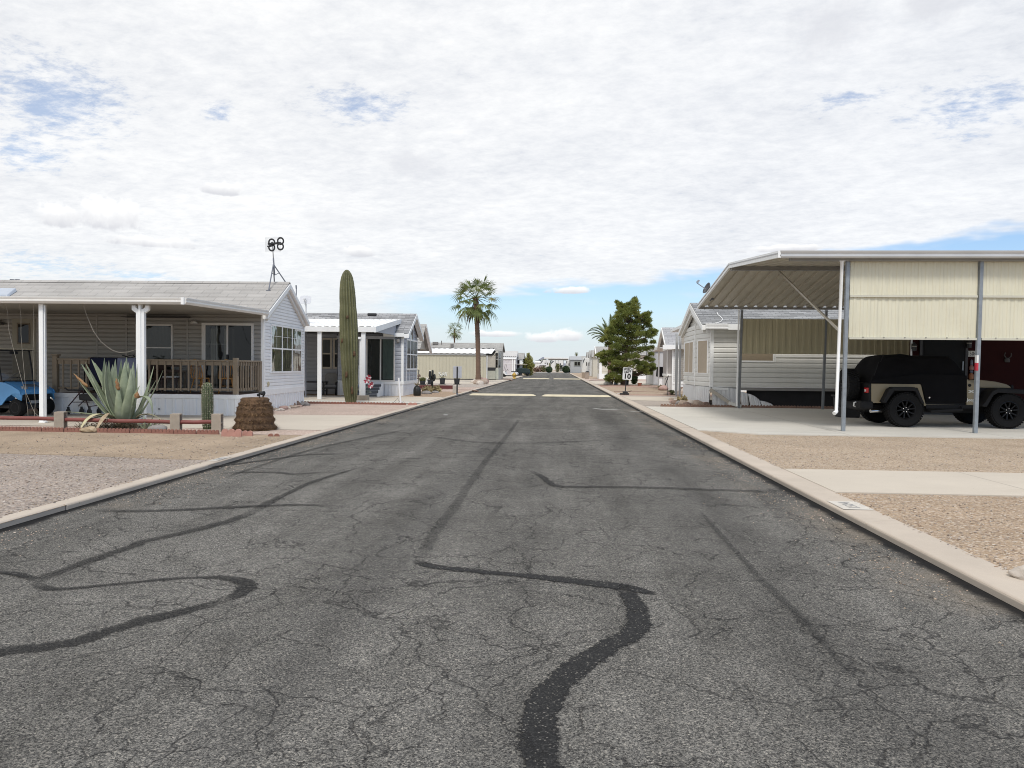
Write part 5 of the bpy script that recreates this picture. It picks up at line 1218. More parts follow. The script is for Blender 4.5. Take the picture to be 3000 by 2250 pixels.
for i in range(10):
    a_, b_ = math.pi*i/10, math.pi*(i+1)/10; m.hexa([fs2(vm+.55*math.cos(a_), .05, 3.2+.42*math.sin(a_)), fs2(vm+.55*math.cos(b_), .05, 3.2+.42*math.sin(b_)), fs2(vm+.55*math.cos(b_), 0, 3.2+.42*math.sin(b_)), fs2(vm+.55*math.cos(a_), 0, 3.2+.42*math.sin(a_)), fs2(vm+.46*math.cos(a_), .05, 3.2+.34*math.sin(a_)), fs2(vm+.46*math.cos(b_), .05, 3.2+.34*math.sin(b_)), fs2(vm+.46*math.cos(b_), 0, 3.2+.34*math.sin(b_)), fs2(vm+.46*math.cos(a_), 0, 3.2+.34*math.sin(a_))])
for a_ in (v0, vm-.6, vm+.6, v1-.08): fbox(m, a_, a_+.08, SK+.14, zz[0], fs2, 0, .04)
fa = m.build('fanlight', TRIM, H2)
m = mb(); m.add([fs2(vm+.46*math.cos(math.pi*i/10), .03, 3.2+.34*math.sin(math.pi*i/10)) for i in range(11)]+[fs2(vm-.46, .03, zz[2]), fs2(vm+.46, .03, zz[2])], [tuple(range(13))]); m.build('pane', GLASS, fa)
q = h2.front(1168, 993, -.1); m = mb(); m.lathe([(.05, 0), (.09, -.03), (.08, -.14), (.03, -.18)], (q.x, -.15, q.z), 12); m.tube([(q.x, 0, q.z+.03), (q.x, -.15, q.z+.03)], .02); m.build('wall_lamp', M('lamp bronze', (.3, .29, .28), .4), H2, smooth=40)
# steps with railing
u0, u1 = h2.front(1046, 1155, -1.0).x, h2.front(1106, 1155, -1.0).x
STP = M('grey step boards', (.15, .155, .165), .7, .1, 5)
S_ = thing('steps', None, None); S_.parent = H2
for i in range(4):
    z = SK*(i+1)/4; m = mb(); m.box(u0+.02*i, u1, -1.35+.3*i, -.02, z-SK/4+(.0 if i else .02), z-.035); m.build('riser', STP, S_)
    m = mb(); m.box(u0-.02, u1+.03, -1.39+.3*i, -1.02+.3*i if i < 3 else -.05, z-.034, z); m.build('tread', M('tread grey', (.27, .275, .285), .7, .1, 5), S_)
m = mb()
for i in range(4): m.box(u1+.04, u1+.10, -1.35+.3*i, -1.05+.3*i, .02, SK*(i+1)/4+.03)
m.build('stringer', TRIM, S_)
m = mb(); a_, b_ = Vector((u0-.08, -1.45, .95)), Vector((u0-.08, .9, SK+1.35)); m.bar(a_, b_, .05, .09); m.bar(a_-Vector((0, 0, .8)), b_-Vector((0, 0, .95)), .05, .09)
for i in range(14): q = a_+(b_-a_)*i/13; m.box(q.x-.015, q.x+.015, q.y-.02, q.y+.02, q.z-.85-.1*i/13, q.z)
m.box(u0-.115, u0-.045, -1.5, -1.42, .02, 1.0); m.build('railing', TRIM, S_)
# patio furniture
GRYC = M('grey brown cushion', (.24, .23, .215), .9, .1, 10)
def patio_chair(label, u, v, rz):
    T = thing('patio_chair', label, 'chair', h2.w(u, v, .02), h2.ang+rz, 'patio chairs at the second home')
    m = mb(); m.box(-.3, .3, -.3, .28, .36, .5); m.build('cushion', GRYC, T, bevel=.05)
    m = mb(); n = 9; m.prism([(-.3, .45), (-.3, .95), (-.26, 1.03), (-.1, 1.07), (.1, 1.07), (.26, 1.03), (.3, .95), (.3, .45)], lambda a, b: (a, .22+(b-.45)*.15, b), lambda a, b: (a, .34+(b-.45)*.15, b)); m.build('backrest', GRYC, T, bevel=.03)
    for sg in (-1, 1):
        m = mb(); m.tube([(sg*.36, -.36, 0), (sg*.37, -.33, .6), (sg*.37, -.2, .65), (sg*.36, .3, .62)], .028, 8); m.tube([(sg*.36, .3, .62), (sg*.36, .36, 0)], .028, 8); m.build('arm', BLACKM, T, smooth=True)
    m = mb(); m.box(-.36, .36, -.33, -.29, .30, .36); m.box(-.36, .36, .3, .34, .30, .36); m.build('chair_rail', BLACKM, T)
e = h2.top(966, 1158); patio_chair('dark patio chair with grey cushions left of the saguaro, nearer the white post', e.x, e.y+.1, rad(8))
e = h2.top(1006, 1158); patio_chair('dark patio chair with grey cushions half hidden behind the saguaro', e.x+.1, e.y+.15, rad(-25))
e = h2.top(912, 1158); T = thing('patio_table', 'low black bench table beside the first skirt corner on the second patio', 'table', h2.w(e.x, e.y, .02), h2.ang)
m = mb(); m.box(-.8, .75, -.3, .3, .60, .66); m.build('table_top', BLACKM, T); m = mb(); m.box(-.8, .72, -.25, .25, .18, .22); m.build('shelf', BLACKM, T)
for x in (-.74, .68):
    for y in (-.26, .26): m = mb(); m.box(x-.03, x+.03, y-.03, y+.03, 0, .6); m.build('leg', BLACKM, T)
# metal flower stake, white stake
def stake_flower():
    p = G(1079, 1182); T = thing('flower_stake', 'red and white metal flower stake beside the right awning post', 'garden stake', p); k = p.y/2080
    g_ = lambda x, y: Vector(((x-1079)*k, 0, (1182-y)*k))
    m = mb(); m.tube([g_(1079, 1182), g_(1078, 1160), g_(1076, 1146), g_(1079, 1136), g_(1077, 1110)], .008, 6); m.tube([g_(1078, 1150), g_(1084, 1135), g_(1089, 1130)], .006, 6); m.tube([g_(1077, 1130), g_(1070, 1134)], .006); m.build('stem', M('stake green', (.09, .12, .10), .6), T)
    R_, W_ = M('petal red', (.30, .025, .045), .45, .2, 9), M('petal white', (.6, .55, .55), .45, .1, 9)
    for x, y, r in ((1080, 1105, .12), (1075, 1114, .13), (1089, 1124, .10), (1086, 1129, .12)):
        c = g_(x, y); a, b = mb(), mb()
        for i in range(8):
            q = i*math.pi/4; d = Vector((math.cos(q), -.35, math.sin(q)))*r; s = Vector((-math.sin(q), 0, math.cos(q)))*r*.34
            (a if i % 3 else b).poly(c, c+d*.6+s, c+d, c+d*.6-s)
        bl = a.build('blossom', R_, T, solid=.006); b.build('petal', W_, bl, solid=.006)
    m = mb(); 
    for x, y in ((1070, 1133), (1079, 1149)):
        c = g_(x, y); m.poly(c, c+Vector((.08, -.02, .05)), c+Vector((.14, 0, -.01)), c+Vector((.07, .02, -.04)))
    m.build('leaf', M('leaf metal', (.16, .19, .18), .6), T, solid=.005)
stake_flower()
p = G(1174, 1184.5); T = mb(); k = p.y/2080; T.tube([(0, 0, 0), (-6.5*k, 0, 78*k)], .035, 8); tag(T.build('white_stake', WHITEM, loc=p, smooth=40), 'leaning white pipe stake at the edge of the second driveway', 'stake')
m = mb(); m.tube([(0, 0, 0), (-.15, .05, .22), (-.32, .1, .05)], .008); m.tube([(0, 0, 0), (.1, 0, .1)], .008); tag(m.build('wire_stem', POLE, loc=(p.x, p.y+.05, 0)), 'thin bent wire at the foot of the leaning white stake', 'wire')
# ================================================================ LEFT, BEYOND THE SECOND HOME
CBLK = M('painted black cactus', (.014, .015, .014), .55, .25, 12)
def k_at(p): return p.y/2080
p = G(1222, 1160); k = k_at(p)
T = thing('cactus_sculpture', 'black barrel cactus sculpture with a straw flower at the bay window corner', 'sculpture', p); m = mb()
m.lathe([(9*k, 0), (11*k, 2*k), (11.5*k, 12*k), (11.2*k, 20*k), (9*k, 26*k), (5*k, 29.5*k), (.01, 30.5*k)], (0, 0, 0), 60, lambda q, z: 1-.1*(abs(math.sin(q*7))**.5)); m.build('body', CBLK, T, smooth=True)
m = mb()
for i in range(26):
    q = i*2.4; d = Vector((math.cos(q)*rnd.uniform(.3, 1.0), math.sin(q)*rnd.uniform(.3, 1), rnd.uniform(.1, .8)))*.28; s = Vector((-d.y, d.x, 0)).normalized()*.03; c = Vector((0, 0, 29*k)); m.poly(c, c+d*.5+s, c+d, c+d*.5-s)
m.build('blossom', M('straw flower', (.38, .33, .24), .8, .25, 12), T)
p = G(1266, 1149); k = k_at(p); T = thing('cactus_sculpture', 'black metal saguaro sculpture with two raised arms and a white crown', 'sculpture', p)
m = mb(); X = lambda x, z: ((x-1266)*k, 0, (1149-z)*k)
m.tube([X(1265.5, 1149), X(1265.5, 1120), X(1266, 1110)], [3.6*k, 3.6*k, 4*k], 12); m.tube([X(1266, 1112), X(1266.5, 1098), X(1267, 1086), X(1267, 1083)], [4*k, 3.6*k, 3.4*k, 2*k], 12)
m.tube([X(1266, 1112), X(1261, 1108), X(1258.5, 1100), X(1259, 1090), X(1259.5, 1086)], [3.6*k, 4*k, 3.7*k, 3.5*k, 2*k], 12)
m.tube([X(1266, 1115), X(1271, 1113), X(1273.5, 1106), X(1273, 1098), X(1272.5, 1095)], [3.4*k, 3.6*k, 3.3*k, 3.0*k, 1.6*k], 12); m.build('body', CBLK, T, smooth=True)
m = mb(); m.rock(X(1259, 1086), .07, .07, .04, 3); m.build('crown_flower', M('white bloom', (.7, .68, .62), .8), T)
def bush(name, label, p, rx, rz, n, mat, cat='plant', leafl=.1, group=None, stem=None):
    T = thing(name, label, cat, p, 0, group); m = mb()
    for i in range(n):
        d = Vector((rnd.gauss(0, 1), rnd.gauss(0, 1), rnd.gauss(0, 1))).normalized()*rnd.random()**.4
        c = Vector((d.x*rx, d.y*rx, rz*(1+d.z)*.5*1.05)); l = leafl*rnd.uniform(.5, 1.2); a = Vector((rnd.gauss(0, 1), rnd.gauss(0, 1), rnd.gauss(.3, 1))).normalized()*l; b = a.orthogonal().normalized()*l*.3
        m.poly(c-a, c+b, c+a, c-b)
    m.build('foliage', mat, T, recalc=False)
    if stem: s = mb(); s.tube([(0, 0, 0), (0, 0, rz*.5)], rx*.08); s.build('stem', BLACKM, T)
    return T
YEL = leafmat('straw grass', (.22, .18, .09), (.36, .29, .15), (.45, .37, .2), 6); OLV = leafmat('olive leaf', (.07, .08, .03), (.13, .14, .05), (.2, .2, .08), 5)
GRN = leafmat('shrub leaf', (.03, .055, .018), (.055, .09, .03), (.10, .15, .05), 4)
bush('low_plant', 'straw coloured tuft at the left foot of the black saguaro sculpture', G(1253, 1150), .3, .32, 160, YEL, leafl=.16)
bush('low_plant', 'straw coloured tuft at the right foot of the black saguaro sculpture', G(1278, 1148), .28, .3, 140, YEL, leafl=.16)
m = mb(); m.rock((0, 0, .06), .28, .2, .12, 8); tag(m.build('stone', STONEG, loc=G(1250, 1155), smooth=50), 'blue grey stone before the black saguaro sculpture', 'stone')
m = mb(); m.rock((0, 0, .05), .22, .15, .09, 9); tag(m.build('stone', STONEG, loc=G(1275, 1152), smooth=50), 'small grey stone right of the black saguaro sculpture', 'stone')
POT = M('black plastic pot', (.03, .032, .036), .5, .15, 5)
def pot(label, x, y, w_, h_, sq=False):
    p = G(x, y); k = k_at(p); T = thing('flower_pot', label, 'planter', p, 0, 'black pots beside the beige patio wall'); m = mb(); r = w_*k/2; h = h_*k
    m.lathe([(r*.68, .0), (r*.72, .02), (r*.9, h*.86), (r, h*.87), (r, h), (r*.9, h), (r*.88, h*.9), (.01, h*.9)], (0, 0, .0), 24); m.build('pot', POT, T, smooth=35)
    m = mb(); m.lathe([(r*1.05, 0), (r*1.15, .06), (r*1.05, .06), (r*.7, .02)], (0, 0, 0), 20); m.build('saucer', POT, T); return p, r, h
p, r, h = pot('black pot with a white flowering plant, left of the blank sign', 1296, 1127, 18.5, 19.5)
m = mb(); T = thing('potted_plant', 'white flowers on thin stems in the black pot left of the blank sign', 'plant', p+Vector((0, 0, h*.88)))
for i in range(14):
    e = Vector((rnd.uniform(-.3, .35), rnd.uniform(-.2, .2), rnd.uniform(.2, .48))); m.tube([(0, 0, 0), e*.6+Vector((0, 0, .05)), e], .008, 5)
m.build('stem', OLV, T); m = mb()
for i in range(70):
    c = Vector((rnd.uniform(-.28, .34), rnd.uniform(-.2, .2), rnd.uniform(.22, .5))); d = Vector((rnd.gauss(0, 1), rnd.gauss(0, 1), rnd.gauss(0, 1))).normalized()*.06; s = d.orthogonal().normalized()*.035; m.poly(c-d, c-s, c+d, c+s)
m.build('blossom', M('white petals', (.7, .69, .64), .8, .1, 9), T)
p, r, h = pot('black pot behind the post of the blank sign', 1338.5, 1127, 19.5, 18.5)
pot('low dark pot behind the black saguaro sculpture', 1259, 1127, 15, 15)
p, r, h = pot('dark pot with a round cactus beside the bay window', 1238, 1128, 19, 12)
bush('potted_plant', 'round olive cactus in the dark pot beside the bay window', p+Vector((0, 0, h*.7)), 9*k_at(p), 13*k_at(p), 700, OLV, leafl=.09)
m = mb(); p = G(1251, 1126); k = k_at(p); T = thing('garden_statue', 'small white animal statue between the dark pots', 'statue', p); m.rock((0, 0, .16), .10, .08, .2, 4); m.build('body', M('white statue', (.65, .64, .60), .6), T, smooth=True); m = mb(); m.rock((.02, -.03, .40), .08, .08, .09, 2); m.rock((-.05, -.03, .5), .03, .02, .06, 2); m.rock((.08, -.03, .5), .03, .02, .06, 2); m.build('head', M('white statue', (.65, .64, .60)), T, smooth=True)
# hook stand with lantern by the bay
p = G(1226, 1122); k = k_at(p); T = thing('hook_stand', 'black garden hook with a hanging ornament beside the bay window end', 'garden hook', p); m = mb(); q = lambda x, y: Vector(((x-1226)*k, 0, (1122-y)*k))
m.tube([q(1226, 1122), q(1226, 1088), q(1224, 1082), q(1229, 1087)], .03, 6); m.build('hook', BLACKM, T); m = mb(); m.rock(q(1228, 1101), .14, .1, .13, 4); m.rock(q(1226, 1108), .1, .1, .07, 4); m.build('ornament', M('rusty ornament', (.10, .065, .05), .7, .3, 9), T)
# dark red timber and small block
a_, b_ = G(1228, 1139), G(1328, 1141); m = mb(); m.box(0, b_.x-a_.x, -.08, .08, 0, .24); tag(m.build('border_beam', M('dark red timber', (.10, .022, .022), .6, .15, 4), loc=(a_.x, a_.y, 0)), 'dark red low beam bordering the bed behind the black sculpture', 'border')
p = G(1333, 1152); k = k_at(p); m = mb(); m.box(-6*k, 6*k, -.15, .15, 0, 22.5*k); tag(m.build('concrete_block', M('pale block', (.50, .46, .40), .9, .1, 6, bump=.4, bscale=50), loc=p, bevel=.02), 'pale upright block at the foot of the blank sign post', 'block')
# blank sign seen from behind
p = G(1339, 1156.5); k = k_at(p); T = thing('road_sign', 'blank grey back of a road sign on a dark post at the left kerb', 'sign', p)
sg = lambda x, y: ((x-1339)*k, (1156.5-y)*k)
m = mb(); x0, z1 = sg(1327, 1072.5); x1, z0 = sg(1352, 1107)
m.box(x0, x1, .02, .026, z0, z1); m.build('sign_plate', M('sign back aluminium', (.50, .51, .55), .45, .06, 5, metal=.3), T, bevel=.002)
m = mb(); m.box(-.035, .035, -.02, .02, 0, z1-.02); m.build('post', BLACKM, T)
for x in (-.03,):
    m = mb(); m.lathe([(.05, 0), (.05, .1)], (0, 0, 0), 8); m.build('post_base', POLE, T)
# edging of dark border beside the sign
m = mb(); m.tube([G(1200, 1143), G(1335, 1143.5), G(1385, 1144), G(1400, 1146)], .05, 6); tag(m.build('bed_border', M('brown edging', (.20, .13, .10), .8)), 'thin brown border curving through the bed beside the blank sign', 'border')

# ---------------------------------------------------------------- palms
TRK = M('palm trunk', (.155, .098, .068), .9, .25, 3, bump=.8, bscale=14, dirt=(.10, .065, .05))
FRD = leafmat('fan frond', (.08, .115, .035), (.15, .19, .06), (.26, .28, .11), 1.4, .4)
FRDY = leafmat('yellow frond', (.16, .15, .04), (.23, .21, .06), (.28, .25, .09), 1.5, .3)
FRDB = leafmat('dead frond', (.05, .035, .025), (.10, .065, .04), (.16, .11, .07), 2, .1)
def frond_fan(m, c, d, L, R_, n=22, droop=.25):
    """stalk from c along d, then a fan of pleated leaflets"""
    d = d.normalized(); up = Vector((0, 0, 1)); s = d.cross(up); s = s.normalized() if s.length > .05 else Vector((1, 0, 0)); w_ = s.cross(d)
    P = [c+d*L*i/4+Vector((0, 0, -droop*L*.35*(i/4)**2)) for i in range(5)]; m.tube(P, [.035, .03, .025, .02, .016], 4, False)
    h = P[-1]; dd = (P[-1]-P[-2]).normalized(); s = dd.cross(up); s = s.normalized() if s.length > .05 else Vector((1, 0, 0)); w_ = s.cross(dd)
    for i in range(n):
        a = (i/(n-1)-.5)*3.7; l = R_*(.72+.28*math.cos(a*.55))*rnd.uniform(.85, 1.1); e = dd*math.cos(a)+s*math.sin(a)+w_*(.25*math.cos(a*2)-.05); e.normalize()
        t_ = e.cross(w_); t_ = t_.normalized()*R_*.052 if t_.length > .05 else s*R_*.05
        p1_ = h+e*l*.58+Vector((0, 0, -droop*l*.12)); p2_ = h+e*l+Vector((rnd.gauss(0, .03), rnd.gauss(0, .03), -droop*l*rnd.uniform(.5, 1.1)))
        m.poly(h, p1_-t_, p2_, p1_+t_)
def fan_palm(name, label, p, H, r0, r1, L, R_, nf, lean=(0, 0), dead=8, skirt=True, big=True, group=None):
    T = thing(name, label, 'palm', p, 0, group); m = mb(); n = 26
    f = lambda s: Vector((lean[0]*s*s, lean[1]*s*s, H*s))
    if big:
        N_ = 60
        m.tube([f(i/N_) for i in range(N_+1)], [(r0*(1.35-.35*min(1, i/N_*9)) if i/N_ < .11 else r0+(r1-r0)*i/N_)*(1+.05*((i % 2)*2-1)) for i in range(N_+1)], 14)
    else: m.tube([f(i/8) for i in range(9)], [r0+(r1-r0)*i/8 for i in range(9)], 8)
    tr = m.build('trunk', TRK, T, smooth=50); top = f(1)
    if big:                                   # old leaf bases under the crown
        m = mb()
        for i in range(150):
            q = i*2.39996; z = H*(1-.015-.30*rnd.random()**1.5); c = Vector((lean[0]*(z/H)**2+math.cos(q)*r1, lean[1]*(z/H)**2+math.sin(q)*r1, z)); o = Vector((math.cos(q), math.sin(q), 0)); l = rnd.uniform(.12, .3); s = Vector((-o.y, o.x, 0))*.06
            m.poly(c-s, c+s, c+o*l*.55+Vector((0, 0, l))+s*.3, c+o*l*.55+Vector((0, 0, l))-s*.3)
        m.build('leaf_bases', M('leaf bases', (.10, .055, .035), .9, .3, 6), tr, recalc=False)
    a, y_, b_ = mb(), mb(), mb()
    for i in range(nf):
        q = i*2.39996+rnd.uniform(-.2, .2); e = math.sin((1-(i+.5)/nf)*1.9-.75); d = Vector((math.cos(q)*math.sqrt(max(.02, 1-e*e)), math.sin(q)*math.sqrt(max(.02, 1-e*e)), e))
        frond_fan(y_ if (i % 9 == 4) else a, top+Vector((0, 0, .05)), d, L*rnd.uniform(.8, 1.1), R_*rnd.uniform(.85, 1.1), 20 if big else 12, .2+.5*max(0, .4-e))
    for i in range(dead):
        q = i*2.39996+1; d = Vector((math.cos(q)*.55, math.sin(q)*.55, -.9)); frond_fan(b_, top+Vector((0, 0, -.1)), d, L*.6, R_*rnd.uniform(.6, 1), 10, .9)
    cr = a.build('crown', FRD, T, recalc=False)
    if y_.v: y_.build('pale_fronds', FRDY, cr, recalc=False)
    if b_.v: b_.build('dead_fronds', FRDB, cr, recalc=False)
    return T
p = G(1401, 1121); k = k_at(p)
fan_palm('fan_palm', 'tall fan palm with hanging dead fronds by the beige patio home', p, (1121-874)*k, 7.2*k, 6.8*k, 1.5, 1.1, 25, ((1391-1401)*k, 0), 8)
p = D(1331, 1070, 150); p.z = 0; k = 150/2080
fan_palm('fan_palm', 'thin distant fan palm behind the beige home, left of the tall palm', p, (1070-945)*k, .17, .15, 1.2, 1.1, 19, (0, 0), 4, big=False)
p = D(1372, 1070, 120); p.z = 0; fan_palm('fan_palm', 'bushy palm crown showing over the grey roof', p, (1070-1003)*120/2080, .2, .2, .6, .7, 22, (0, 0), 0, big=False)
p = D(1253, 1070, 150); p.z = 0; fan_palm('fan_palm', 'faint distant palm over the grey roof beside the second home', p, (1070-1003)*150/2080, .15, .15, .4, .55, 14, (0, 0), 0, big=False)
p = D(1688, 1075, 330); p.z = 0; fan_palm('fan_palm', 'far lone palm above the flat grey house at the road end', p, (1075-1027)*330/2080, .24, .2, .5, .75, 14, (0, 0), 4, big=False)
stone_pile([(1390,1123,.35,.25,.22,'far left'),(1399,1126,.4,.28,.26,'brown, left of the trunk'),(1407,1127,.35,.25,.22,'below the trunk'),(1412,1120,.3,.25,.34,'leaning on the trunk'),(1418,1126,.4,.3,.3,'right front'),(1422,1124,.3,.3,.34,'far right'),(1415,1113,.25,.2,.25,'up behind')], 'stones round the tall palm', 'rock at the foot of the tall fan palm, %s', [ST[3], ST[0], ST[3], ST[1], ST[0], ST[1], ST[0]])

# ---------------------------------------------------------------- beige patio home and those beyond
BEI = M('beige panel', (.46, .43, .335), .55, .05, 1, streak=.12)
BEIW = M('beige lap', (.45, .41, .34), .6, .05, 1)
ROOFG = shingle('far grey shingle', (.40, .39, .37), 2.2, .7, .5, .2)
y0 = 75.0; k = y0/2080
def xz(x, y, Y=None): p = AY(x, y, Y or y0); return p.x, p.z
X0 = xz(1180, 1100)[0]; X1, _ = xz(1424, 1100); ztp = xz(1350, 1041)[1]; zrt = xz(1350, 1021.5, 79)[1]
T = thing('park_home', 'beige panelled patio home with a white ribbed roof behind the tall palm', 'house', (X1, y0, 0))
m = mb(); ribbed(m, X0-X1, 0, .36, .03, lambda s, o, t_: (s, -o, .12+t_*(ztp-.12)), top=.14, rise=.03); m.build('patio_wall', BEI, T)
m = mb(); m.box(X0-X1, 0, -.12, .1, ztp, ztp+.22); m.build('gutter', M('grey gutter', (.30, .30, .30), .5), T)
m = mb(); m.box(X0-X1, -.02, .02, .1, .0, .14); m.build('wall_base', BLACKM, T)
m = mb(); ribbed(m, X0-X1, .6, .62, .03, lambda s, o, t_: (s, -.2+4.2*t_, ztp+.2+t_*(zrt-ztp-.2)+o), top=.45, rise=.05); m.build('awning', WHITEM, T, solid=.02)
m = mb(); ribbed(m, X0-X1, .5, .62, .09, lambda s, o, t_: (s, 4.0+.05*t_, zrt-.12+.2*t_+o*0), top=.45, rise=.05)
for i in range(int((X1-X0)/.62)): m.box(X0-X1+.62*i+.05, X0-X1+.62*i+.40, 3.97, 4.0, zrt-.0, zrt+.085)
m.build('rib_end_shade', M('shadow gap', (.02, .02, .02), .9), T)  # dark boxes stand in for the shade in the rib openings
m = mb(); m.box(X0-X1, 1.2, 4.1, 8.2, .0, 3.1); m.px([(4.1, 3.1), (8.2, 3.1), (6.15, 4.05)], X0-X1, 1.2); m.build('core', BEIW, T)
m = mb(); roofplane(m, X0-X1, 1.4, 3.9, 3.15, 6.15, 4.15, 8); roofplane(m, X0-X1, 1.4, 8.4, 3.15, 6.15, 4.15, 8); rf = m.build('roof', ROOFG, T)
for x in (1249, 1325): 
    m = mb(); q = xz(x, 1018, 80)[0]-X1; m.box(q-.16, q+.16, 4.7, 5.0, 3.5, 3.95); m.build('roof_vent', M('vent', (.18, .17, .16)), rf)
m = mb(); q = xz(1273, 1012, 80)[0]-X1; m.box(q-.3, q+.3, 5.4, 5.8, 3.9, 4.2); m.tube([(q+.7, 5.6, 3.9), (q+.7, 5.6, 4.35)], .05); m.build('roof_vent', M('vent', (.18, .17, .16)), rf)
m = mb(); m.px([(.1, .1), (3.8, .1), (3.8, zrt-.2), (.1, ztp)], .75, .8); m.build('end_wall', M('beige grey shade panel', (.52, .49, .42), .6), T)
m = mb(); m.box(.05, .14, -.1, .0, 0, ztp); m.build('porch_post', TRIM, T)
a_, b_ = xz(1438, 1100, 78)[0]-X1, xz(1445, 1100, 79)[0]-X1
m = mb(); m.box(1.0, 1.25, .3, 4.05, .0, 3.1); m.build('bay', M('pale beige', (.50, .48, .42), .6), T)
m = mb(); m.box(.4, 1.0, .2, .3, .1, 1.15); m.box(1.0, 1.3, .25, .32, .1, 1.2); m.build('low_wall', M('pale sage', (.44, .45, .38), .6), T)
for z in ((1.35, 2.2), (2.3, 2.9)):
    m = mb(); m.box(1.02, 1.2, .27, .30, *z); m.box(1.24, 1.27, .8, 3.3, *z); m.build('window', glass('far glass', (.1, .11, .12), .6), T)
m = mb(); m.box(.15, .98, .06, .1, 1.36, ztp); m.build('shade_screen', M('taupe screen', (.40, .365, .31), .8), T)
m = mb(); m.box(.15, .98, .05, .1, 1.02, 1.35); m.build('dark_panel', BLACKM, T)
m = mb(); m.box(.15, .98, .06, .1, .1, 1.01); m.build('low_wall', M('sage panel', (.36, .36, .30), .7), T)
# dish on its far corner
q = AY(1458, 1020, 84); S_ = thing('satellite_dish', 'dark satellite dish on the corner of the beige home', 'dish', (q.x, q.y, 0)); r = 6*84/2080
m = mb(); m.lathe([(.02, 0), (r*.5, .03), (r*.85, .10), (r, .16), (r, .18), (r*.84, .12), (.02, .03)], (0, 0, 0), 24); m.xf(Matrix.Translation((0, 0, q.z)) @ Matrix.Rotation(rad(60), 4, 'Y')); m.build('dish_bowl', M('dish grey', (.20, .20, .22), .5), S_, smooth=True)
m = mb(); m.tube([(-.1, 0, 0), (-.1, 0, q.z), (0, 0, q.z)], .05); m.build('mast', POLE, S_)
# gable of a tan home just past the second home
q0 = AY(1222, 1010, 45); p = Vector((q0.x, 45, 0)); k = 45/2080
T = thing('park_home', 'tan gable end just visible past the bay windows of the second home', 'house', p)
e1, e2 = (1234-1222)*k, (1000-960)*k
zt0, zt1 = AY(1225, 950, 45).z, AY(1240, 1016, 45).z
m = mb(); m.pz([(-9, 0), (-1.1, 0), (-1.1, 3.6), (-9, 3.6)], 0, zt1-.1); m.px([(0, zt1-.1), (3.6, zt1-.1), (1.8, zt0)], -9, -.1); m.build('wall', BEIW, T)
m = mb(); roofplane(m, -9, .25, 3.9, zt1-.15, 1.8, zt0+.12, 8); roofplane(m, -9, .25, -.25, zt1-.15, 1.8, zt0+.12, 8); m.build('roof', ROOFG, T)
m = mb(); m.hexa([(.1,4.0,zt1-.4),(.28,4.0,zt1-.4),(.28,1.8,zt0-.12),(.1,1.8,zt0-.12),(.1,4.0,zt1-.2),(.28,4.0,zt1-.2),(.28,1.8,zt0+.13),(.1,1.8,zt0+.13)]); m.build('rake_board', TRIM, T)

# white patio home beyond with pink tint
y0 = 107.0
PK = M('pinkish white panel', (.56, .52, .53), .5, .07, .5)
XA, XB = xz(1440, 1100)[0], xz(1506, 1100)[0]; z1 = xz(1470, 1052)[1]; z2 = xz(1470, 1047, 110)[1]; z3 = xz(1470, 1029, 115)[1]
T = thing('park_home', 'pinkish white patio home with a ribbed awning behind the white golf cart', 'house', (XB, y0, 0)); L = XB-XA+14
m = mb(); m.box(-L, 0, 0, .1, .22, z1); ribbed(m, -L, 0, .5, .02, lambda s, o, t_: (s, -.002-o, .22+t_*(z1-.22))); m.build('patio_wall', PK, T)
m = mb(); 
for x in (1457, 1501): q = xz(x, 1080)[0]-XB; m.box(q-.06, q+.06, -.1, -.02, 0, z1)
m.box(-.02, .2, -.05, .05, 0, z1); m.build('patio_post', TRIM, T)
m = mb(); m.box(-L, 0, .0, .3, 0, .2); m.build('wall_base', BLACKM, T)
m = mb(); m.box(-L, .3, -.15, 2.6, z1, z1+.12); m.px([(-.15, z1+.12), (2.9, z1+.12), (2.9, z2+.02)], -L, .3); aw = m.build('awning', WHITEM, T)
m = mb()
for i in range(11): q = xz(1446+i*6, 1047)[0]-XB; m.box(q, q+.17, 2.95, 3.0, z2+.03, z2+.17)
m.build('rib_end_shade', DARKROOM, aw)  # dark boxes painted as the shade inside the awning ribs
m = mb(); m.box(-L, .1, 3.1, 8, 0, z2); m.build('core', PK, T)
m = mb(); m.hexa([(-L,3.02,z2+.1),(.25,3.02,z2+.1),(.25,8,z2+.1),(-L,8,z2+.1),(-L,5.4,z3),(.25,5.4,z3),(.25,5.6,z3),(-L,5.6,z3)]); m.build('roof', M('pale roof', (.50, .49, .475), .8, .06, 1), T)
# door bay of the home behind it
y0 = 114; XC, XD = xz(1510, 1090)[0], xz(1524, 1090)[0]
T = thing('park_home', 'grey home with a dark door bay behind the covered golf cart', 'house', (XD, y0, 0))
z_ = xz(1515, 1053)[1]; m = mb(); m.box(-6, .0, 0, 4, 0, z_); m.build('wall', M('grey panel', (.42, .42, .42), .6), T)
m = mb(); m.box(XC-XD+.05, -.15, -.05, 0, .3, z_-.15); m.build('door', glass('far door', (.12, .12, .13), .4), T)
m = mb(); m.box(-.1, .35, -.3, 0, 0, z_+.1); m.build('post', TRIM, T)
zz = xz(1515, 1034, 117)[1]; m = mb(); m.hexa([(-6,-.5,z_+.1),(.6,-.5,z_+.1),(.6,4.4,z_+.1),(-6,4.4,z_+.1),(-6,1.9,zz),(.6,1.9,zz),(.6,2.1,zz),(-6,2.1,zz)]); m.build('roof', ROOFG, T)

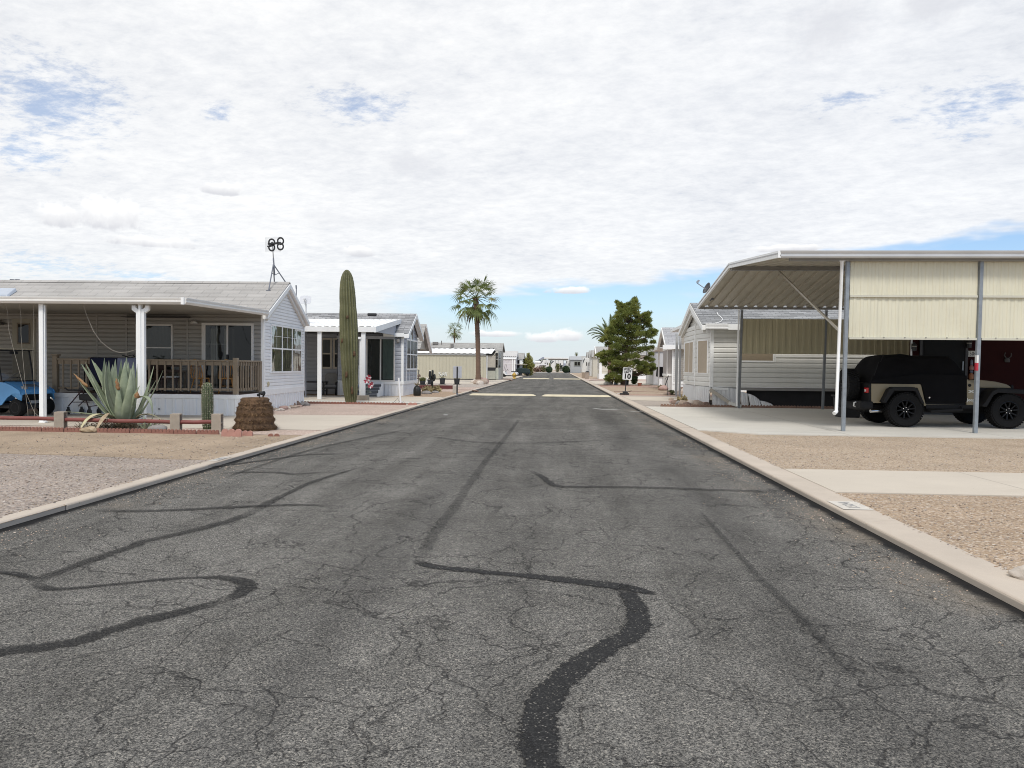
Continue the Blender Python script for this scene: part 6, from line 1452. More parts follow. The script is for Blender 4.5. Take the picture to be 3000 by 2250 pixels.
# carts and hydrant
cart('white golf cart parked on the pale driveway behind the yellow hydrant', 1491, 1104.5, rad(172), M('cart white', (.68, .67, .66), .35, .05, 2), M('cart white', (.68,)*3), BLACKP)
cart('dark covered golf cart with a beige roof, parked behind the white one', 1533, 1101, rad(6), M('cart navy', (.016, .024, .034), .4, .1, 2), M('cart roof cream', (.52, .46, .36), .5), BLACKP, M('dark green cover', (.014, .028, .028), .7, .15, 4))
p = G(1506.5, 1109.5); k = k_at(p); T = thing('fire_hydrant', 'yellow fire hydrant at the left kerb before the golf carts', 'hydrant', p); YH = M('hydrant yellow', (.56, .36, .075), .5, .12, 6)
m = mb(); m.lathe([(.18, 0), (.18, .04), (.13, .05), (.12, .12), (.12, .48), (.16, .5), (.16, .54), (.13, .56), (.12, .64), (.07, .72), (.03, .74), (.03, .79), (.01, .79)], (0, 0, 0), 16); m.v = [(x*1.35, y*1.35, z*1.0) for x, y, z in m.v]; m.build('body', YH, T, smooth=40)
for s in (-1, 1): m = mb(); m.wheel((s*.2, 0, .45), (s, 0, 0), [(.08, -.06), (.08, .05), (.05, .06), (.03, .1)], 10); m.build('nozzle', YH, T)
m = mb(); m.wheel((0, -.2, .45), (0, -1, 0), [(.1, -.06), (.1, .06), (.04, .1)], 10); m.build('nozzle', YH, T)
# road edge border in the far left lot
m = mb(); m.tube([G(1462, 1110), G(1485, 1112), G(1500, 1114)], .07, 6); tag(m.build('bed_border', BRKB), 'short dark border on the pale ground before the white golf cart', 'border')

# ---------------------------------------------------------------- trees
BARK = M('bark', (.12, .085, .06), .9, .25, 6, bump=.6, bscale=20)
def broadleaf(name, label, p, spec, leaves, mat, trunk, leafl, cat='tree', trunk_h=1.5):
    """spec: list of (dx, dy, z, radius) clumps; foliage is many small leaf faces round them"""
    T = thing(name, label, cat, p); m = mb()
    for x, y, z, r in spec: m.tube([(0, 0, 0), (x*.25, y*.25, min(trunk_h, z*.5)), (x*.6, y*.6, z*.75), (x, y, z)], [trunk, trunk*.8, trunk*.35, trunk*.12], 6)
    m.build('trunk', BARK, T, smooth=True); m = mb(); tot = sum(r**2 for *_, r in spec)
    for x, y, z, r in spec:
        for i in range(int(leaves*r*r/tot)):
            d = Vector((rnd.gauss(0, 1), rnd.gauss(0, 1), rnd.gauss(0, 1))).normalized()*(rnd.random()**.45)*r*rnd.uniform(.7, 1.12)
            c = Vector((x, y, z))+d; a = Vector((rnd.gauss(0, 1), rnd.gauss(0, 1), rnd.gauss(0, .8))).normalized()*leafl*rnd.uniform(.5, 1.2); b = a.orthogonal().normalized()*leafl*.3; m.poly(c-a, c+b, c+a, c-b)
    m.build('crown', mat, T, recalc=False); return T
PV_ = leafmat('palo verde leaf', (.24, .24, .07), (.36, .35, .11), (.48, .45, .19), .8, .55)
p = D(1546, 1100, 118); p.z = 0; k = 118/2080
sp_ = [((x-1546)*k, rnd.uniform(-.6, .6), (1100-y)*k, r*k) for x, y, r in ((1546,1082,17),(1537,1075,11),(1555,1072,12),(1545,1062,13),(1538,1056,9),(1551,1052,10),(1547,1044,8),(1555,1059,8),(1548,1037,5),(1552,1092,11),(1540,1092,10))]
broadleaf('palo_verde', 'yellow green bushy tree behind the covered golf cart', p, sp_, 3000, PV_, .13, .19)
# pine on the right: layered branch plates of needle tufts
PIN = leafmat('pine needles', (.12, .15, .042), (.21, .245, .065), (.37, .37, .11), .9, .5)
p = Vector((AY(1824, 1128, 60).x, 60, 0)); k = 60/2080
T = thing('pine_tree', 'large dense pine with uneven layered branches behind the speed limit sign', 'tree', p); 
def PX(x, y, dy=0): return Vector(((x-1824)*k, dy, (1128-y)*k))
tr = mb(); tr.tube([PX(1826, 1128), PX(1824, 1090), PX(1832, 1040), PX(1838, 980), PX(1846, 920), PX(1851, 880)], [.24, .20, .16, .11, .06, .02], 9)
C = mb()
cl = [(1851,880,5.5),(1849,890,6.5),(1806,887,4.5),(1808,896,6),(1815,901,7),(1826,897,7),(1837,896,8),(1852,900,9),(1860,905,7),(1845,912,11),(1828,913,9),(1812,917,8),(1834,925,12),(1855,922,10),(1868,930,8),(1820,932,10),(1840,940,12),(1803,932,7),(1810,945,9),(1796,945,6),(1862,945,10),(1880,925,6),(1893,922,7),(1886,932,8),(1874,942,9),(1895,940,7),(1890,950,8),(1800,958,11),(1818,960,13),(1785,965,8),(1777,975,7),(1795,975,11),(1840,962,12),(1858,965,12),(1878,962,10),(1900,955,6),(1820,978,13),(1845,985,13),(1868,982,12),(1888,978,9),(1905,970,8),(1915,972,6),(1899,985,9),(1912,980,6),(1780,990,9),(1770,995,8),(1760,1000,5),(1795,998,12),(1815,1000,13),(1840,1005,13),(1862,1005,11),(1885,1000,9),(1908,1003,6),(1780,1010,9),(1800,1018,12),(1822,1022,13),(1848,1025,12),(1870,1025,9),(1892,1022,8),(1908,1018,6),(1752,1043,5),(1760,1040,7),(1772,1036,9),(1786,1036,10),(1802,1038,11),(1768,1050,7),(1778,1056,8),(1790,1052,9),(1764,1060,5),(1812,1052,12),(1835,1045,12),(1855,1045,10),(1905,1038,6),(1895,1050,7),(1908,1055,6),(1775,1068,6),(1800,1066,11),(1820,1070,12),(1842,1068,11),(1785,1078,6),(1860,1062,9),(1880,1065,8),(1905,1070,7),(1893,1072,8),(1914,1078,5),(1808,1085,11),(1826,1088,10),(1845,1085,9),(1868,1078,8),(1885,1082,7),(1905,1085,5),(1792,1098,8),(1782,1104,6),(1800,1104,10),(1815,1108,9),(1830,1105,8),(1875,1090,6),(1890,1092,6),(1902,1094,4),(1778,1112,5),(1790,1112,7),(1808,1116,7)]
for x, y, r in cl:
    for rep in range(2):
        dy = rnd.uniform(-1, 1)*max(.3, (1-abs(x-1835)/110))*2.3*(1 if rep else .7); c = PX(x+rnd.uniform(-2, 2), y, dy); R_ = r*k*rnd.uniform(.85, 1.1)
        a0 = PX(1833, min(1100, y+22), 0); tr.tube([a0, a0*.45+c*.55+Vector((0, 0, -.1)), c], [.04, .03, .012], 4, False)
        for i in range(int(29*r)):
            d = Vector((rnd.gauss(0, 1), rnd.gauss(0, 1), rnd.gauss(.25, .75))).normalized()*rnd.random()**.5; q = c+Vector((d.x*R_*1.2, d.y*R_*1.2, d.z*R_*.95)); l = .17*rnd.uniform(.55, 1.2)
            a = (d*.8+Vector((rnd.gauss(0, .5), rnd.gauss(0, .5), rnd.gauss(.45, .4)))).normalized()*l; b = a.orthogonal().normalized(); b = (Matrix.Rotation(rnd.uniform(0, 6), 3, a.normalized()) @ b)*l*.17
            C.poly(q-b, q+b, q+a+b*.3, q+a-b*.3)
tr.build('trunk', BARK, T, smooth=True); C.build('crown', PIN, T, recalc=False)
# date palm behind it
p = D(1782, 1100, 75); p.z = 0; k = 75/2080
T = thing('date_palm', 'feathery date palm leaning out left of the pine', 'palm', p); m = mb(); q = lambda x, y, dy=0: Vector(((x-1782)*k, dy, (1100-y)*k))
m.tube([q(1788, 1100), q(1788, 1020), q(1787, 985)], [.3, .26, .24], 10); m.build('trunk', TRK, T)
m = mb(); c = q(1787, 985)
tips = [(1718,957,0,1745,935),(1722,962,.6,1750,945),(1730,968,-.8,1755,950),(1735,975,.4,1760,955),(1745,978,-.3,1768,958),(1762,911,.3,1778,945),(1784,904,-.2,1790,940),(1796,915,.6,1795,945),(1760,935,-1,1778,950),(1835,930,.8,1810,930),(1850,960,-.6,1815,940),(1820,905,-.8,1805,935),(1750,930,1.2,1772,948),(1726,950,-.2,1752,930)]
for x, y, dy, mx_, my_ in tips:
    A_, B_, E_ = c, q(mx_, my_, dy*1.2), q(x, y, dy*2); n = 34; pts = [A_*(1-s)**2+B_*2*s*(1-s)+E_*s*s for s in [i/n for i in range(n+1)]]
    m.tube(pts[::3], [.03]*4+[.02]*(len(pts[::3])-4), 4, False)
    for i in range(5, n+1):
        d = (pts[i]-pts[i-1]).normalized(); s = d.cross(Vector((0, 0, 1))); s = s.normalized() if s.length > .05 else Vector((0, 1, 0)); up_ = s.cross(d)
        for sg in (-1, 1):
            l = .62*math.sin(math.pi*min(1, (i+6)/(n+8)))*rnd.uniform(.8, 1.1); e = (d*.75+s*sg*.75+up_*.28).normalized()*l+Vector((0, 0, -.08*l)); b = d*.07; m.poly(pts[i]-b, pts[i]+b, pts[i]+e)
m.build('crown', leafmat('date frond', (.08, .11, .05), (.14, .18, .085), (.22, .26, .14), 1.2, .3), T, recalc=False)
# ================================================================ RIGHT SIDE: carport
CORR = M('bare ribbed sheet', (.50, .455, .37), .5, .08, 1.2, metal=.1, streak=.2)
CORRC = M('cream ribbed panel', (.66, .63, .49), .5, .045, .8, streak=.28, dirt=(.56, .52, .39))
BEAM = M('grey beam', (.27, .26, .25), .5, .08, 3)
W4 = Fr((0, 0), 0)
CX, CE = 5.2, 19.5
FY, FZ, RY, RZc, BY, BZ = 17.2, 4.21, 21.9, 4.63, 26.58, 3.80
T = thing('carport', 'tall open metal carport with cream side panels over the dark vehicle', 'carport', (CX, FY, .03)); O = Vector((CX, FY, .03))
def c_(x, y, z): return (x-CX, y-FY, z-.03)
m = mb(); ribbed(m, CX, CE, .352, .06, lambda s, o, t_: c_(s, FY+(RY-FY)*t_, FZ-.045+(RZc-FZ)*t_+o), top=.3, rise=.07); m.build('roof_sheet', CORR, T, solid=.004)
m = mb(); ribbed(m, CX, CE, .352, .06, lambda s, o, t_: c_(s, RY+(BY-RY)*t_, RZc-.045+(BZ-RZc)*t_+o), top=.3, rise=.07); m.build('roof_sheet', CORR, T, solid=.004)
gq = [(FY-.02, FZ-.10), (FY-.10, FZ-.10), (FY-.13, FZ-.07), (FY-.13, FZ-.03), (FY-.10, FZ-.015), (FY-.13, FZ+.02), (FY-.14, FZ+.065), (FY-.02, FZ+.065)]
m = mb(); m.px([(a-FY, b-.03) for a, b in gq], 0, CE-CX); m.build('gutter', M('grey white gutter', (.56, .56, .56), .35, .06, 1.5, metal=.2), T, smooth=35)
m = mb()
for y0_, z0_, y1_, z1_ in ((FY-.13, FZ, RY, RZc), (RY, RZc, BY+.05, BZ)):
    m.hexa([c_(CX-.05,y0_,z0_-.10),c_(CX+.01,y0_,z0_-.10),c_(CX+.01,y1_,z1_-.10),c_(CX-.05,y1_,z1_-.10),c_(CX-.05,y0_,z0_+.06),c_(CX+.01,y0_,z0_+.06),c_(CX+.01,y1_,z1_+.06),c_(CX-.05,y1_,z1_+.06)])
m.build('rake_trim', WHITEM, T)
m = mb()
for y0_, z0_, y1_, z1_ in ((FY-.12, FZ, RY, RZc), (RY+.0, RZc, BY+.05, BZ)):
    m.hexa([c_(CX-.065,y0_,z0_-.01),c_(CX-.051,y0_,z0_-.01),c_(CX-.051,y1_,z1_-.01),c_(CX-.065,y1_,z1_-.01),c_(CX-.065,y0_,z0_+.015),c_(CX-.051,y0_,z0_+.015),c_(CX-.051,y1_,z1_+.015),c_(CX-.065,y1_,z1_+.015)])
m.build('rake_rib', M('trim grey', (.42, .42, .43), .4), T)
m = mb(); m.hexa([c_(CX+.02, RY-.09, RZc-.17), c_(CE, RY-.09, RZc-.17), c_(CE, RY+.09, RZc-.17), c_(CX+.02, RY+.09, RZc-.17), c_(CX+.02, RY-.09, RZc-.055), c_(CE, RY-.09, RZc-.055), c_(CE, RY+.09, RZc-.055), c_(CX+.02, RY+.09, RZc-.055)]); m.build('ridge_beam', BEAM, T)
m = mb(); m.box(0, CE-CX, BY-FY-.04, BY-FY+.06, BZ-.03-.12, BZ-.03-.045); m.build('eave_beam', BEAM, T)
m = mb(); m.box(.3, CE-CX, .05, .2, FZ-.03-.14, FZ-.03-.05); m.build('eave_beam', BEAM, T)
p1c, p2c = G(2470, 1267, .03), G(2857, 1273, .03)
for i, (xb_, xt_) in enumerate(((W4.front(2470, 1250, 17.4).x, W4.front(2484, 760, 17.4).x), (W4.front(2857, 1250, 17.4).x, W4.front(2875, 760, 17.4).x), (13.05, 13.1), (16.2, 16.25))):
    m = mb(); m.bar(c_(xb_, 17.4, .03), c_(xt_, 17.4, FZ-.10), .085, .085, up=(1, 0, 0)); po = m.build('post', M('grey post', (.26, .285, .31), .5, .16, 6, metal=.35, streak=.35), T, bevel=.01)
    if i == 1:
        for a, b, cm in ((1.98, 2.16, M('white tape', (.7, .7, .68), .4)), (1.80, 1.98, M('red tape', (.5, .03, .05), .4))):
            xx = xb_+(xt_-xb_)*(a-.03)/4.1
            m = mb(); m.box(xx-.05-CX, xx-.008-CX, 17.4-.05-FY, 17.4+.03-FY, a-.32, b-.32); m.build('reflective_tape', cm, po)
bx = [G(2178, 1199, .03), G(2415, 1200, .03)]
for i, X in enumerate((bx[0].x, bx[1].x, 13.1, 16.3)):
    m = mb(); m.bar(c_(X, 26.8, .03), c_(X+.04, 26.75, BZ-.1), .085, .085, up=(1, 0, 0)); m.build('post', GREYPOST, T, bevel=.008)
# side panels
xt = [W4.front(2489, 900, 17.4).x, W4.front(2863, 900, 17.4).x, W4.front(2877, 900, 17.4).x, 13.0]
for a, b in ((xt[0], xt[1]), (xt[2], xt[3])):
    m = mb(); ribbed(m, a, b, .165, .011, lambda s, o, t_: c_(s+.012*t_, 17.43-o-.012*math.sin(s*2.1)*math.sin(t_*3.14), 2.24+(4.12-2.24)*t_), ts=[i/6 for i in range(7)], top=.34, rise=.1); pn = m.build('side_panel', CORRC, T)
    m = mb()
    for z in (2.25, 3.25): m.box(a-CX, b-CX, 17.375-FY, 17.415-FY, z-.025-.03, z+.025-.03)
    m.build('panel_rail', M('cream rail', (.56, .54, .45), .5, .06, 2), pn)
    m = mb()
    for i in range(int((b-a)/.48)): m.box(a+.3+i*.48-CX, a+.33+i*.48-CX, 17.36-FY, 17.375-FY, 2.27-.03, 2.285-.03)
    m.build('rail_clip', BEAM, pn)
xr = W4.front(2669, 1040, 26.8).x
m = mb(); ribbed(m, bx[0].x-.02, 15, .235, .03, lambda s, o, t_: c_(s, 26.74-o, 2.05+1.29*t_), top=.32, rise=.08); m.build('back_panel', M('olive ribbed panel', (.46, .415, .275), .5, .07, 1, streak=.25), T)
m = mb(); m.bar(c_(*W4.front(2282, 795, 21.75)), c_(*W4.front(2463, 973, 17.5)), .04, .055); m.build('brace', M('beige brace', (.42, .385, .32), .5), T)
m = mb(); xd = W4.front(2466, 900, 17.3).x-.05; m.tube([c_(xd+.03, 17.3, FZ-.10), c_(xd+.03, 17.3, FZ-.16), c_(xd+.045, 17.33, FZ-.22), c_(xd-.0, 17.36, .55), c_(xd-.01, 17.33, .50), c_(xd-.08, 17.28, .46)], [.05, .045, .04, .04, .045, .05], 8); m.box(xd-.03-CX, xd+.10-CX, 17.26-FY, 17.32-FY, FZ-.15-.03, FZ-.09-.03); m.build('downspout', WHITEM, T, smooth=50)
m = mb(); m.tube([c_(bx[0].x-.08, 26.72, 3.72), c_(bx[0].x-.09, 26.72, .35), c_(bx[0].x-.09, 26.7, .12)], .032, 8); m.tube([c_(bx[0].x-.25, 26.7, 3.74), c_(bx[0].x-.08, 26.72, 3.72)], .03); m.build('downspout', WHITEM, T)
# satellite dish on an arm behind the roof
q = AY(2075, 845, 25.6); k = 25.6/2080
S_ = thing('satellite_dish', 'dark satellite dish with a long feed arm behind the carport roof edge', 'dish', (q.x, q.y, 0)); r = 17*k
m = mb(); m.lathe([(.02, 0), (r*.5, .02), (r*.85, .07), (r, .11), (r, .125), (r*.85, .09), (.02, .02)], (0, 0, 0), 26); m.xf(Matrix.Translation((.05, .1, q.z-.02)) @ Matrix.Rotation(rad(-64), 4, 'Y') @ Matrix.Rotation(rad(10), 4, 'X')); m.build('dish_bowl', M('dish dark', (.07, .075, .085), .45), S_, smooth=True)
m = mb(); a_ = AY(2072, 850, 25.6)-Vector((q.x, q.y, 0)); b_ = AY(2042, 829, 25.3)-Vector((q.x, q.y, 0)); m.tube([a_, b_], .016, 6); m.tube([b_, b_+Vector((-.0, 0, .05)), b_+Vector((.06, 0, .07))], .025, 6); m.bar(b_+Vector((.03, 0, .03)), b_+Vector((.06, 0, .10)), .07, .07); m.build('feed_arm', M('dish arm', (.30, .33, .38), .45), S_)
m = mb(); m.tube([(.1, .1, 3.9), (.1, .1, q.z-.05)], .03); m.box(.0, .2, .0, .2, 3.93, 3.99); m.build('mast', POLE, S_)

# ---------------------------------------------------------------- right home
WSD = M('warm white siding', (.68, .67, .63), .5, .04, 2, streak=.1)
hr = Fr(G(2080, 1192), 0)
HR = thing('park_home', 'off white lap sided home with tan sun screens behind the carport', 'house', hr.o, 0)
SKR = .78; EZR, WR, LR = 3.14, 4.5, 13.0; VR = WR/2; RZR = hr.side(2031, 883, -.4).z
bay = [(0, 0), (-.28, 1.55), (-.22, WR)]
m = mb(); m.pz([(.03, .03), (-.22, 1.55), (-.18, WR-.02), (LR, WR-.02), (LR, .03)], SKR-.02, EZR+.02); m.px([(.02, EZR), (WR-.02, EZR), (VR, RZR-.16)], 0, LR); m.build('core', WSD, HR)
m = mb(); lap(m, .06, LR, SKR+.02, EZR, FU(0), .19, .04)
def along(s):
    s = max(0, min(1, s))*2; i = 0 if s < 1 else 1; f_ = s-i; a, b = bay[i], bay[i+1]; d = Vector((b[0]-a[0], b[1]-a[1], 0)); nn = Vector((-d.y, d.x, 0)).normalized()
    return a[0]+d.x*f_, a[1]+d.y*f_, nn
def fbay(s, o, z): x, y, nn = along(s); return (x+nn.x*o, y+nn.y*o, z)
lap(m, .0, .5, SKR+.02, EZR+.12, fbay, .19); lap(m, .5, 1, SKR+.02, EZR+.12, fbay, .19); m.build('siding', WSD, HR)
m = mb(); lap(m, 0, WR, EZR+.1, RZR-.2, FS(-.2), .19, clip=lambda z: (VR-max(0, (RZR-.18-z)/(RZR-EZR)*VR), VR+max(0, (RZR-.18-z)/(RZR-EZR)*VR))); m.build('gable_siding', WSD, HR)
m = mb(); m.box(-.03, .10, -.045, .08, SKR, EZR); x, y, nn = along(.5); m.box(x-.05, x+.015, y-.04, y+.04, SKR, EZR+.2); m.box(.1, LR, -.03, .0, SKR-.01, SKR+.035); m.build('trim', TRIM, HR, bevel=.004)
m = mb(); m.box(-.0, LR, -.01, .12, SKR-.12, SKR-.012); m.build('floor_beam', BEAM, HR)
# skirt: whole round the bay, sagging and broken along the carport side
m = mb()
for i in (0, 1):
    a, b = Vector((*bay[i], 0)), Vector((*bay[i+1], 0)); d = (b-a); nn = Vector((-d.y, d.x, 0)).normalized(); L = d.length
    ribbed(m, 0, L, .20, .022, lambda s, o, t_: tuple(a+d*(s/L)*1.0+nn*(o+.02+.03*(1-t_))+Vector((0, 0, SKR*t_))), top=.5, rise=.06)
SKW = M('chalky skirt metal', (.64, .645, .65), .55, .05, 1.5, streak=.2, dirt=(.55, .52, .48))
m.build('skirt', SKW, HR)
def sk(x0, x1, z0a, z0b, out, n=10):
    m = mb(); ribbed(m, x0, x1, .165, .025, lambda s, o, t_: (s, -.04-o-out*(1-t_)-.02*math.sin(s*3), (z0a+(z0b-z0a)*((s-x0)/(x1-x0))**1.6)*t_+.012), top=.5, rise=.08); m.build('skirt', SKW, HR)
X_ = lambda px_: hr.front(px_, 1160, -.1).x
sk(.06, X_(2168), SKR-.02, SKR-.08, .10); sk(X_(2170), X_(2192), .60, .52, .25); sk(X_(2193), X_(2226), .52, .30, .40); sk(X_(2227), X_(2262), .26, .14, .55)
m = mb(); m.box(X_(2200), LR, .5, .55, .02, SKR); m.build('crawl_space_shade', DARKROOM, HR)  # dark board stands in for the shade under the floor
q1_, q2_, q3_ = hr.front(2081, 1141, -.25), hr.front(2137, 1180, -.55), hr.front(2170, 1195, -.8)
m = mb(); m.bar((q1_.x, -.22, q1_.z), (q2_.x, -.55, q2_.z), .10, .13); m.build('fallen_gutter', M('fallen gutter beige', (.36, .33, .28), .55, .1, 4), HR); m = mb(); m.bar((q2_.x-.02, -.56, q2_.z), (q3_.x, -.85, .08), .09, .12); m.build('fallen_gutter', M('fallen gutter pale', (.55, .54, .50), .55, .1, 4), HR)
q = hr.front(2100, 1137, -.06); m = mb(); m.box(q.x-.3, q.x+.42, -.10, -.05, q.z-.06, q.z+.02); m.build('loose_trim', TRIM, HR)
q = hr.front(2086, 1160, -.08); m = mb(); m.tube([(q.x-.02, -.1, .75), (q.x-.10, -.12, .5), (q.x-.10, -.13, .2), (q.x, -.1, .02)], .012, 6); m.build('cable', BLACKP, HR)
# roof
SHR = shingle('striped grey shingle', (.33, .335, .34), 2.2, .55, .36, .135, lo=.72, hi=1.2)
m = mb(); roofplane(m, -.42, LR, -.35, EZR+.06, VR, RZR, 12); roofplane(m, -.42, LR, WR+.35, EZR+.06, VR, RZR, 12); rf = m.build('roof', SHR, HR)
m = mb()
for sg_ in (-1, 1):
    e = VR+sg_*(VR+.38); ez = EZR+.03
    m.hexa([(-.44,e,ez-.2),(-.30,e,ez-.2),(-.30,VR,RZR-.26),(-.44,VR,RZR-.26),(-.44,e,ez-.03),(-.30,e,ez-.03),(-.30,VR,RZR-.03),(-.44,VR,RZR-.03)])
m.build('rake_board', TRIM, rf)
m = mb()
for sg_ in (-1, 1):
    e = VR+sg_*(VR+.22); ez = EZR-.05
    m.hexa([(-.36,e,ez-.22),(-.25,e,ez-.22),(-.25,VR,RZR-.50),(-.36,VR,RZR-.50),(-.36,e,ez-.0),(-.25,e,ez-.0),(-.25,VR,RZR-.27),(-.36,VR,RZR-.27)])
m.build('rake_trim', WSD, rf)
xg = hr.front(2133, 945, -.4).x
m = mb(); m.px([(-.36, EZR-.15), (-.44, EZR-.12), (-.44, EZR-.07), (-.42, EZR-.055), (-.44, EZR-.02), (-.44, EZR+.07), (-.36, EZR+.07)], -.30, xg); m.build('gutter', WHITEM, rf, smooth=35)
m = mb(); m.box(xg+.01, LR, -.40, -.34, EZR-.16, EZR+.06); m.box(-.3, LR, -.34, -.0, EZR-.03, EZR+.0); m.build('fascia', TRIM, rf)
q0 = hr.front(2101, 898, 0); m = mb(); P = [hr.front(x, y, v) for x, y, v in ((2101, 897, .9), (2104, 908, .6), (2112, 918, .35), (2117, 928, .1), (2114, 935, -.15), (2105, 940, -.3), (2099, 948, -.45), (2096, 953, -.46))]; P = [(p_.x, v_, EZR+.07+(RZR-EZR-.06)*max(0, (v_+.35))/(VR+.35)+.03) for p_, v_ in zip(P, (.9, .6, .35, .1, -.15, -.3, -.4, -.46))]; m.tube(P, .013, 6); m.build('cable', TRIM, rf)
# sun screens
SUNS = M('tan sun screen', (.44, .37, .285), .9, .06, 8)
zz0, zz1 = hr.front(2065, 1095, 0).z, 2.62
for s0_, s1_, kk in ((.06, .42, 0), (.55, .97, 1)):
    m = mb(); frame_rect(m, s0_, s1_, zz0, zz1, .03, fbay, .0, .045); w_ = m.build('window', TRIM, HR)
    m = mb(); fbox(m, s0_+.012, s1_-.012, zz0+.03, zz1-.03, fbay, .005, .038); m.build('sun_screen', SUNS, w_)
x, y, nn = along(.74); m = mb(); fbox(m, .735, .745, zz0, zz1, fbay, .036, .046); m.build('screen_bar', TRIM, HR)
m = mb(); c = fbay(.78, .03, zz0-.28)
for z, r_ in ((.1, .05), (-.03, .05), (.03, .03)): m.wheel((c[0], c[1], c[2]+z), (-1, .1, 0), [(r_*.4, -.01), (r_, 0), (r_*.4, .012)], 12)
m.build('wall_ornament', M('pewter', (.25, .26, .27), .5, .2, 20), HR)
xa, xb = hr.front(2172, 1030, 0).x, hr.front(2265, 1030, 0).x; za, zb = hr.front(2200, 1057, 0).z, 2.7
m = mb(); frame_rect(m, xa-.06, xb+.04, za-.05, zb, .06, f0, 0, .055); w_ = m.build('window', TRIM, HR); m = mb(); fbox(m, xa, xb, za, zb-.05, f0, .0, .044); m.build('sun_screen', M('brown sun screen', (.29, .235, .165), .9, .06, 8), w_)
m = mb(); fbox(m, xb+.05, LR, za+.16, za+.20, f0, 0, .05); fbox(m, xb+.05, xb+.09, za-.05, za+.16, f0, 0, .05); m.build('belt_trim', TRIM, HR)
# patio awning on the far side with its post and shade cloth
pp = G(1985, 1160); aw = thing('patio_awning', None, None); aw.parent = HR
l_ = lambda p_: Vector((p_.x-hr.o.x, p_.y-hr.o.y, p_.z))
e0_, e1_ = l_(AY(2007, 940, 32.9)), l_(AY(1964, 967, 38.0)); pl_ = l_(pp)
m = mb(); m.hexa([(e1_.x, 4.2, e0_.z-.16), (10, 4.2, e0_.z-.16), (10, e1_.y, e1_.z-.12), (e1_.x, e1_.y, e1_.z-.12), (e1_.x, 4.2, e0_.z), (10, 4.2, e0_.z), (10, e1_.y, e1_.z), (e1_.x, e1_.y, e1_.z)]); m.build('awning_roof', WHITEM, aw)
m = mb()
for x in (pl_.x-.06, pl_.x+.1): m.box(x-.05, x+.05, pl_.y-.05, pl_.y+.05, 0, e1_.z-.15)
m.box(pl_.x-.15, pl_.x-.11, pl_.y-.04, pl_.y+.04, .1, e1_.z-.15); m.build('awning_post', M('pale grey post', (.50, .52, .53), .5, .05, 3, streak=.15), aw, bevel=.01)
mt_, t_, b_ = new_mat('tan shade cloth'); t_.n.remove(b_)
tr_ = t_.N('ShaderNodeBsdfTransparent'); df_ = t_.N('ShaderNodeBsdfDiffuse', {'Color': (.36, .29, .19, 1)}); mx_ = t_.N('ShaderNodeMixShader', {0: .62, 1: tr_.outputs[0], 2: df_.outputs[0]}); t_.l.new(mx_.outputs[0], t_.n['Material Output'].inputs['Surface'])
zc0, zc1 = AY(2005, 1114, pp.y).z, e1_.z-.2
m = mb(); m.poly((pl_.x+.16, pl_.y, zc0), (pl_.x+3.2, pl_.y, zc0), (pl_.x+3.2, pl_.y, zc1), (pl_.x+.16, pl_.y, zc1)); m.build('shade_cloth', mt_, aw)
m = mb(); m.box(pl_.x+.16, pl_.x+3.2, pl_.y-.02, pl_.y+.02, zc0-.03, zc0); m.build('cloth_bar', BEAM, aw)

# stones, edging and dry plant before the right home
stone_pile([(1966,1174,.16,.12,.10,'farthest left'),(1972,1180,.2,.14,.08,'flat pale, left end'),(1980,1184,.22,.16,.12,'left of the dry plant'),(1984,1178,.18,.12,.10,'behind the flat pale one'),(1990,1186,.2,.14,.12,'pale, below the dry plant'),(2002,1187,.22,.16,.14,'tan, right of the dry plant'),(2010,1184,.16,.13,.12,'brown, against the skirt'),(2014,1190,.2,.15,.11,'pale pointed, front'),(2024,1188,.22,.15,.15,'grey, front middle'),(2036,1182,.27,.18,.19,'big rounded red one'),(2043,1190,.26,.18,.16,'pinkish tan, front of the big red one'),(2060,1190,.2,.15,.12,'dark, under the skirt corner'),(2070,1192,.18,.13,.12,'brown, near the corner'),(2084,1190,.2,.16,.17,'reddish brown, past the corner'),(2095,1192,.16,.12,.12,'dark brown, last towards the carport'),(1995,1176,.15,.12,.08,'small, behind the dry plant')], 'stones before the right home', 'rough stone before the right white skirt, %s', ST)
p = G(1999, 1185); T = bush('dry_plant', 'dry straw plant standing among the stones at the right home', p, .22, .35, 120, YEL, leafl=.13)
m = mb(); a_ = G(1932, 1195, .0); n = 13; x0_, x1_ = G(1946, 1197).x, bx[1].x+1.5; stp = (x1_-x0_)/n; ye = 27.35
nm = ['left end by the road', 'second from the road', 'below the dry plant stones', 'below the big red stone', 'below the skirt corner', 'left of the rear downspout', 'at the rear post foot', 'right of the rear post', 'below the leaning skirt sheets', 'before the crawl space opening, left', 'before the crawl space opening, right', 'at the middle rear post', 'nearest the vehicle']
for i in range(n): edger(x0_+stp*i, ye, stp-.012, 5, BRKB, 'brown scalloped edging block of the carport slab, '+nm[i], 'brown scalloped edging behind the carport slab', .07, .055)

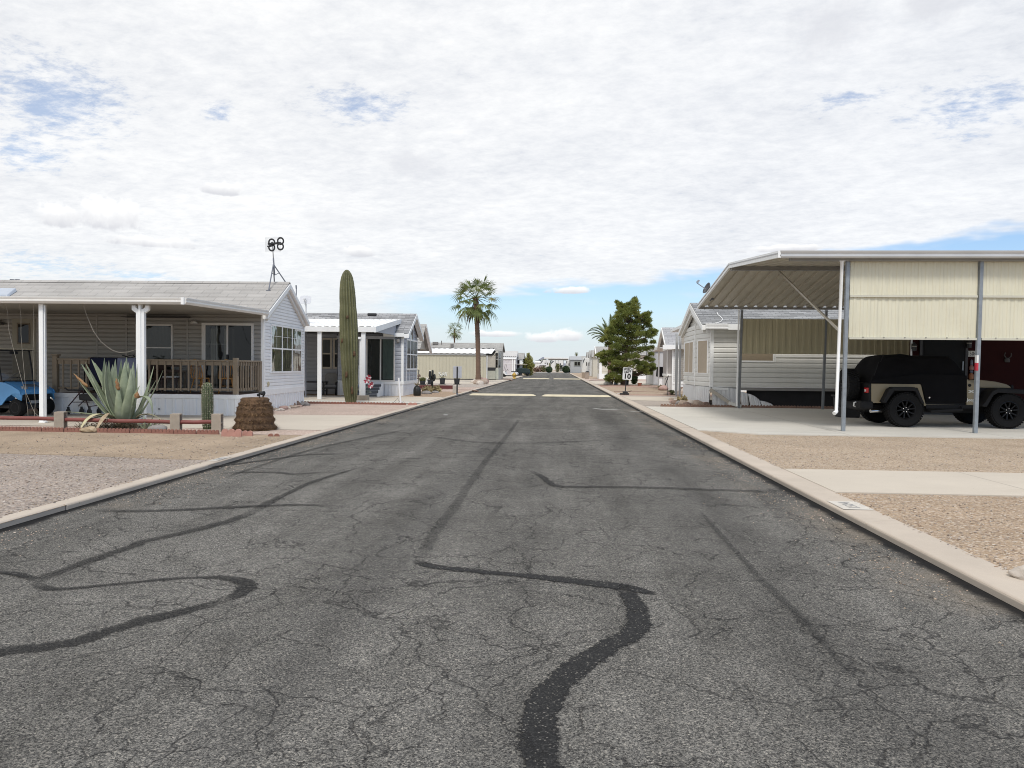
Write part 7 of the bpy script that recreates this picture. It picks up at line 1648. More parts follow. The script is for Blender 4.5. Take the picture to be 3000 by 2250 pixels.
# ---------------------------------------------------------------- dark red building behind the vehicle
q = AY(2670, 1030, 24.6); hd_ = Fr((q.x, 24.6), 0)
DR = thing('red_building', 'dark red building with a black door and lanterns under the carport', 'house', hd_.o, 0)
REDW = M('dark red wall', (.030, .008, .0075), .85, .1, 3, spec=.1)
m = mb(); m.box(0, 7.5, 0, .14, .03, 3.1); m.build('wall', REDW, DR)
m = mb(); m.box(-.02, .02, -.02, .02, .03, 3.1); m.build('corner_trim', TRIM, DR)
xa, xb = hd_.front(2700, 1010).x, hd_.front(2826, 1010).x
m = mb(); m.box(xa, xb, -.05, -.002, .1, 2.55); dd = m.build('door', M('black door', (.013, .0135, .014), .7, .1, 3, spec=.15), DR); m = mb(); frame_rect(m, xa-.08, xb+.08, .04, 2.66, .08, f0, .003, .07); m.build('door_frame', M('dark frame', (.03, .026, .026), .5), dd)
m = mb()
for i in range(3): fbox(m, xa+.08, xb-.08, .25+.75*i, .9+.75*i, f0, .051, .06)
m.build('door_panel', M('black door', (.022,)*3), dd)
q = hd_.front(2823, 1072); m = mb(); m.box(xb-.10, xb-.075, -.10, -.06, q.z-.15, q.z+.15); m.build('handle', STEEL, dd)
for px_, py_ in ((2677, 1018), (2838, 1009)):
    q = hd_.front(px_, py_, -.1); L = mb(); L.lathe([(.04, -.12), (.07, -.11), (.085, .06), (.10, .07), (.06, .12), (.015, .16)], (q.x, -.14, q.z), 6); L.box(q.x-.04, q.x+.04, -.06, 0, q.z-.05, q.z+.12); L.tube([(q.x, 0, q.z+.13), (q.x, -.14, q.z+.17)], .012); ln = L.build('lantern', BLACKM, DR)
    L = mb(); L.lathe([(.055, -.10), (.088, .05)], (q.x, -.14, q.z), 6); L.build('lantern_glass', M('lantern glass', (.30, .28, .24), .3), ln)
q0, q1 = hd_.front(2836, 1045, -.02), hd_.front(2856, 1028, -.02)
NP = thing('number_sign', 'white house number sign on the dark red wall beside the grey post', 'sign', hd_.w(q0.x, -.02, q0.z)); wS, hS = q1.x-q0.x, q1.z-q0.z
m = mb(); m.box(0, wS, -.015, .0, 0, hS); m.build('sign_board', M('sign cream', (.62, .60, .54), .6), NP); text(NP, '1504', hS*.95, BLACKP, Matrix.Translation((wS/2, -.018, hS/2)) @ FACE, .002, 'house_number', sx=.82)
q = hd_.front(2846, 1076, -.05); OR = thing('wall_ornament', 'pink and orange hanging ornament below the house number sign', 'ornament', hd_.w(q.x, -.05, q.z))
m = mb(); m.lathe([(.01, .26), (.035, .22), (.04, .1), (.03, .08)], (0, 0, 0), 10); m.build('neck', M('ornament grey', (.16, .16, .2), .5), OR, smooth=40)
m = mb(); m.lathe([(.03, .08), (.07, .0), (.065, -.08), (.03, -.1)], (0, 0, 0), 12); m.build('upper_body', M('ornament pink', (.36, .19, .16), .5), OR, smooth=40)
m = mb(); m.lathe([(.03, -.1), (.05, -.12), (.05, -.17), (.03, -.19)], (0, 0, 0), 12); m.build('band', M('ornament blue', (.13, .15, .22), .5), OR, smooth=40)
m = mb(); m.lathe([(.03, -.19), (.075, -.25), (.07, -.38), (.02, -.42)], (0, 0, 0), 12); m.build('lower_body', M('ornament orange', (.36, .15, .07), .5), OR, smooth=40)
q = hd_.front(2952, 1052, -.05); SK_ = thing('wall_plaque', 'dim grey antler plaque on the dark red wall above the hood', 'plaque', hd_.w(q.x, -.04, q.z)); m = mb(); m.rock((0, 0, -.05), .09, .05, .1, 3); m.tube([(-.03, 0, .02), (-.12, -.03, .12), (-.10, -.05, .22)], .018, 6); m.tube([(.03, 0, .02), (.10, -.03, .1), (.09, -.05, .2)], .018, 6); m.build('antlers', M('bone grey', (.07, .066, .06), .8), SK_)

# ---------------------------------------------------------------- off-road vehicle
JY = 18.92; JF = 20.62; JW = Fr((0, JY), 0)
def jp(x, y): p_ = JW.front(x, y, 0); return (p_.x, p_.z)
j0 = jp(2649, 1259)[0]; WX, FX = jp(2648, 1209)[0], jp(2948, 1209)[0]; GZ = .03
TJ = thing('offroad_vehicle', 'tan offroad vehicle under a black soft cover with a spare wheel at its back', 'car', (WX, JY, GZ))
def jq(pts): return [(x-WX, z-GZ) for x, z in (jp(*p_) for p_ in pts)]
TANP = M('khaki paint', (.23, .19, .12), .3, .04, 2, spec=.5); BLKF = M('black cloth cover', (.007, .007, .008), .95, .2, 5, bump=.2, bscale=120, spec=.1); BLKT = M('black textured trim', (.010, .010, .011), .7, .15, 14, spec=.25)
Yn, Yf = .06, 1.58                        # body sides, local y (camera side first)
def yprism(pts, y0_, y1_): m = mb(); m.py(pts, y0_, y1_); return m
body = jq([(2556, 1180), (2556, 1124), (2697, 1124), (2701, 1127), (2712, 1176), (2718, 1182), (2826, 1184), (2836, 1184), (2836, 1106), (2840, 1106), (2858, 1128), (2870, 1136), (2870, 1190), (2740, 1190), (2715, 1190), (2690, 1140), (2610, 1138), (2590, 1180)])
yprism(jq([(2556, 1181), (2556, 1124), (2697, 1124), (2702, 1128), (2714, 1180), (2716, 1185), (2836, 1187), (2836, 1110), (2850, 1121), (2867, 1127), (2867, 1187), (2867, 1192), (2712, 1190), (2692, 1136), (2608, 1134), (2584, 1181)]), Yn, Yn+.05).build('body_side', TANP, TJ, bevel=.006)
yprism(jq([(2556, 1181), (2556, 1124), (2697, 1124), (2836, 1112), (2867, 1127), (2867, 1192), (2712, 1190), (2692, 1136), (2608, 1134), (2584, 1181)]), Yf-.05, Yf).build('body_side', TANP, TJ)
yprism(jq([(2556, 1181), (2556, 1126), (2860, 1126), (2860, 1190), (2590, 1182)]), Yn+.05, Yf-.05).build('tub', BLKT, TJ)
# hood with the raised middle
m = mb(); hood_ = jq([(2858, 1113), (2900, 1114), (2940, 1119), (2972, 1127), (2984, 1134), (2984, 1139), (2862, 1137)])
m.py(hood_, .30, Yf-.24); m.build('hood', TANP, TJ, bevel=.03)
m = mb(); m.py(jq([(2985, 1128), (2992, 1130), (2994, 1178), (2985, 1180)]), .30, Yf-.24); m.build('grille', BLKT, TJ, bevel=.01)
# cowl and engine bay sides
m = mb(); m.py(jq([(2867, 1138), (2984, 1138), (2984, 1182), (2867, 1190)]), .26, Yf-.20); m.build('engine_bay', BLKT, TJ)
# fenders: angular flares
def flare(cx, y0_, y1_):
    pts = jq([(cx-56, 1178), (cx-36, 1139), (cx-24, 1134), (cx+38, 1134), (cx+46, 1138), (cx+66, 1182), (cx+58, 1182), (cx+39, 1145), (cx-22, 1144), (cx-46, 1180)])
    m = mb(); m.py(pts, y0_, y1_); return m
flare(2634, -.16, Yn-.002).build('fender_flare', BLKT, TJ, bevel=.015); flare(2634, Yf+.002, Yf+.2).build('fender_flare', BLKT, TJ)
for y0_, y1_ in ((-.16, .30), (Yf-.24, Yf+.2)):
    m = mb(); m.py(jq([(2866, 1188), (2874, 1180), (2896, 1146), (2912, 1138), (2996, 1141), (3004, 1150), (2996, 1154), (2914, 1150), (2900, 1158), (2880, 1192)]), y0_, y1_); m.build('fender_flare', BLKT, TJ, bevel=.015)
# the fabric cover: full cross-section following the roof, tucked at the sides
side = jq([(2557, 1117), (2561, 1107), (2570, 1085), (2581, 1062), (2591, 1048), (2600, 1042), (2622, 1038), (2640, 1037), (2668, 1037.5), (2700, 1041), (2760, 1040.5), (2798, 1041.5), (2808, 1050), (2822, 1074), (2835, 1103)])
m = mb(); n = len(side); zb_ = jq([(2557, 1124)])[0][1]; K = 17
def cov(i, j):
    x, z = side[i]; s = j/(K-1); dz_ = z-zb_; inset = .20*max(0, dz_)/.85
    yl, yr = Yn-.012+inset, Yf+.012-inset
    if j <= 3: f_ = j/3; return (x if i < n-1 else x, Yn-.012+inset*f_**1.2, zb_+dz_*.90*f_)
    if j >= K-4: f_ = (K-1-j)/3; return (x, Yf+.012-inset*f_**1.2, zb_+dz_*.90*f_)
    f_ = (j-3)/(K-7); return (x+.02*noise.noise(Vector((x*3, f_*5, 1))), yl+(yr-yl)*f_, z-.10*dz_*(abs(f_-.5)*2)**6*.9+.03*noise.noise(Vector((x*2.2, f_*3, 4))))
m.sweep(n, K, cov)
for i_ in (0, n-1): m.add([cov(i_, j) for j in range(K)], [tuple(range(K))])
CV = m.build('cover', BLKF, TJ, smooth=45)
m = mb(); m.py(jq([(2540, 1124), (2697, 1123), (2703, 1128), (2716, 1178), (2722, 1179), (2826, 1180), (2833, 1178), (2836, 1172), (2836, 1100), (2700, 1095), (2562, 1112)]), Yn-.018, Yn-.002); m.build('cover_side', BLKF, CV, bevel=.008)
m = mb(); 
for a_, b_ in zip(jq([(2598, 1040), (2585, 1060), (2566, 1100), (2556, 1120)])[:-1], jq([(2598, 1040), (2585, 1060), (2566, 1100), (2556, 1120)])[1:]): m.bar((a_[0], .2-.0+.0, a_[1]), (b_[0], .1, b_[1]), .012, .012)
m.build('seam', BLKT, CV)
# windscreen post sliver, hinge, cap
q = jq([(2844, 1129)])[0]; m = mb(); m.wheel((q[0], Yn-.004, q[1]), (0, -1, 0), [(.035, -.01), (.04, .012), (.02, .014)], 18); m.build('filler_cap', BLKT, TJ)
q = jq([(2725, 1165)])[0]; m = mb(); m.wheel((q[0], Yn-.02, q[1]), (0, -1, 0), [(.02, -.01), (.02, .01)], 12); m.build('snap', CHROME, CV)
# badges
BDG = M('badge silver', (.55, .55, .52), .3, metal=.6)
q = jq([(2848, 1172)])[0]; text(TJ, 'Jeep', .115, BDG, Matrix.Translation((q[0]+.0, Yn-.004, q[1]-.0)) @ FACE, .004, 'badge', bold=.002)
q = jq([(2849, 1147)])[0]; m = mb(); w_, h_ = .085, .03
m.py([(q[0]-w_, q[1]+h_), (q[0]-w_*.2, q[1]+h_), (q[0], q[1]+.008), (q[0]+w_*.2, q[1]+h_), (q[0]+w_, q[1]+h_), (q[0]+w_*.25, q[1]), (q[0]+w_, q[1]-h_), (q[0]+w_*.2, q[1]-h_), (q[0], q[1]-.008), (q[0]-w_*.2, q[1]-h_), (q[0]-w_, q[1]-h_), (q[0]-w_*.25, q[1])], Yn-.012, Yn-.001); m.build('badge', BDG, TJ)
# rear: corner panel, lamp, bumper, hitch, exhaust
q0, q1 = jq([(2530, 1180)])[0], jq([(2557, 1122)])[0]
m = mb(); m.box(q1[0]-.06, q1[0]+.02, Yn+.01, Yf-.01, q0[1]-.02, q1[1]); m.build('rear_panel', BLKT, TJ, bevel=.01)
for yy in (Yn+.02, Yf-.16):
    a_, b_ = jq([(2541, 1151)])[0], jq([(2554, 1136)])[0]
    m = mb(); m.box(q1[0]-.12, q1[0]-.062, yy, yy+.14, a_[1], b_[1]); lm = m.build('tail_light', M('tail lamp red', (.42, .012, .012), .25), TJ, bevel=.01); m = mb(); m.box(q1[0]-.128, q1[0]-.119, yy+.03, yy+.11, a_[1]+.03, a_[1]+.09); m.build('reverse_lens', M('lens white', (.62, .58, .55), .25), lm)
a_, b_ = jq([(2480, 1198)])[0], jq([(2562, 1176)])[0]
m = mb(); m.px([(-.02, a_[1]+.02), (.25, a_[1]-.03), (Yf-.25, a_[1]-.03), (Yf+.02, a_[1]+.02), (Yf+.02, b_[1]), (-.02, b_[1])], q1[0]-.30, q1[0]+.02); m.build('bumper', BLKT, TJ, bevel=.03)
q = jq([(2517, 1184)])[0]; m = mb(); m.tube([(q1[0]-.32+.0, .22, b_[1]-.03), (q1[0]-.37, .22, b_[1]-.05), (q1[0]-.38, .22, b_[1]-.13), (q1[0]-.33, .22, b_[1]-.15)], .02, 8); m.build('tow_shackle', M('shackle white', (.62, .62, .6), .4), TJ, smooth=True)
q = jq([(2561, 1205)])[0]; m = mb(); m.tube([(q[0]+.3, .12, q[1]+.02), (q[0]-.08, .03, q[1]-.0)], .045, 12); m.build('exhaust_tip', CHROME, TJ, smooth=40)
m = mb(); m.box(q1[0], FX-WX+.35, .45, Yf-.45, .36, .55); m.box(-.1, .1, .1, Yf-.1, .36, .48); m.box(FX-WX-.1, FX-WX+.1, .1, Yf-.1, .36, .48); m.build('chassis', BLKT, TJ)
a_, b_ = jq([(2716, 1205)])[0], jq([(2820, 1198)])[0]; m = mb(); m.tube([(a_[0], .12, a_[1]+.06), (a_[0]+.06, -.06, a_[1]), (b_[0]-.05, -.06, b_[1]-.02), (b_[0], .12, b_[1]+.06)], .04, 8); m.build('side_step', BLKT, TJ, smooth=40)
m = mb(); m.py(jq([(2716, 1186), (2870, 1187), (2870, 1197), (2716, 1197)]), Yn-.01, Yf+.01); m.build('sill', BLKT, TJ)
# wheels with tread and five-spoke rims
def offroad_wheel(par, c, ax, R_=.455, w_=.31, nm='wheel'):
    ax = Vector(ax); c = Vector(c); m = mb()
    m.wheel(c, ax, [(.25, -w_*.40), (.33, -w_*.49), (.41, -w_*.47), (R_-.02, -w_*.36), (R_-.015, w_*.36), (.41, w_*.47), (.33, w_*.49), (.25, w_*.40), (.245, .0)], 48); o = m.build(nm, RUBBER, par, smooth=30)
    m = mb(); u = ax.orthogonal().normalized(); v = ax.cross(u)
    for i in range(40):
        for kk, off in enumerate((-.38, -.13, .13, .38)):
            q = 2*math.pi*(i+.5*(kk % 2))/40; e = u*math.cos(q)+v*math.sin(q); tt = ax.cross(e); cc = c+e*(R_-.016)+ax*(w_*off); l_ = w_*.10
            m.hexa([cc+tt*a_*.022+ax*b_*l_+e*d_*.012 for d_ in (-1, 1) for a_, b_ in ((-1, -1), (1, -1), (1, 1), (-1, 1))])
    m.build('tread', RUBBER, o)
    m = mb(); m.wheel(c, ax, [(.252, .02), (.255, w_*.42), (.235, w_*.44), (.215, w_*.36), (.20, .02)], 40)
    for i in range(5):
        q = 2*math.pi*i/5+.3
        for sg_ in (-1, 1):
            e = u*math.cos(q+sg_*.16)+v*math.sin(q+sg_*.16); e2 = u*math.cos(q+sg_*.30)+v*math.sin(q+sg_*.30); m.bar(c+e*.05+ax*w_*.30, c+e2*.225+ax*w_*.36, .035, .04, up=ax)
    m.wheel(c, ax, [(.085, .0), (.08, w_*.30), (.05, w_*.36), (.045, w_*.40), (.02, w_*.41)], 20)
    m.build('rim', M('gloss black alloy', (.006, .006, .007), .45, .1, 6, spec=.2), o, smooth=35)
    m = mb()
    for i in range(5): q = 2*math.pi*i/5; e = u*math.cos(q)+v*math.sin(q); m.wheel(c+e*.062+ax*w_*.37, ax, [(.012, -.01), (.012, .012), (.005, .016)], 8)
    m.build('lug_nut', CHROME, o); return o
for x, yy in ((0, .03), (FX-WX, .03), (0, Yf-.03), (FX-WX, Yf-.03)): offroad_wheel(TJ, (x, yy, .455), (0, -1 if yy < .5 else 1, 0))
q = jq([(2492, 1132)])[0]; sx_ = q1[0]-.30
offroad_wheel(TJ, (sx_, .80, q[1]+.02), (-1, 0, 0), .44, .28, 'spare_wheel')
m = mb(); m.box(sx_+.1, q1[0], .6, 1.0, q[1]-.1, q[1]+.1); m.build('spare_mount', BLKT, TJ)
# bin behind the first post
p = G(2480, 1222, .03); T = thing('trash_bin', 'black trash bin standing behind the first grey carport post', 'bin', (p.x, p.y, .03)); m = mb(); m.hexa([(-.25,-.25,0),(.3,-.25,0),(.3,.3,0),(-.25,.3,0),(-.3,-.3,.62),(.36,-.3,.62),(.36,.35,.62),(-.3,.35,.62)]); m.build('bin_body', BLACKP, T, bevel=.02); m = mb(); m.box(-.34, .40, -.34, .4, .63, .68); m.build('bin_lid', BLACKP, T, bevel=.015)
# boulder at the far right kerb
m = mb(); m.rock((0, 0, .02), .12, .09, .075, 12, 3, .35); p = G(2984, 1704); tag(m.build('stone', ST[3], loc=(RO+.03, p.y+.05, .01), smooth=50), 'pale stone against the kerb at the right edge of the photo', 'stone')
# ---------------------------------------------------------------- speed limit sign
p = G(1831, 1157); k = p.y/2080
T = thing('speed_limit_sign', 'white SPEED LIMIT 10 sign on a dark post at the right kerb', 'sign', p)
s_ = lambda x, y: ((x-1831)*k, (1157-y)*k)
x0, z1 = s_(1822.5, 1077); x1, z0 = s_(1849.5, 1112.5)
m = mb(); pts = []; r = .05
for cx, cz, a0 in ((x1-r, z1-r, 0), (x0+r, z1-r, 90), (x0+r, z0+r, 180), (x1-r, z0+r, 270)):
    for i in range(5): q = rad(a0+i*22.5); pts.append((cx+r*math.cos(q), cz+r*math.sin(q)))
sh = Matrix(((1, 0, .055, 0), (0, 1, 0, 0), (0, 0, 1, 0), (0, 0, 0, 1)))
tilt = Matrix.Translation((0, 0, z0)) @ Matrix.Rotation(rad(2.6), 4, 'Y') @ Matrix.Translation((0, 0, -z0))
m.py(pts, -.06, -.055); m.xf(tilt); m.build('sign_plate', M('sign white', (.72, .73, .74), .4, .04, 4), T)
SB = M('sign black', (.015, .015, .016), .5); cx = (x0+x1)/2; hh = z1-z0
for tx, zz, sz, b in (('SPEED', z1-.16*hh, .235, .006), ('LIMIT', z1-.385*hh, .235, .006), ('10', z1-.735*hh, .50, .016)):
    text(T, tx, sz*hh*1.12, SB, tilt @ Matrix.Translation((cx, -.063, zz)) @ FACE, .001, 'lettering', bold=b, sx=.94 if tx != '10' else 1.05)
m = mb(); m.bar((.0, -.03, .03), (cx*.55+.04, -.03, z1-.06), .05, .04); m.build('post', BLACKM, T)
m = mb(); m.box(-.28, .22, -.12, .12, 0, .10); m.box(-.12, .14, -.16, .16, .02, .2); m.bar((-.1, 0, .1), (.35, -.1, .24), .03, .03); m.build('post_base', BLACKP, T, bevel=.02)
m = mb(); p2 = G(1808, 1154); m.box(0, .35, 0, .2, .015, .04); tag(m.build('paving_brick', M('white brick', (.7, .69, .66), .8), loc=(p2.x, p2.y, 0)), 'white flat brick on the ground left of the speed limit sign base', 'brick')

# ---------------------------------------------------------------- second home on the right
h3 = Fr(G(1969, 1145.5), 0); k = h3.o.y/2080
WV = M('white vinyl lap', (.66, .65, .635), .5, .04, 2)
T = thing('park_home', 'white vinyl home with grey mesh window and shingled gable past the right awning', 'house', h3.o, 0)
SK3 = h3.front(1975, 1123).z; EZ3 = h3.front(1975, 1012).z; W3 = 3.0; L3 = 11; RZ3 = h3.side(1936.5, 960, -.45).z; V3 = W3/2
RZ3 = min(RZ3, EZ3+1.25)
bx3 = h3.front(1945, 1120, .9).x
m = mb(); m.box(0, L3, .0, W3, .02, EZ3); m.px([(.0, EZ3), (W3, EZ3), (V3, RZ3-.12)], -.0, L3); m.pz([(.0, .35), (-.22, .6), (-.22, W3-.6), (0, W3-.35)], .02, EZ3+.02); m.build('core', WV, T)
m = mb(); lap(m, .05, L3, SK3, EZ3, FU(0), .13); lap(m, 0, .35, SK3, EZ3, FS(0), .13); m.build('siding', WV, T)
m = mb(); ribbed(m, 0, L3, .2, .02, lambda s, o, t: (s, -.015-o, SK3*t)); m.build('skirt', RIBW, T)
m = mb(); m.box(-.03, L3, -.05, .0, SK3-.05, SK3+.1); m.box(-.03, .06, -.03, .05, .02, EZ3); m.build('trim', TRIM, T)
MESH = M('grey sun mesh', (.36, .335, .325), .9, .08, 6)
za, zb = h3.front(1960, 1095, .5).z, h3.front(1960, 1026, .5).z
m = mb(); m.pz([(-.02, .33), (-.25, .59), (-.25, W3-.59), (-.02, W3-.33)], za, zb); w_ = m.build('window', MESH, T)
m = mb(); m.box(-.28, -.23, .56, .62, za-.1, zb+.1); m.pz([(-.0, .30), (-.28, .57), (-.28, W3-.57), (0, W3-.3)], zb, zb+.15); m.pz([(-.0, .30), (-.28, .57), (-.28, W3-.57), (0, W3-.3)], za-.15, za); m.build('window_trim', TRIM, w_)
SH3 = shingle('pale grey shingle', (.42, .42, .43), 2.2, .55, .55, .2)
m = mb(); roofplane(m, -.5, L3, -.35, EZ3, V3, RZ3, 9); roofplane(m, -.5, L3, W3+.35, EZ3, V3, RZ3, 9); rf = m.build('roof', SH3, T)
m = mb()
for sg in (-1, 1):
    e = V3+sg*(V3+.38); ez = EZ3-.03
    m.hexa([(-.55,e,ez-.2),(-.4,e,ez-.2),(-.4,V3,RZ3-.25),(-.55,V3,RZ3-.25),(-.55,e,ez-.03),(-.4,e,ez-.03),(-.4,V3,RZ3-.03),(-.55,V3,RZ3-.03)])
m.box(-.7, L3, -.42, -.35, EZ3-.25, EZ3+.02); m.build('rake_board', TRIM, rf)
aw0, aw1 = AY(1914.5, 1024, 54).x-h3.o.x, AY(1943, 1014, 50).z
m = mb(); ze = AY(1914.5, 1025, 54).z; m.hexa([(aw0,4.0,aw1-.12),(3,4.0,aw1-.12),(3,7.5,ze-.12),(aw0,7.5,ze-.12),(aw0,4.0,aw1),(3,4.0,aw1),(3,7.5,ze),(aw0,7.5,ze)]); m.box(aw0+.35, aw0+.45, 7.2, 7.3, 0, ze-.1); m.build('awning', WHITEM, T)
# grill, shed, boulder, hook and pots beyond
p = G(1935, 1130); k = p.y/2080; T = thing('covered_grill', 'tall grill under a black cover beside the mesh window bay', 'grill', p); m = mb(); m.hexa([(-.36,-.25,.75),(.40,-.25,.75),(.40,.3,.75),(-.36,.3,.75),(-.3,-.25,55*k),(.38,-.25,55*k),(.38,.3,55*k),(-.3,.3,55*k)]); m.build('cover', BLKF, T, bevel=.08)
m = mb(); m.box(-.15, .1, -.1, .1, 0, .75); m.box(.15, .25, -.1, .1, .0, .75); m.build('stand', TRIM, T)
p = G(1914, 1128.5); k = p.y/2080
T = thing('shed', 'pale grey flat sided shed between the pine and the mesh window home', 'shed', p); m = mb(); m.box(0, 2.4, 0, 4.5, .05, (1128-1030)*k); m.build('shed_wall', M('pale panel', (.58, .57, .57), .6, .04, 1), T); m = mb(); m.box(-.12, 2.5, -.12, 4.6, (1128-1030)*k, (1128-1026)*k); m.build('shed_roof', WHITEM, T)
p = G(1943, 1145); m = mb(); m.rock((0, 0, .16), .33, .25, .22, 5, 2, .3); tag(m.build('boulder', ST[1], loc=(p.x, p.y, 0), smooth=50), 'rounded pink boulder before the mesh window bay', 'boulder')
m = mb(); m.bar((0, 0, .3), (.22, 0, 1.0), .05, .05); tag(m.build('leaning_stick', BLACKM, loc=(p.x+.12, p.y+.1, 0)), 'dark stick leaning up from the pink boulder', 'stick')
bush('low_plant', 'small straw plant left of the pink boulder', G(1935, 1141), .2, .3, 90, YEL, leafl=.12)
p = G(1955.5, 1159); k = p.y/2080; q = lambda x, y: Vector(((x-1955.5)*k, 0, (1159-y)*k)); T = thing('hook_stand', 'slender garden hook before the mesh window home', 'garden hook', p); m = mb(); m.tube([q(1955.5, 1159), q(1956, 1115), q(1955, 1108), q(1952, 1105.5), q(1949, 1108), q(1948, 1113)], .012, 6); m.build('hook', BLACKM, T)
stone_pile([(1950,1158,.2,.14,.1,'flat, left of the hook'),(1960,1157,.2,.15,.12,'dark, right of the hook'),(1998,1146,.3,.2,.2,'big pale, by the awning post'),(2006,1147,.26,.2,.16,'brown, by the awning post'),(2014,1147,.26,.2,.15,'tan, near the right home')], 'stones past the right driveway', 'stone past the right path, %s', ST)
bush('low_plant', 'grey green tuft at the foot of the white awning post', G(1968, 1157), .25, .25, 120, OLV, leafl=.12)
# at the pine: pots and planters
p = G(1804, 1128); k = p.y/2080; T = thing('plant_stand', 'faded blue flared pedestal under the left side of the pine', 'planter', p); m = mb(); m.lathe([(6.5*k, 0), (5*k, 5*k), (4*k, 11*k), (5.5*k, 15*k), (7.5*k, 16*k)], (0, 0, 0), 20); m.build('pedestal', M('dusty blue', (.14, .23, .34), .6, .1, 4), T, smooth=True)
m = mb(); m.rock((0, 0, .12), .4, .35, .22, 5, 2, .2); p = G(1781, 1128); tag(m.build('boulder', M('grey white rock', (.46, .47, .44), .8, .15, 3), loc=p, smooth=50), 'pale rounded rock at the left foot of the pine', 'boulder')
for x, y, w_, h_, l, mt in ((1793, 1127, 8, 9, 'dark red pot between the pale rock and the blue pedestal', M('dark red pot', (.10, .035, .03), .6)), (1828, 1127, 8, 10, 'small dark pot just left of the speed limit post', POT), (1838, 1128, 9, 17, 'tall dark pot just right of the speed limit post', POT), (1874, 1131, 13, 9, 'wide terracotta pot at the right end of the pine bed', M('terracotta', (.28, .11, .07), .8, .15, 4))):
    p = G(x, y); k = p.y/2080; T = thing('flower_pot', l, 'planter', p); m = mb(); r = w_*k/2*1.0; h = h_*k; m.lathe([(r*.7, 0), (r*.95, h*.8), (r*1.05, h*.82), (r*1.05, h), (r*.9, h), (r*.85, h*.9), (.01, h*.88)], (0, 0, 0), 18); m.build('pot', mt, T, smooth=35)
p = G(1858, 1126); k = p.y/2080; bush('shrub', 'leafy green shrub behind the right side of the speed limit sign', p, 10*k, 36*k, 900, GRN, 'shrub', .14, None, True)
m = mb(); m.tube([G(1760, 1132), G(1790, 1129.5), G(1860, 1130), G(1905, 1131)], .08, 6); tag(m.build('bed_border', BRKB), 'dark border of the planting bed under the pine', 'border')
m = mb(); m.tube([G(1800, 1149), G(1840, 1148.5), G(1940, 1150), G(2020, 1150)], .05, 6); tag(m.build('bed_border', M('brown edging', (.2, .13, .1))), 'brown border running right from the speed limit sign', 'border')
p = AY(1893, 1125, 62); m = mb(); m.tube([(0, 0, 0), (0, 0, AY(1893, 925, 62).z)], .03, 5); tag(m.build('radio_mast', STEEL, loc=(p.x, p.y, 0)), 'very thin mast rising right of the pine', 'mast')

# ---------------------------------------------------------------- cream home past the pine and the far row on the right
CRM = M('cream lap', (.60, .565, .47), .6, .04, 1)
h4 = Fr(G(1757, 1110), 0); k = h4.o.y/2080
T = thing('park_home', 'cream lap sided home with white corner, mostly hidden by the pine', 'house', h4.o, 0)
ez = h4.front(1775, 1040).z; rz = ez+1.15; sk = h4.front(1775, 1095).z; W_ = 4.5
m = mb(); m.box(0, 12, 0, W_, .0, ez); m.px([(0, ez), (W_, ez), (W_/2, rz-.1)], 0, 12); m.build('core', CRM, T)
m = mb(); lap(m, .05, 12, sk, ez, FU(0), .3, .03); lap(m, .05, W_, sk, ez, lambda s, o, z: (-o, s, z), .3, .03); m.build('siding', CRM, T)
m = mb(); m.box(-.06, 12, -.06, -.0, 0, sk); m.box(-.07, .25, -.07, .1, 0, ez); m.box(-.07, -.0, .1, W_, 0, sk-.01); m.build('trim', TRIM, T)
v0_ = 1.3; m = mb(); m.box(-.12, -.03, 1.2, 1.35, sk+.5, ez-.4); m.box(-.12, -.03, 3.1, 3.25, sk+.5, ez-.4); w_ = m.build('window', TRIM, T); m = mb(); m.box(-.06, -.02, 1.35, 3.1, sk+.6, ez-.5); m.build('pane', glass('far glass', (.1, .11, .12), .6), w_)
m = mb(); roofplane(m, -.5, 12, -.4, ez, W_/2, rz, 6); roofplane(m, -.5, 12, W_+.4, ez, W_/2, rz, 6); rf = m.build('roof', ROOFG, T)
m = mb()
for sg in (-1, 1):
    e = W_/2+sg*(W_/2+.42)
    m.hexa([(-.6,e,ez-.35),(-.4,e,ez-.35),(-.4,W_/2,rz-.4),(-.6,W_/2,rz-.4),(-.6,e,ez-.03),(-.4,e,ez-.03),(-.4,W_/2,rz-.0),(-.6,W_/2,rz-.0)])
m.build('rake_board', TRIM, rf)
def farhome(label, px0, px1, pyb, pyt, pyr, dep, wallm, roofm, deep=5, win=(), name='park_home', z_eave=None):
    a, b = D(px0, pyb, dep), D(px1, pyb, dep); o = Vector((a.x, a.y, 0)); k = dep/2080; L = b.x-a.x; H = D(px0, pyt, dep).z; Rz = D(px0, pyr, dep).z
    T = thing(name, label, 'house', o, 0); m = mb(); m.box(0, L, 0, deep, 0, H); m.build('wall', wallm, T)
    m = mb(); m.hexa([(-.25,-.3,H),(L+.25,-.3,H),(L+.25,deep+.3,H),(-.25,deep+.3,H),(-.2,deep*.42,Rz),(L+.2,deep*.42,Rz),(L+.2,deep*.58,Rz),(-.2,deep*.58,Rz)]); m.build('roof', roofm, T)
    for x0, y0, x1, y1 in win:
        c0, c1 = D(x0, y1, dep)-a, D(x1, y0, dep)-a; z0, z1 = D(x0, y1, dep).z, D(x0, y0, dep).z
        m = mb(); frame_rect(m, c0.x-.15, c1.x+.15, z0-.15, z1+.15, .15, f0, 0, .08); fbox(m, (c0.x+c1.x)/2-.06, (c0.x+c1.x)/2+.06, z0, z1, f0, .0, .07); w_ = m.build('window', M('olive frame', (.30, .31, .27), .6), T); m = mb(); fbox(m, c0.x, c1.x, z0, z1, f0, 0, .03); m.build('pane', glass('far glass', (.1,)*3), w_)
    return T
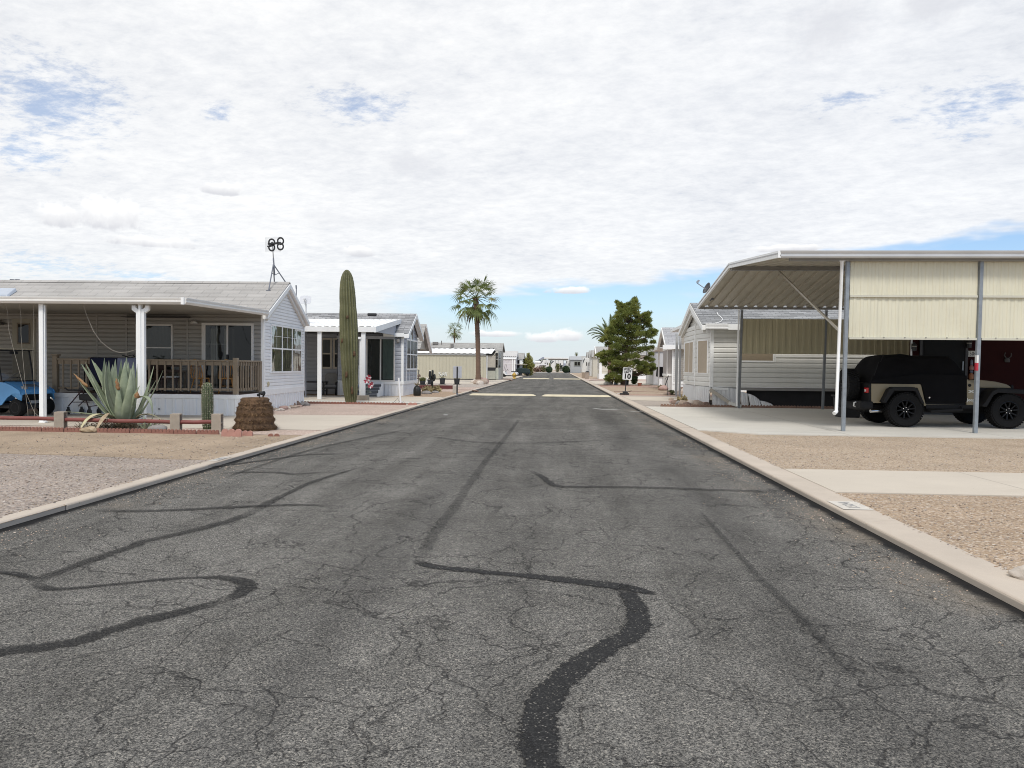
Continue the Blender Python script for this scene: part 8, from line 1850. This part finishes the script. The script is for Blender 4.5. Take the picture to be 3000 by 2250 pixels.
GW = M('far grey wall', (.43, .43, .42), .6, .04, .5, streak=.1); FW = M('far white wall', (.66, .66, .64), .5, .05, .5); FT = M('far beige wall', (.55, .52, .44), .6, .05, .5)
farhome('cream home half hidden behind the cream corner home and the pine', 1737, 1752, 1107, 1046, 1025, 112, FT, ROOFG, 5)
farhome('narrow white home in the right row just left of the cream homes', 1730, 1738, 1106, 1048, 1026, 122, FW, ROOFG, 5)
farhome('small cream home farthest along the right row', 1722, 1730, 1104, 1050, 1031, 135, FT, ROOFG, 5)
farhome('flat grey home with a dark framed window at the end of the road', 1671, 1701, 1092, 1054, 1043, 182, GW, M('far grey roof', (.36, .37, .38), .8), 8, [(1683, 1060, 1699, 1071)])
farhome('pale grey home right of the flat grey home at the road end', 1702, 1722, 1090, 1054, 1043, 196, GW, ROOFG, 6)
# trailers
def trailer(label, px0, px1, pyb, pyt, dep, slope=0, stripe=None, ry=0):
    a, b = D(px0, pyb, dep), D(px1, pyb, dep); k = dep/2080; L = b.x-a.x; H = D(px0, pyt, dep).z
    T = thing('travel_trailer', label, 'trailer', (a.x, a.y, 0), ry); WT = M('trailer white', (.70, .70, .68), .35, .04, .6)
    pts = [(0, .5), (0, H*.62), (L*.06, H*.85), (L*.16, H), (L, H), (L, .5)]; m = mb(); m.py(pts, 0, 2.5); m.build('body', WT, T, bevel=.08)
    m = mb(); m.py([(L*.02, H*.60), (L*.08, H*.83), (L*.18, H*.95), (L*.30, H*.97), (L*.24, H*.86), (L*.12, H*.72)], -.02, -.005); m.build('swoosh', M('trailer dark stripe', (.08, .09, .10), .4), T)
    for x in (.45, .72): m = mb(); m.box(L*x, L*(x+.09), -.04, -.005, H*.55, H*.75); m.build('window', glass('far glass', (.1,)*3), T)
    m = mb(); 
    for x in (.55, .63): m.wheel((L*x, -.02, .38), (0, 1, 0), [(.2, -.1), (.38, -.1), (.38, .12), (.2, .12)], 16)
    m.build('wheel', RUBBER, T); return T
trailer('white fifth wheel trailer with a dark curved stripe left of the cream homes', 1705.5, 1731, 1103, 1048, 128)
trailer('white trailer nose beside the flat grey home at the road end', 1657, 1672, 1091, 1055, 186)
trailer('long white trailer parked behind the far carport', 1612, 1650, 1086, 1056, 232)
trailer('white trailer at the left end of the far carport', 1583, 1611, 1086, 1054, 238)
farhome('low white building with a bright roof far left of the far carport', 1567, 1581, 1084, 1062, 1057, 240, FW, M('bright roof', (.8, .8, .79), .4), 6)
farhome('pale low shed under the far white trailer, left of the round hedge', 1580, 1599, 1084, 1068, 1066, 222, M('shade grey', (.42, .41, .40), .6), M('bright roof', (.8,)*3), 4, name='shed')
# far carport
dep = 205; a = D(1596, 1086, dep); b = D(1665, 1086, dep); k = dep/2080; zt, zb2 = D(1630, 1047.5, dep).z, D(1630, 1051, dep).z
T = thing('carport', 'white roofed open carport across the end of the road', 'carport', (a.x, a.y, 0)); L = b.x-a.x
m = mb(); m.box(-.3, L, 0, 6.5, zb2, zt); m.build('carport_roof', M('bright white roof', (.8, .8, .78), .4), T); m = mb(); m.box(1.0, L, .2, 6.3, zb2-.42, zb2-.02); m.build('beam', M('grey brown beam', (.24, .225, .20), .6), T)
for x, v in ((1599.5, .3), (1614, .3), (1626, 6), (1635, .3), (1651, .3)):
    q = D(x, 1086, dep).x-a.x; m = mb(); m.box(q-.07, q+.07, v, v+.14, 0, zb2); m.build('post', STEEL, T)
# tall cactus, hedge balls, rails, shrubs at the end
HEDGE = leafmat('clipped hedge', (.022, .045, .018), (.05, .078, .035), (.085, .12, .06), .8, .1)
for x, w_, y0_, y1_, l in ((1608.5, 18.5, 1073, 1091, 'clipped round green bush left of centre at the road end'), (1658, 21, 1072, 1092.5, 'clipped round green bush before the grey home at the road end')):
    dp = 178; p = D(x, y1_, dp); p.z = 0; k = dp/2080; r = w_*k/2; h = (y1_-y0_)*k; T = thing('round_bush', l, 'bush', p, 0, 'clipped round bushes at the road end'); m = mb()
    for i in range(2600):
        d = Vector((rnd.gauss(0, 1), rnd.gauss(0, 1), rnd.gauss(0, 1))).normalized(); c = Vector((d.x*r, d.y*r, h*.5+d.z*h*.5))*rnd.uniform(.86, 1.04); c.z = max(.05, c.z); a_ = (d*.4+Vector((rnd.gauss(0, 1), rnd.gauss(0, 1), rnd.gauss(0, 1)))).normalized()*.13; b_ = a_.orthogonal().normalized()*.06; m.poly(c-a_, c+b_, c+a_, c-b_)
    m.rock((0, 0, h*.5), r*.84, r*.84, h*.46, 3, 2, .1); m.build('foliage', HEDGE, T, recalc=False)
m = mb(); p = D(1610.5, 1086, 200); p.z = 0; h = 27*200/2080; m.lathe([(.22, 0), (.26, h*.4), (.24, h*.9), (.1, h*.99), (.01, h)], (0, 0, 0), 14); tag(m.build('saguaro', CAC, loc=p, smooth=True), 'distant dark columnar cactus behind the left round bush', 'cactus')
p = D(1619, 1084, 196); q = D(1649, 1084, 196); T = thing('rail_fence', 'low white rail fence between the two round bushes', 'fence', (p.x, p.y, 0)); L = q.x-p.x; m = mb(); m.box(0, L, 0, .08, .55, .68); m.box(0, L, 0, .08, .15, .26); m.build('rail', TRIM, T)
for i in range(4): m = mb(); x = L*i/3; m.box(x-.1, x+.1, -.05, .13, 0, 1.0 if i != 2 else 2.2); m.build('fence_post', FT, T)
RBR = leafmat('reddish brush', (.10, .06, .04), (.18, .11, .08), (.24, .17, .12), 1, 0)
for x, y, rx, rz, mt, l in ((1580, 1086, 1.4, 1.6, RBR, 'reddish dry brush left of the left round bush'), (1571, 1088, 1.0, 1.1, RBR, 'low reddish brush beside the yellow green tree'), (1592, 1086, .9, 1.6, OLV, 'grey green shrub just left of the left round bush'), (1634, 1083, .7, 2.4, OLV, 'thin young tree before the far carport')):
    p = D(x, y, 196); p.z = 0; bush('far_shrub', l, p, rx, rz, 260, mt, 'shrub', .3, 'shrubs at the end of the road')
p = D(1642, 1083, 214); p.z = 0; k = 214/2080; farhome('dark open shed under the far carport right side', 1631, 1648, 1085, 1071, 1069, 216, M('dark green box', (.035, .045, .035), .7), M('dark green box', (.035,)*3), 4, name='shed')
# tan bins at the right kerb
TB = M('tan bin', (.33, .265, .21), .8, .08, 2)
for x0, x1, y0_, y1_, l in ((1705, 1713.5, 1092.5, 1107, 'tan box bin at the right kerb, the farther of two'), (1713.5, 1725, 1093, 1110.5, 'tan box bin at the right kerb, the nearer of two')):
    p = G(x0, y1_); k = p.y/2080; T = thing('trash_bin', l, 'bin', p, 0, 'tan bins at the right kerb'); w_, h = (x1-x0)*k, (y1_-y0_)*k; m = mb(); m.hexa([(0,0,0),(w_,0,0),(w_,w_,0),(0,w_,0),(-.03,-.03,h),(w_+.03,-.03,h),(w_+.03,w_+.03,h),(-.03,w_+.03,h)]); m.build('bin_body', TB, T, bevel=.03); m = mb(); m.box(-.05, w_+.05, -.05, w_+.05, h, h+.08); m.build('bin_lid', TB, T, bevel=.02)
m = mb(); m.tube([G(1728, 1115), G(1750, 1114), G(1768, 1114)], .08, 5); tag(m.build('bed_border', BRKB), 'dark stone border on the pale ground before the cream home', 'border')
# low green belt and the mountain far away
m = mb()
for i in range(500):
    x = rnd.uniform(-70, 10); c = Vector((x-10, 330+rnd.uniform(-8, 8), rnd.uniform(.3, 1)*(3.8+2.0*noise.noise(Vector((x*.12, 0, 0)))))); 
    for j in range(3): a_ = Vector((rnd.gauss(0, 1), rnd.gauss(0, 1), rnd.gauss(0, .6))).normalized()*1.0; b_ = a_.orthogonal().normalized()*.5; m.poly(c-a_, c+b_, c+a_, c-b_)
o = m.build('treeline', leafmat('far trees', (.05, .07, .035), (.075, .095, .05), (.10, .12, .07), .2, 0), recalc=False); tag(o, 'far green treeline beyond the park', 'trees', kind='stuff')
m = mb(); dep = 3800; N_ = 60; prof = [(1480, 1073), (1530, 1068), (1560, 1062), (1575, 1055), (1583, 1049), (1588, 1045), (1591, 1043), (1594, 1044), (1598, 1050), (1606, 1055), (1625, 1060), (1660, 1064), (1720, 1068), (1800, 1074)]
def mz(x):
    for (a0, b0), (a1, b1) in zip(prof, prof[1:]):
        if a0 <= x <= a1: return b0+(b1-b0)*(x-a0)/(a1-a0)
    return 1076
def mf(i, j):
    x = 1480+320*i/(N_-1); t_ = j/10; p = D(x, mz(x), dep); h = max(0, p.z)*(1-abs(t_-.5)*2)**.8; y = p.y+(t_-.5)*1500; n_ = noise.noise(Vector((x*.05, t_*6, 2)))
    return (p.x, y, h*(1+.08*n_)-2)
m.sweep(N_, 11, mf); o = m.build('mountain', M('hazy mountain rock', (.19, .20, .25), .95, .12, .004), smooth=True); o['kind'] = 'structure'  # bluish distance haze is put into the rock colour
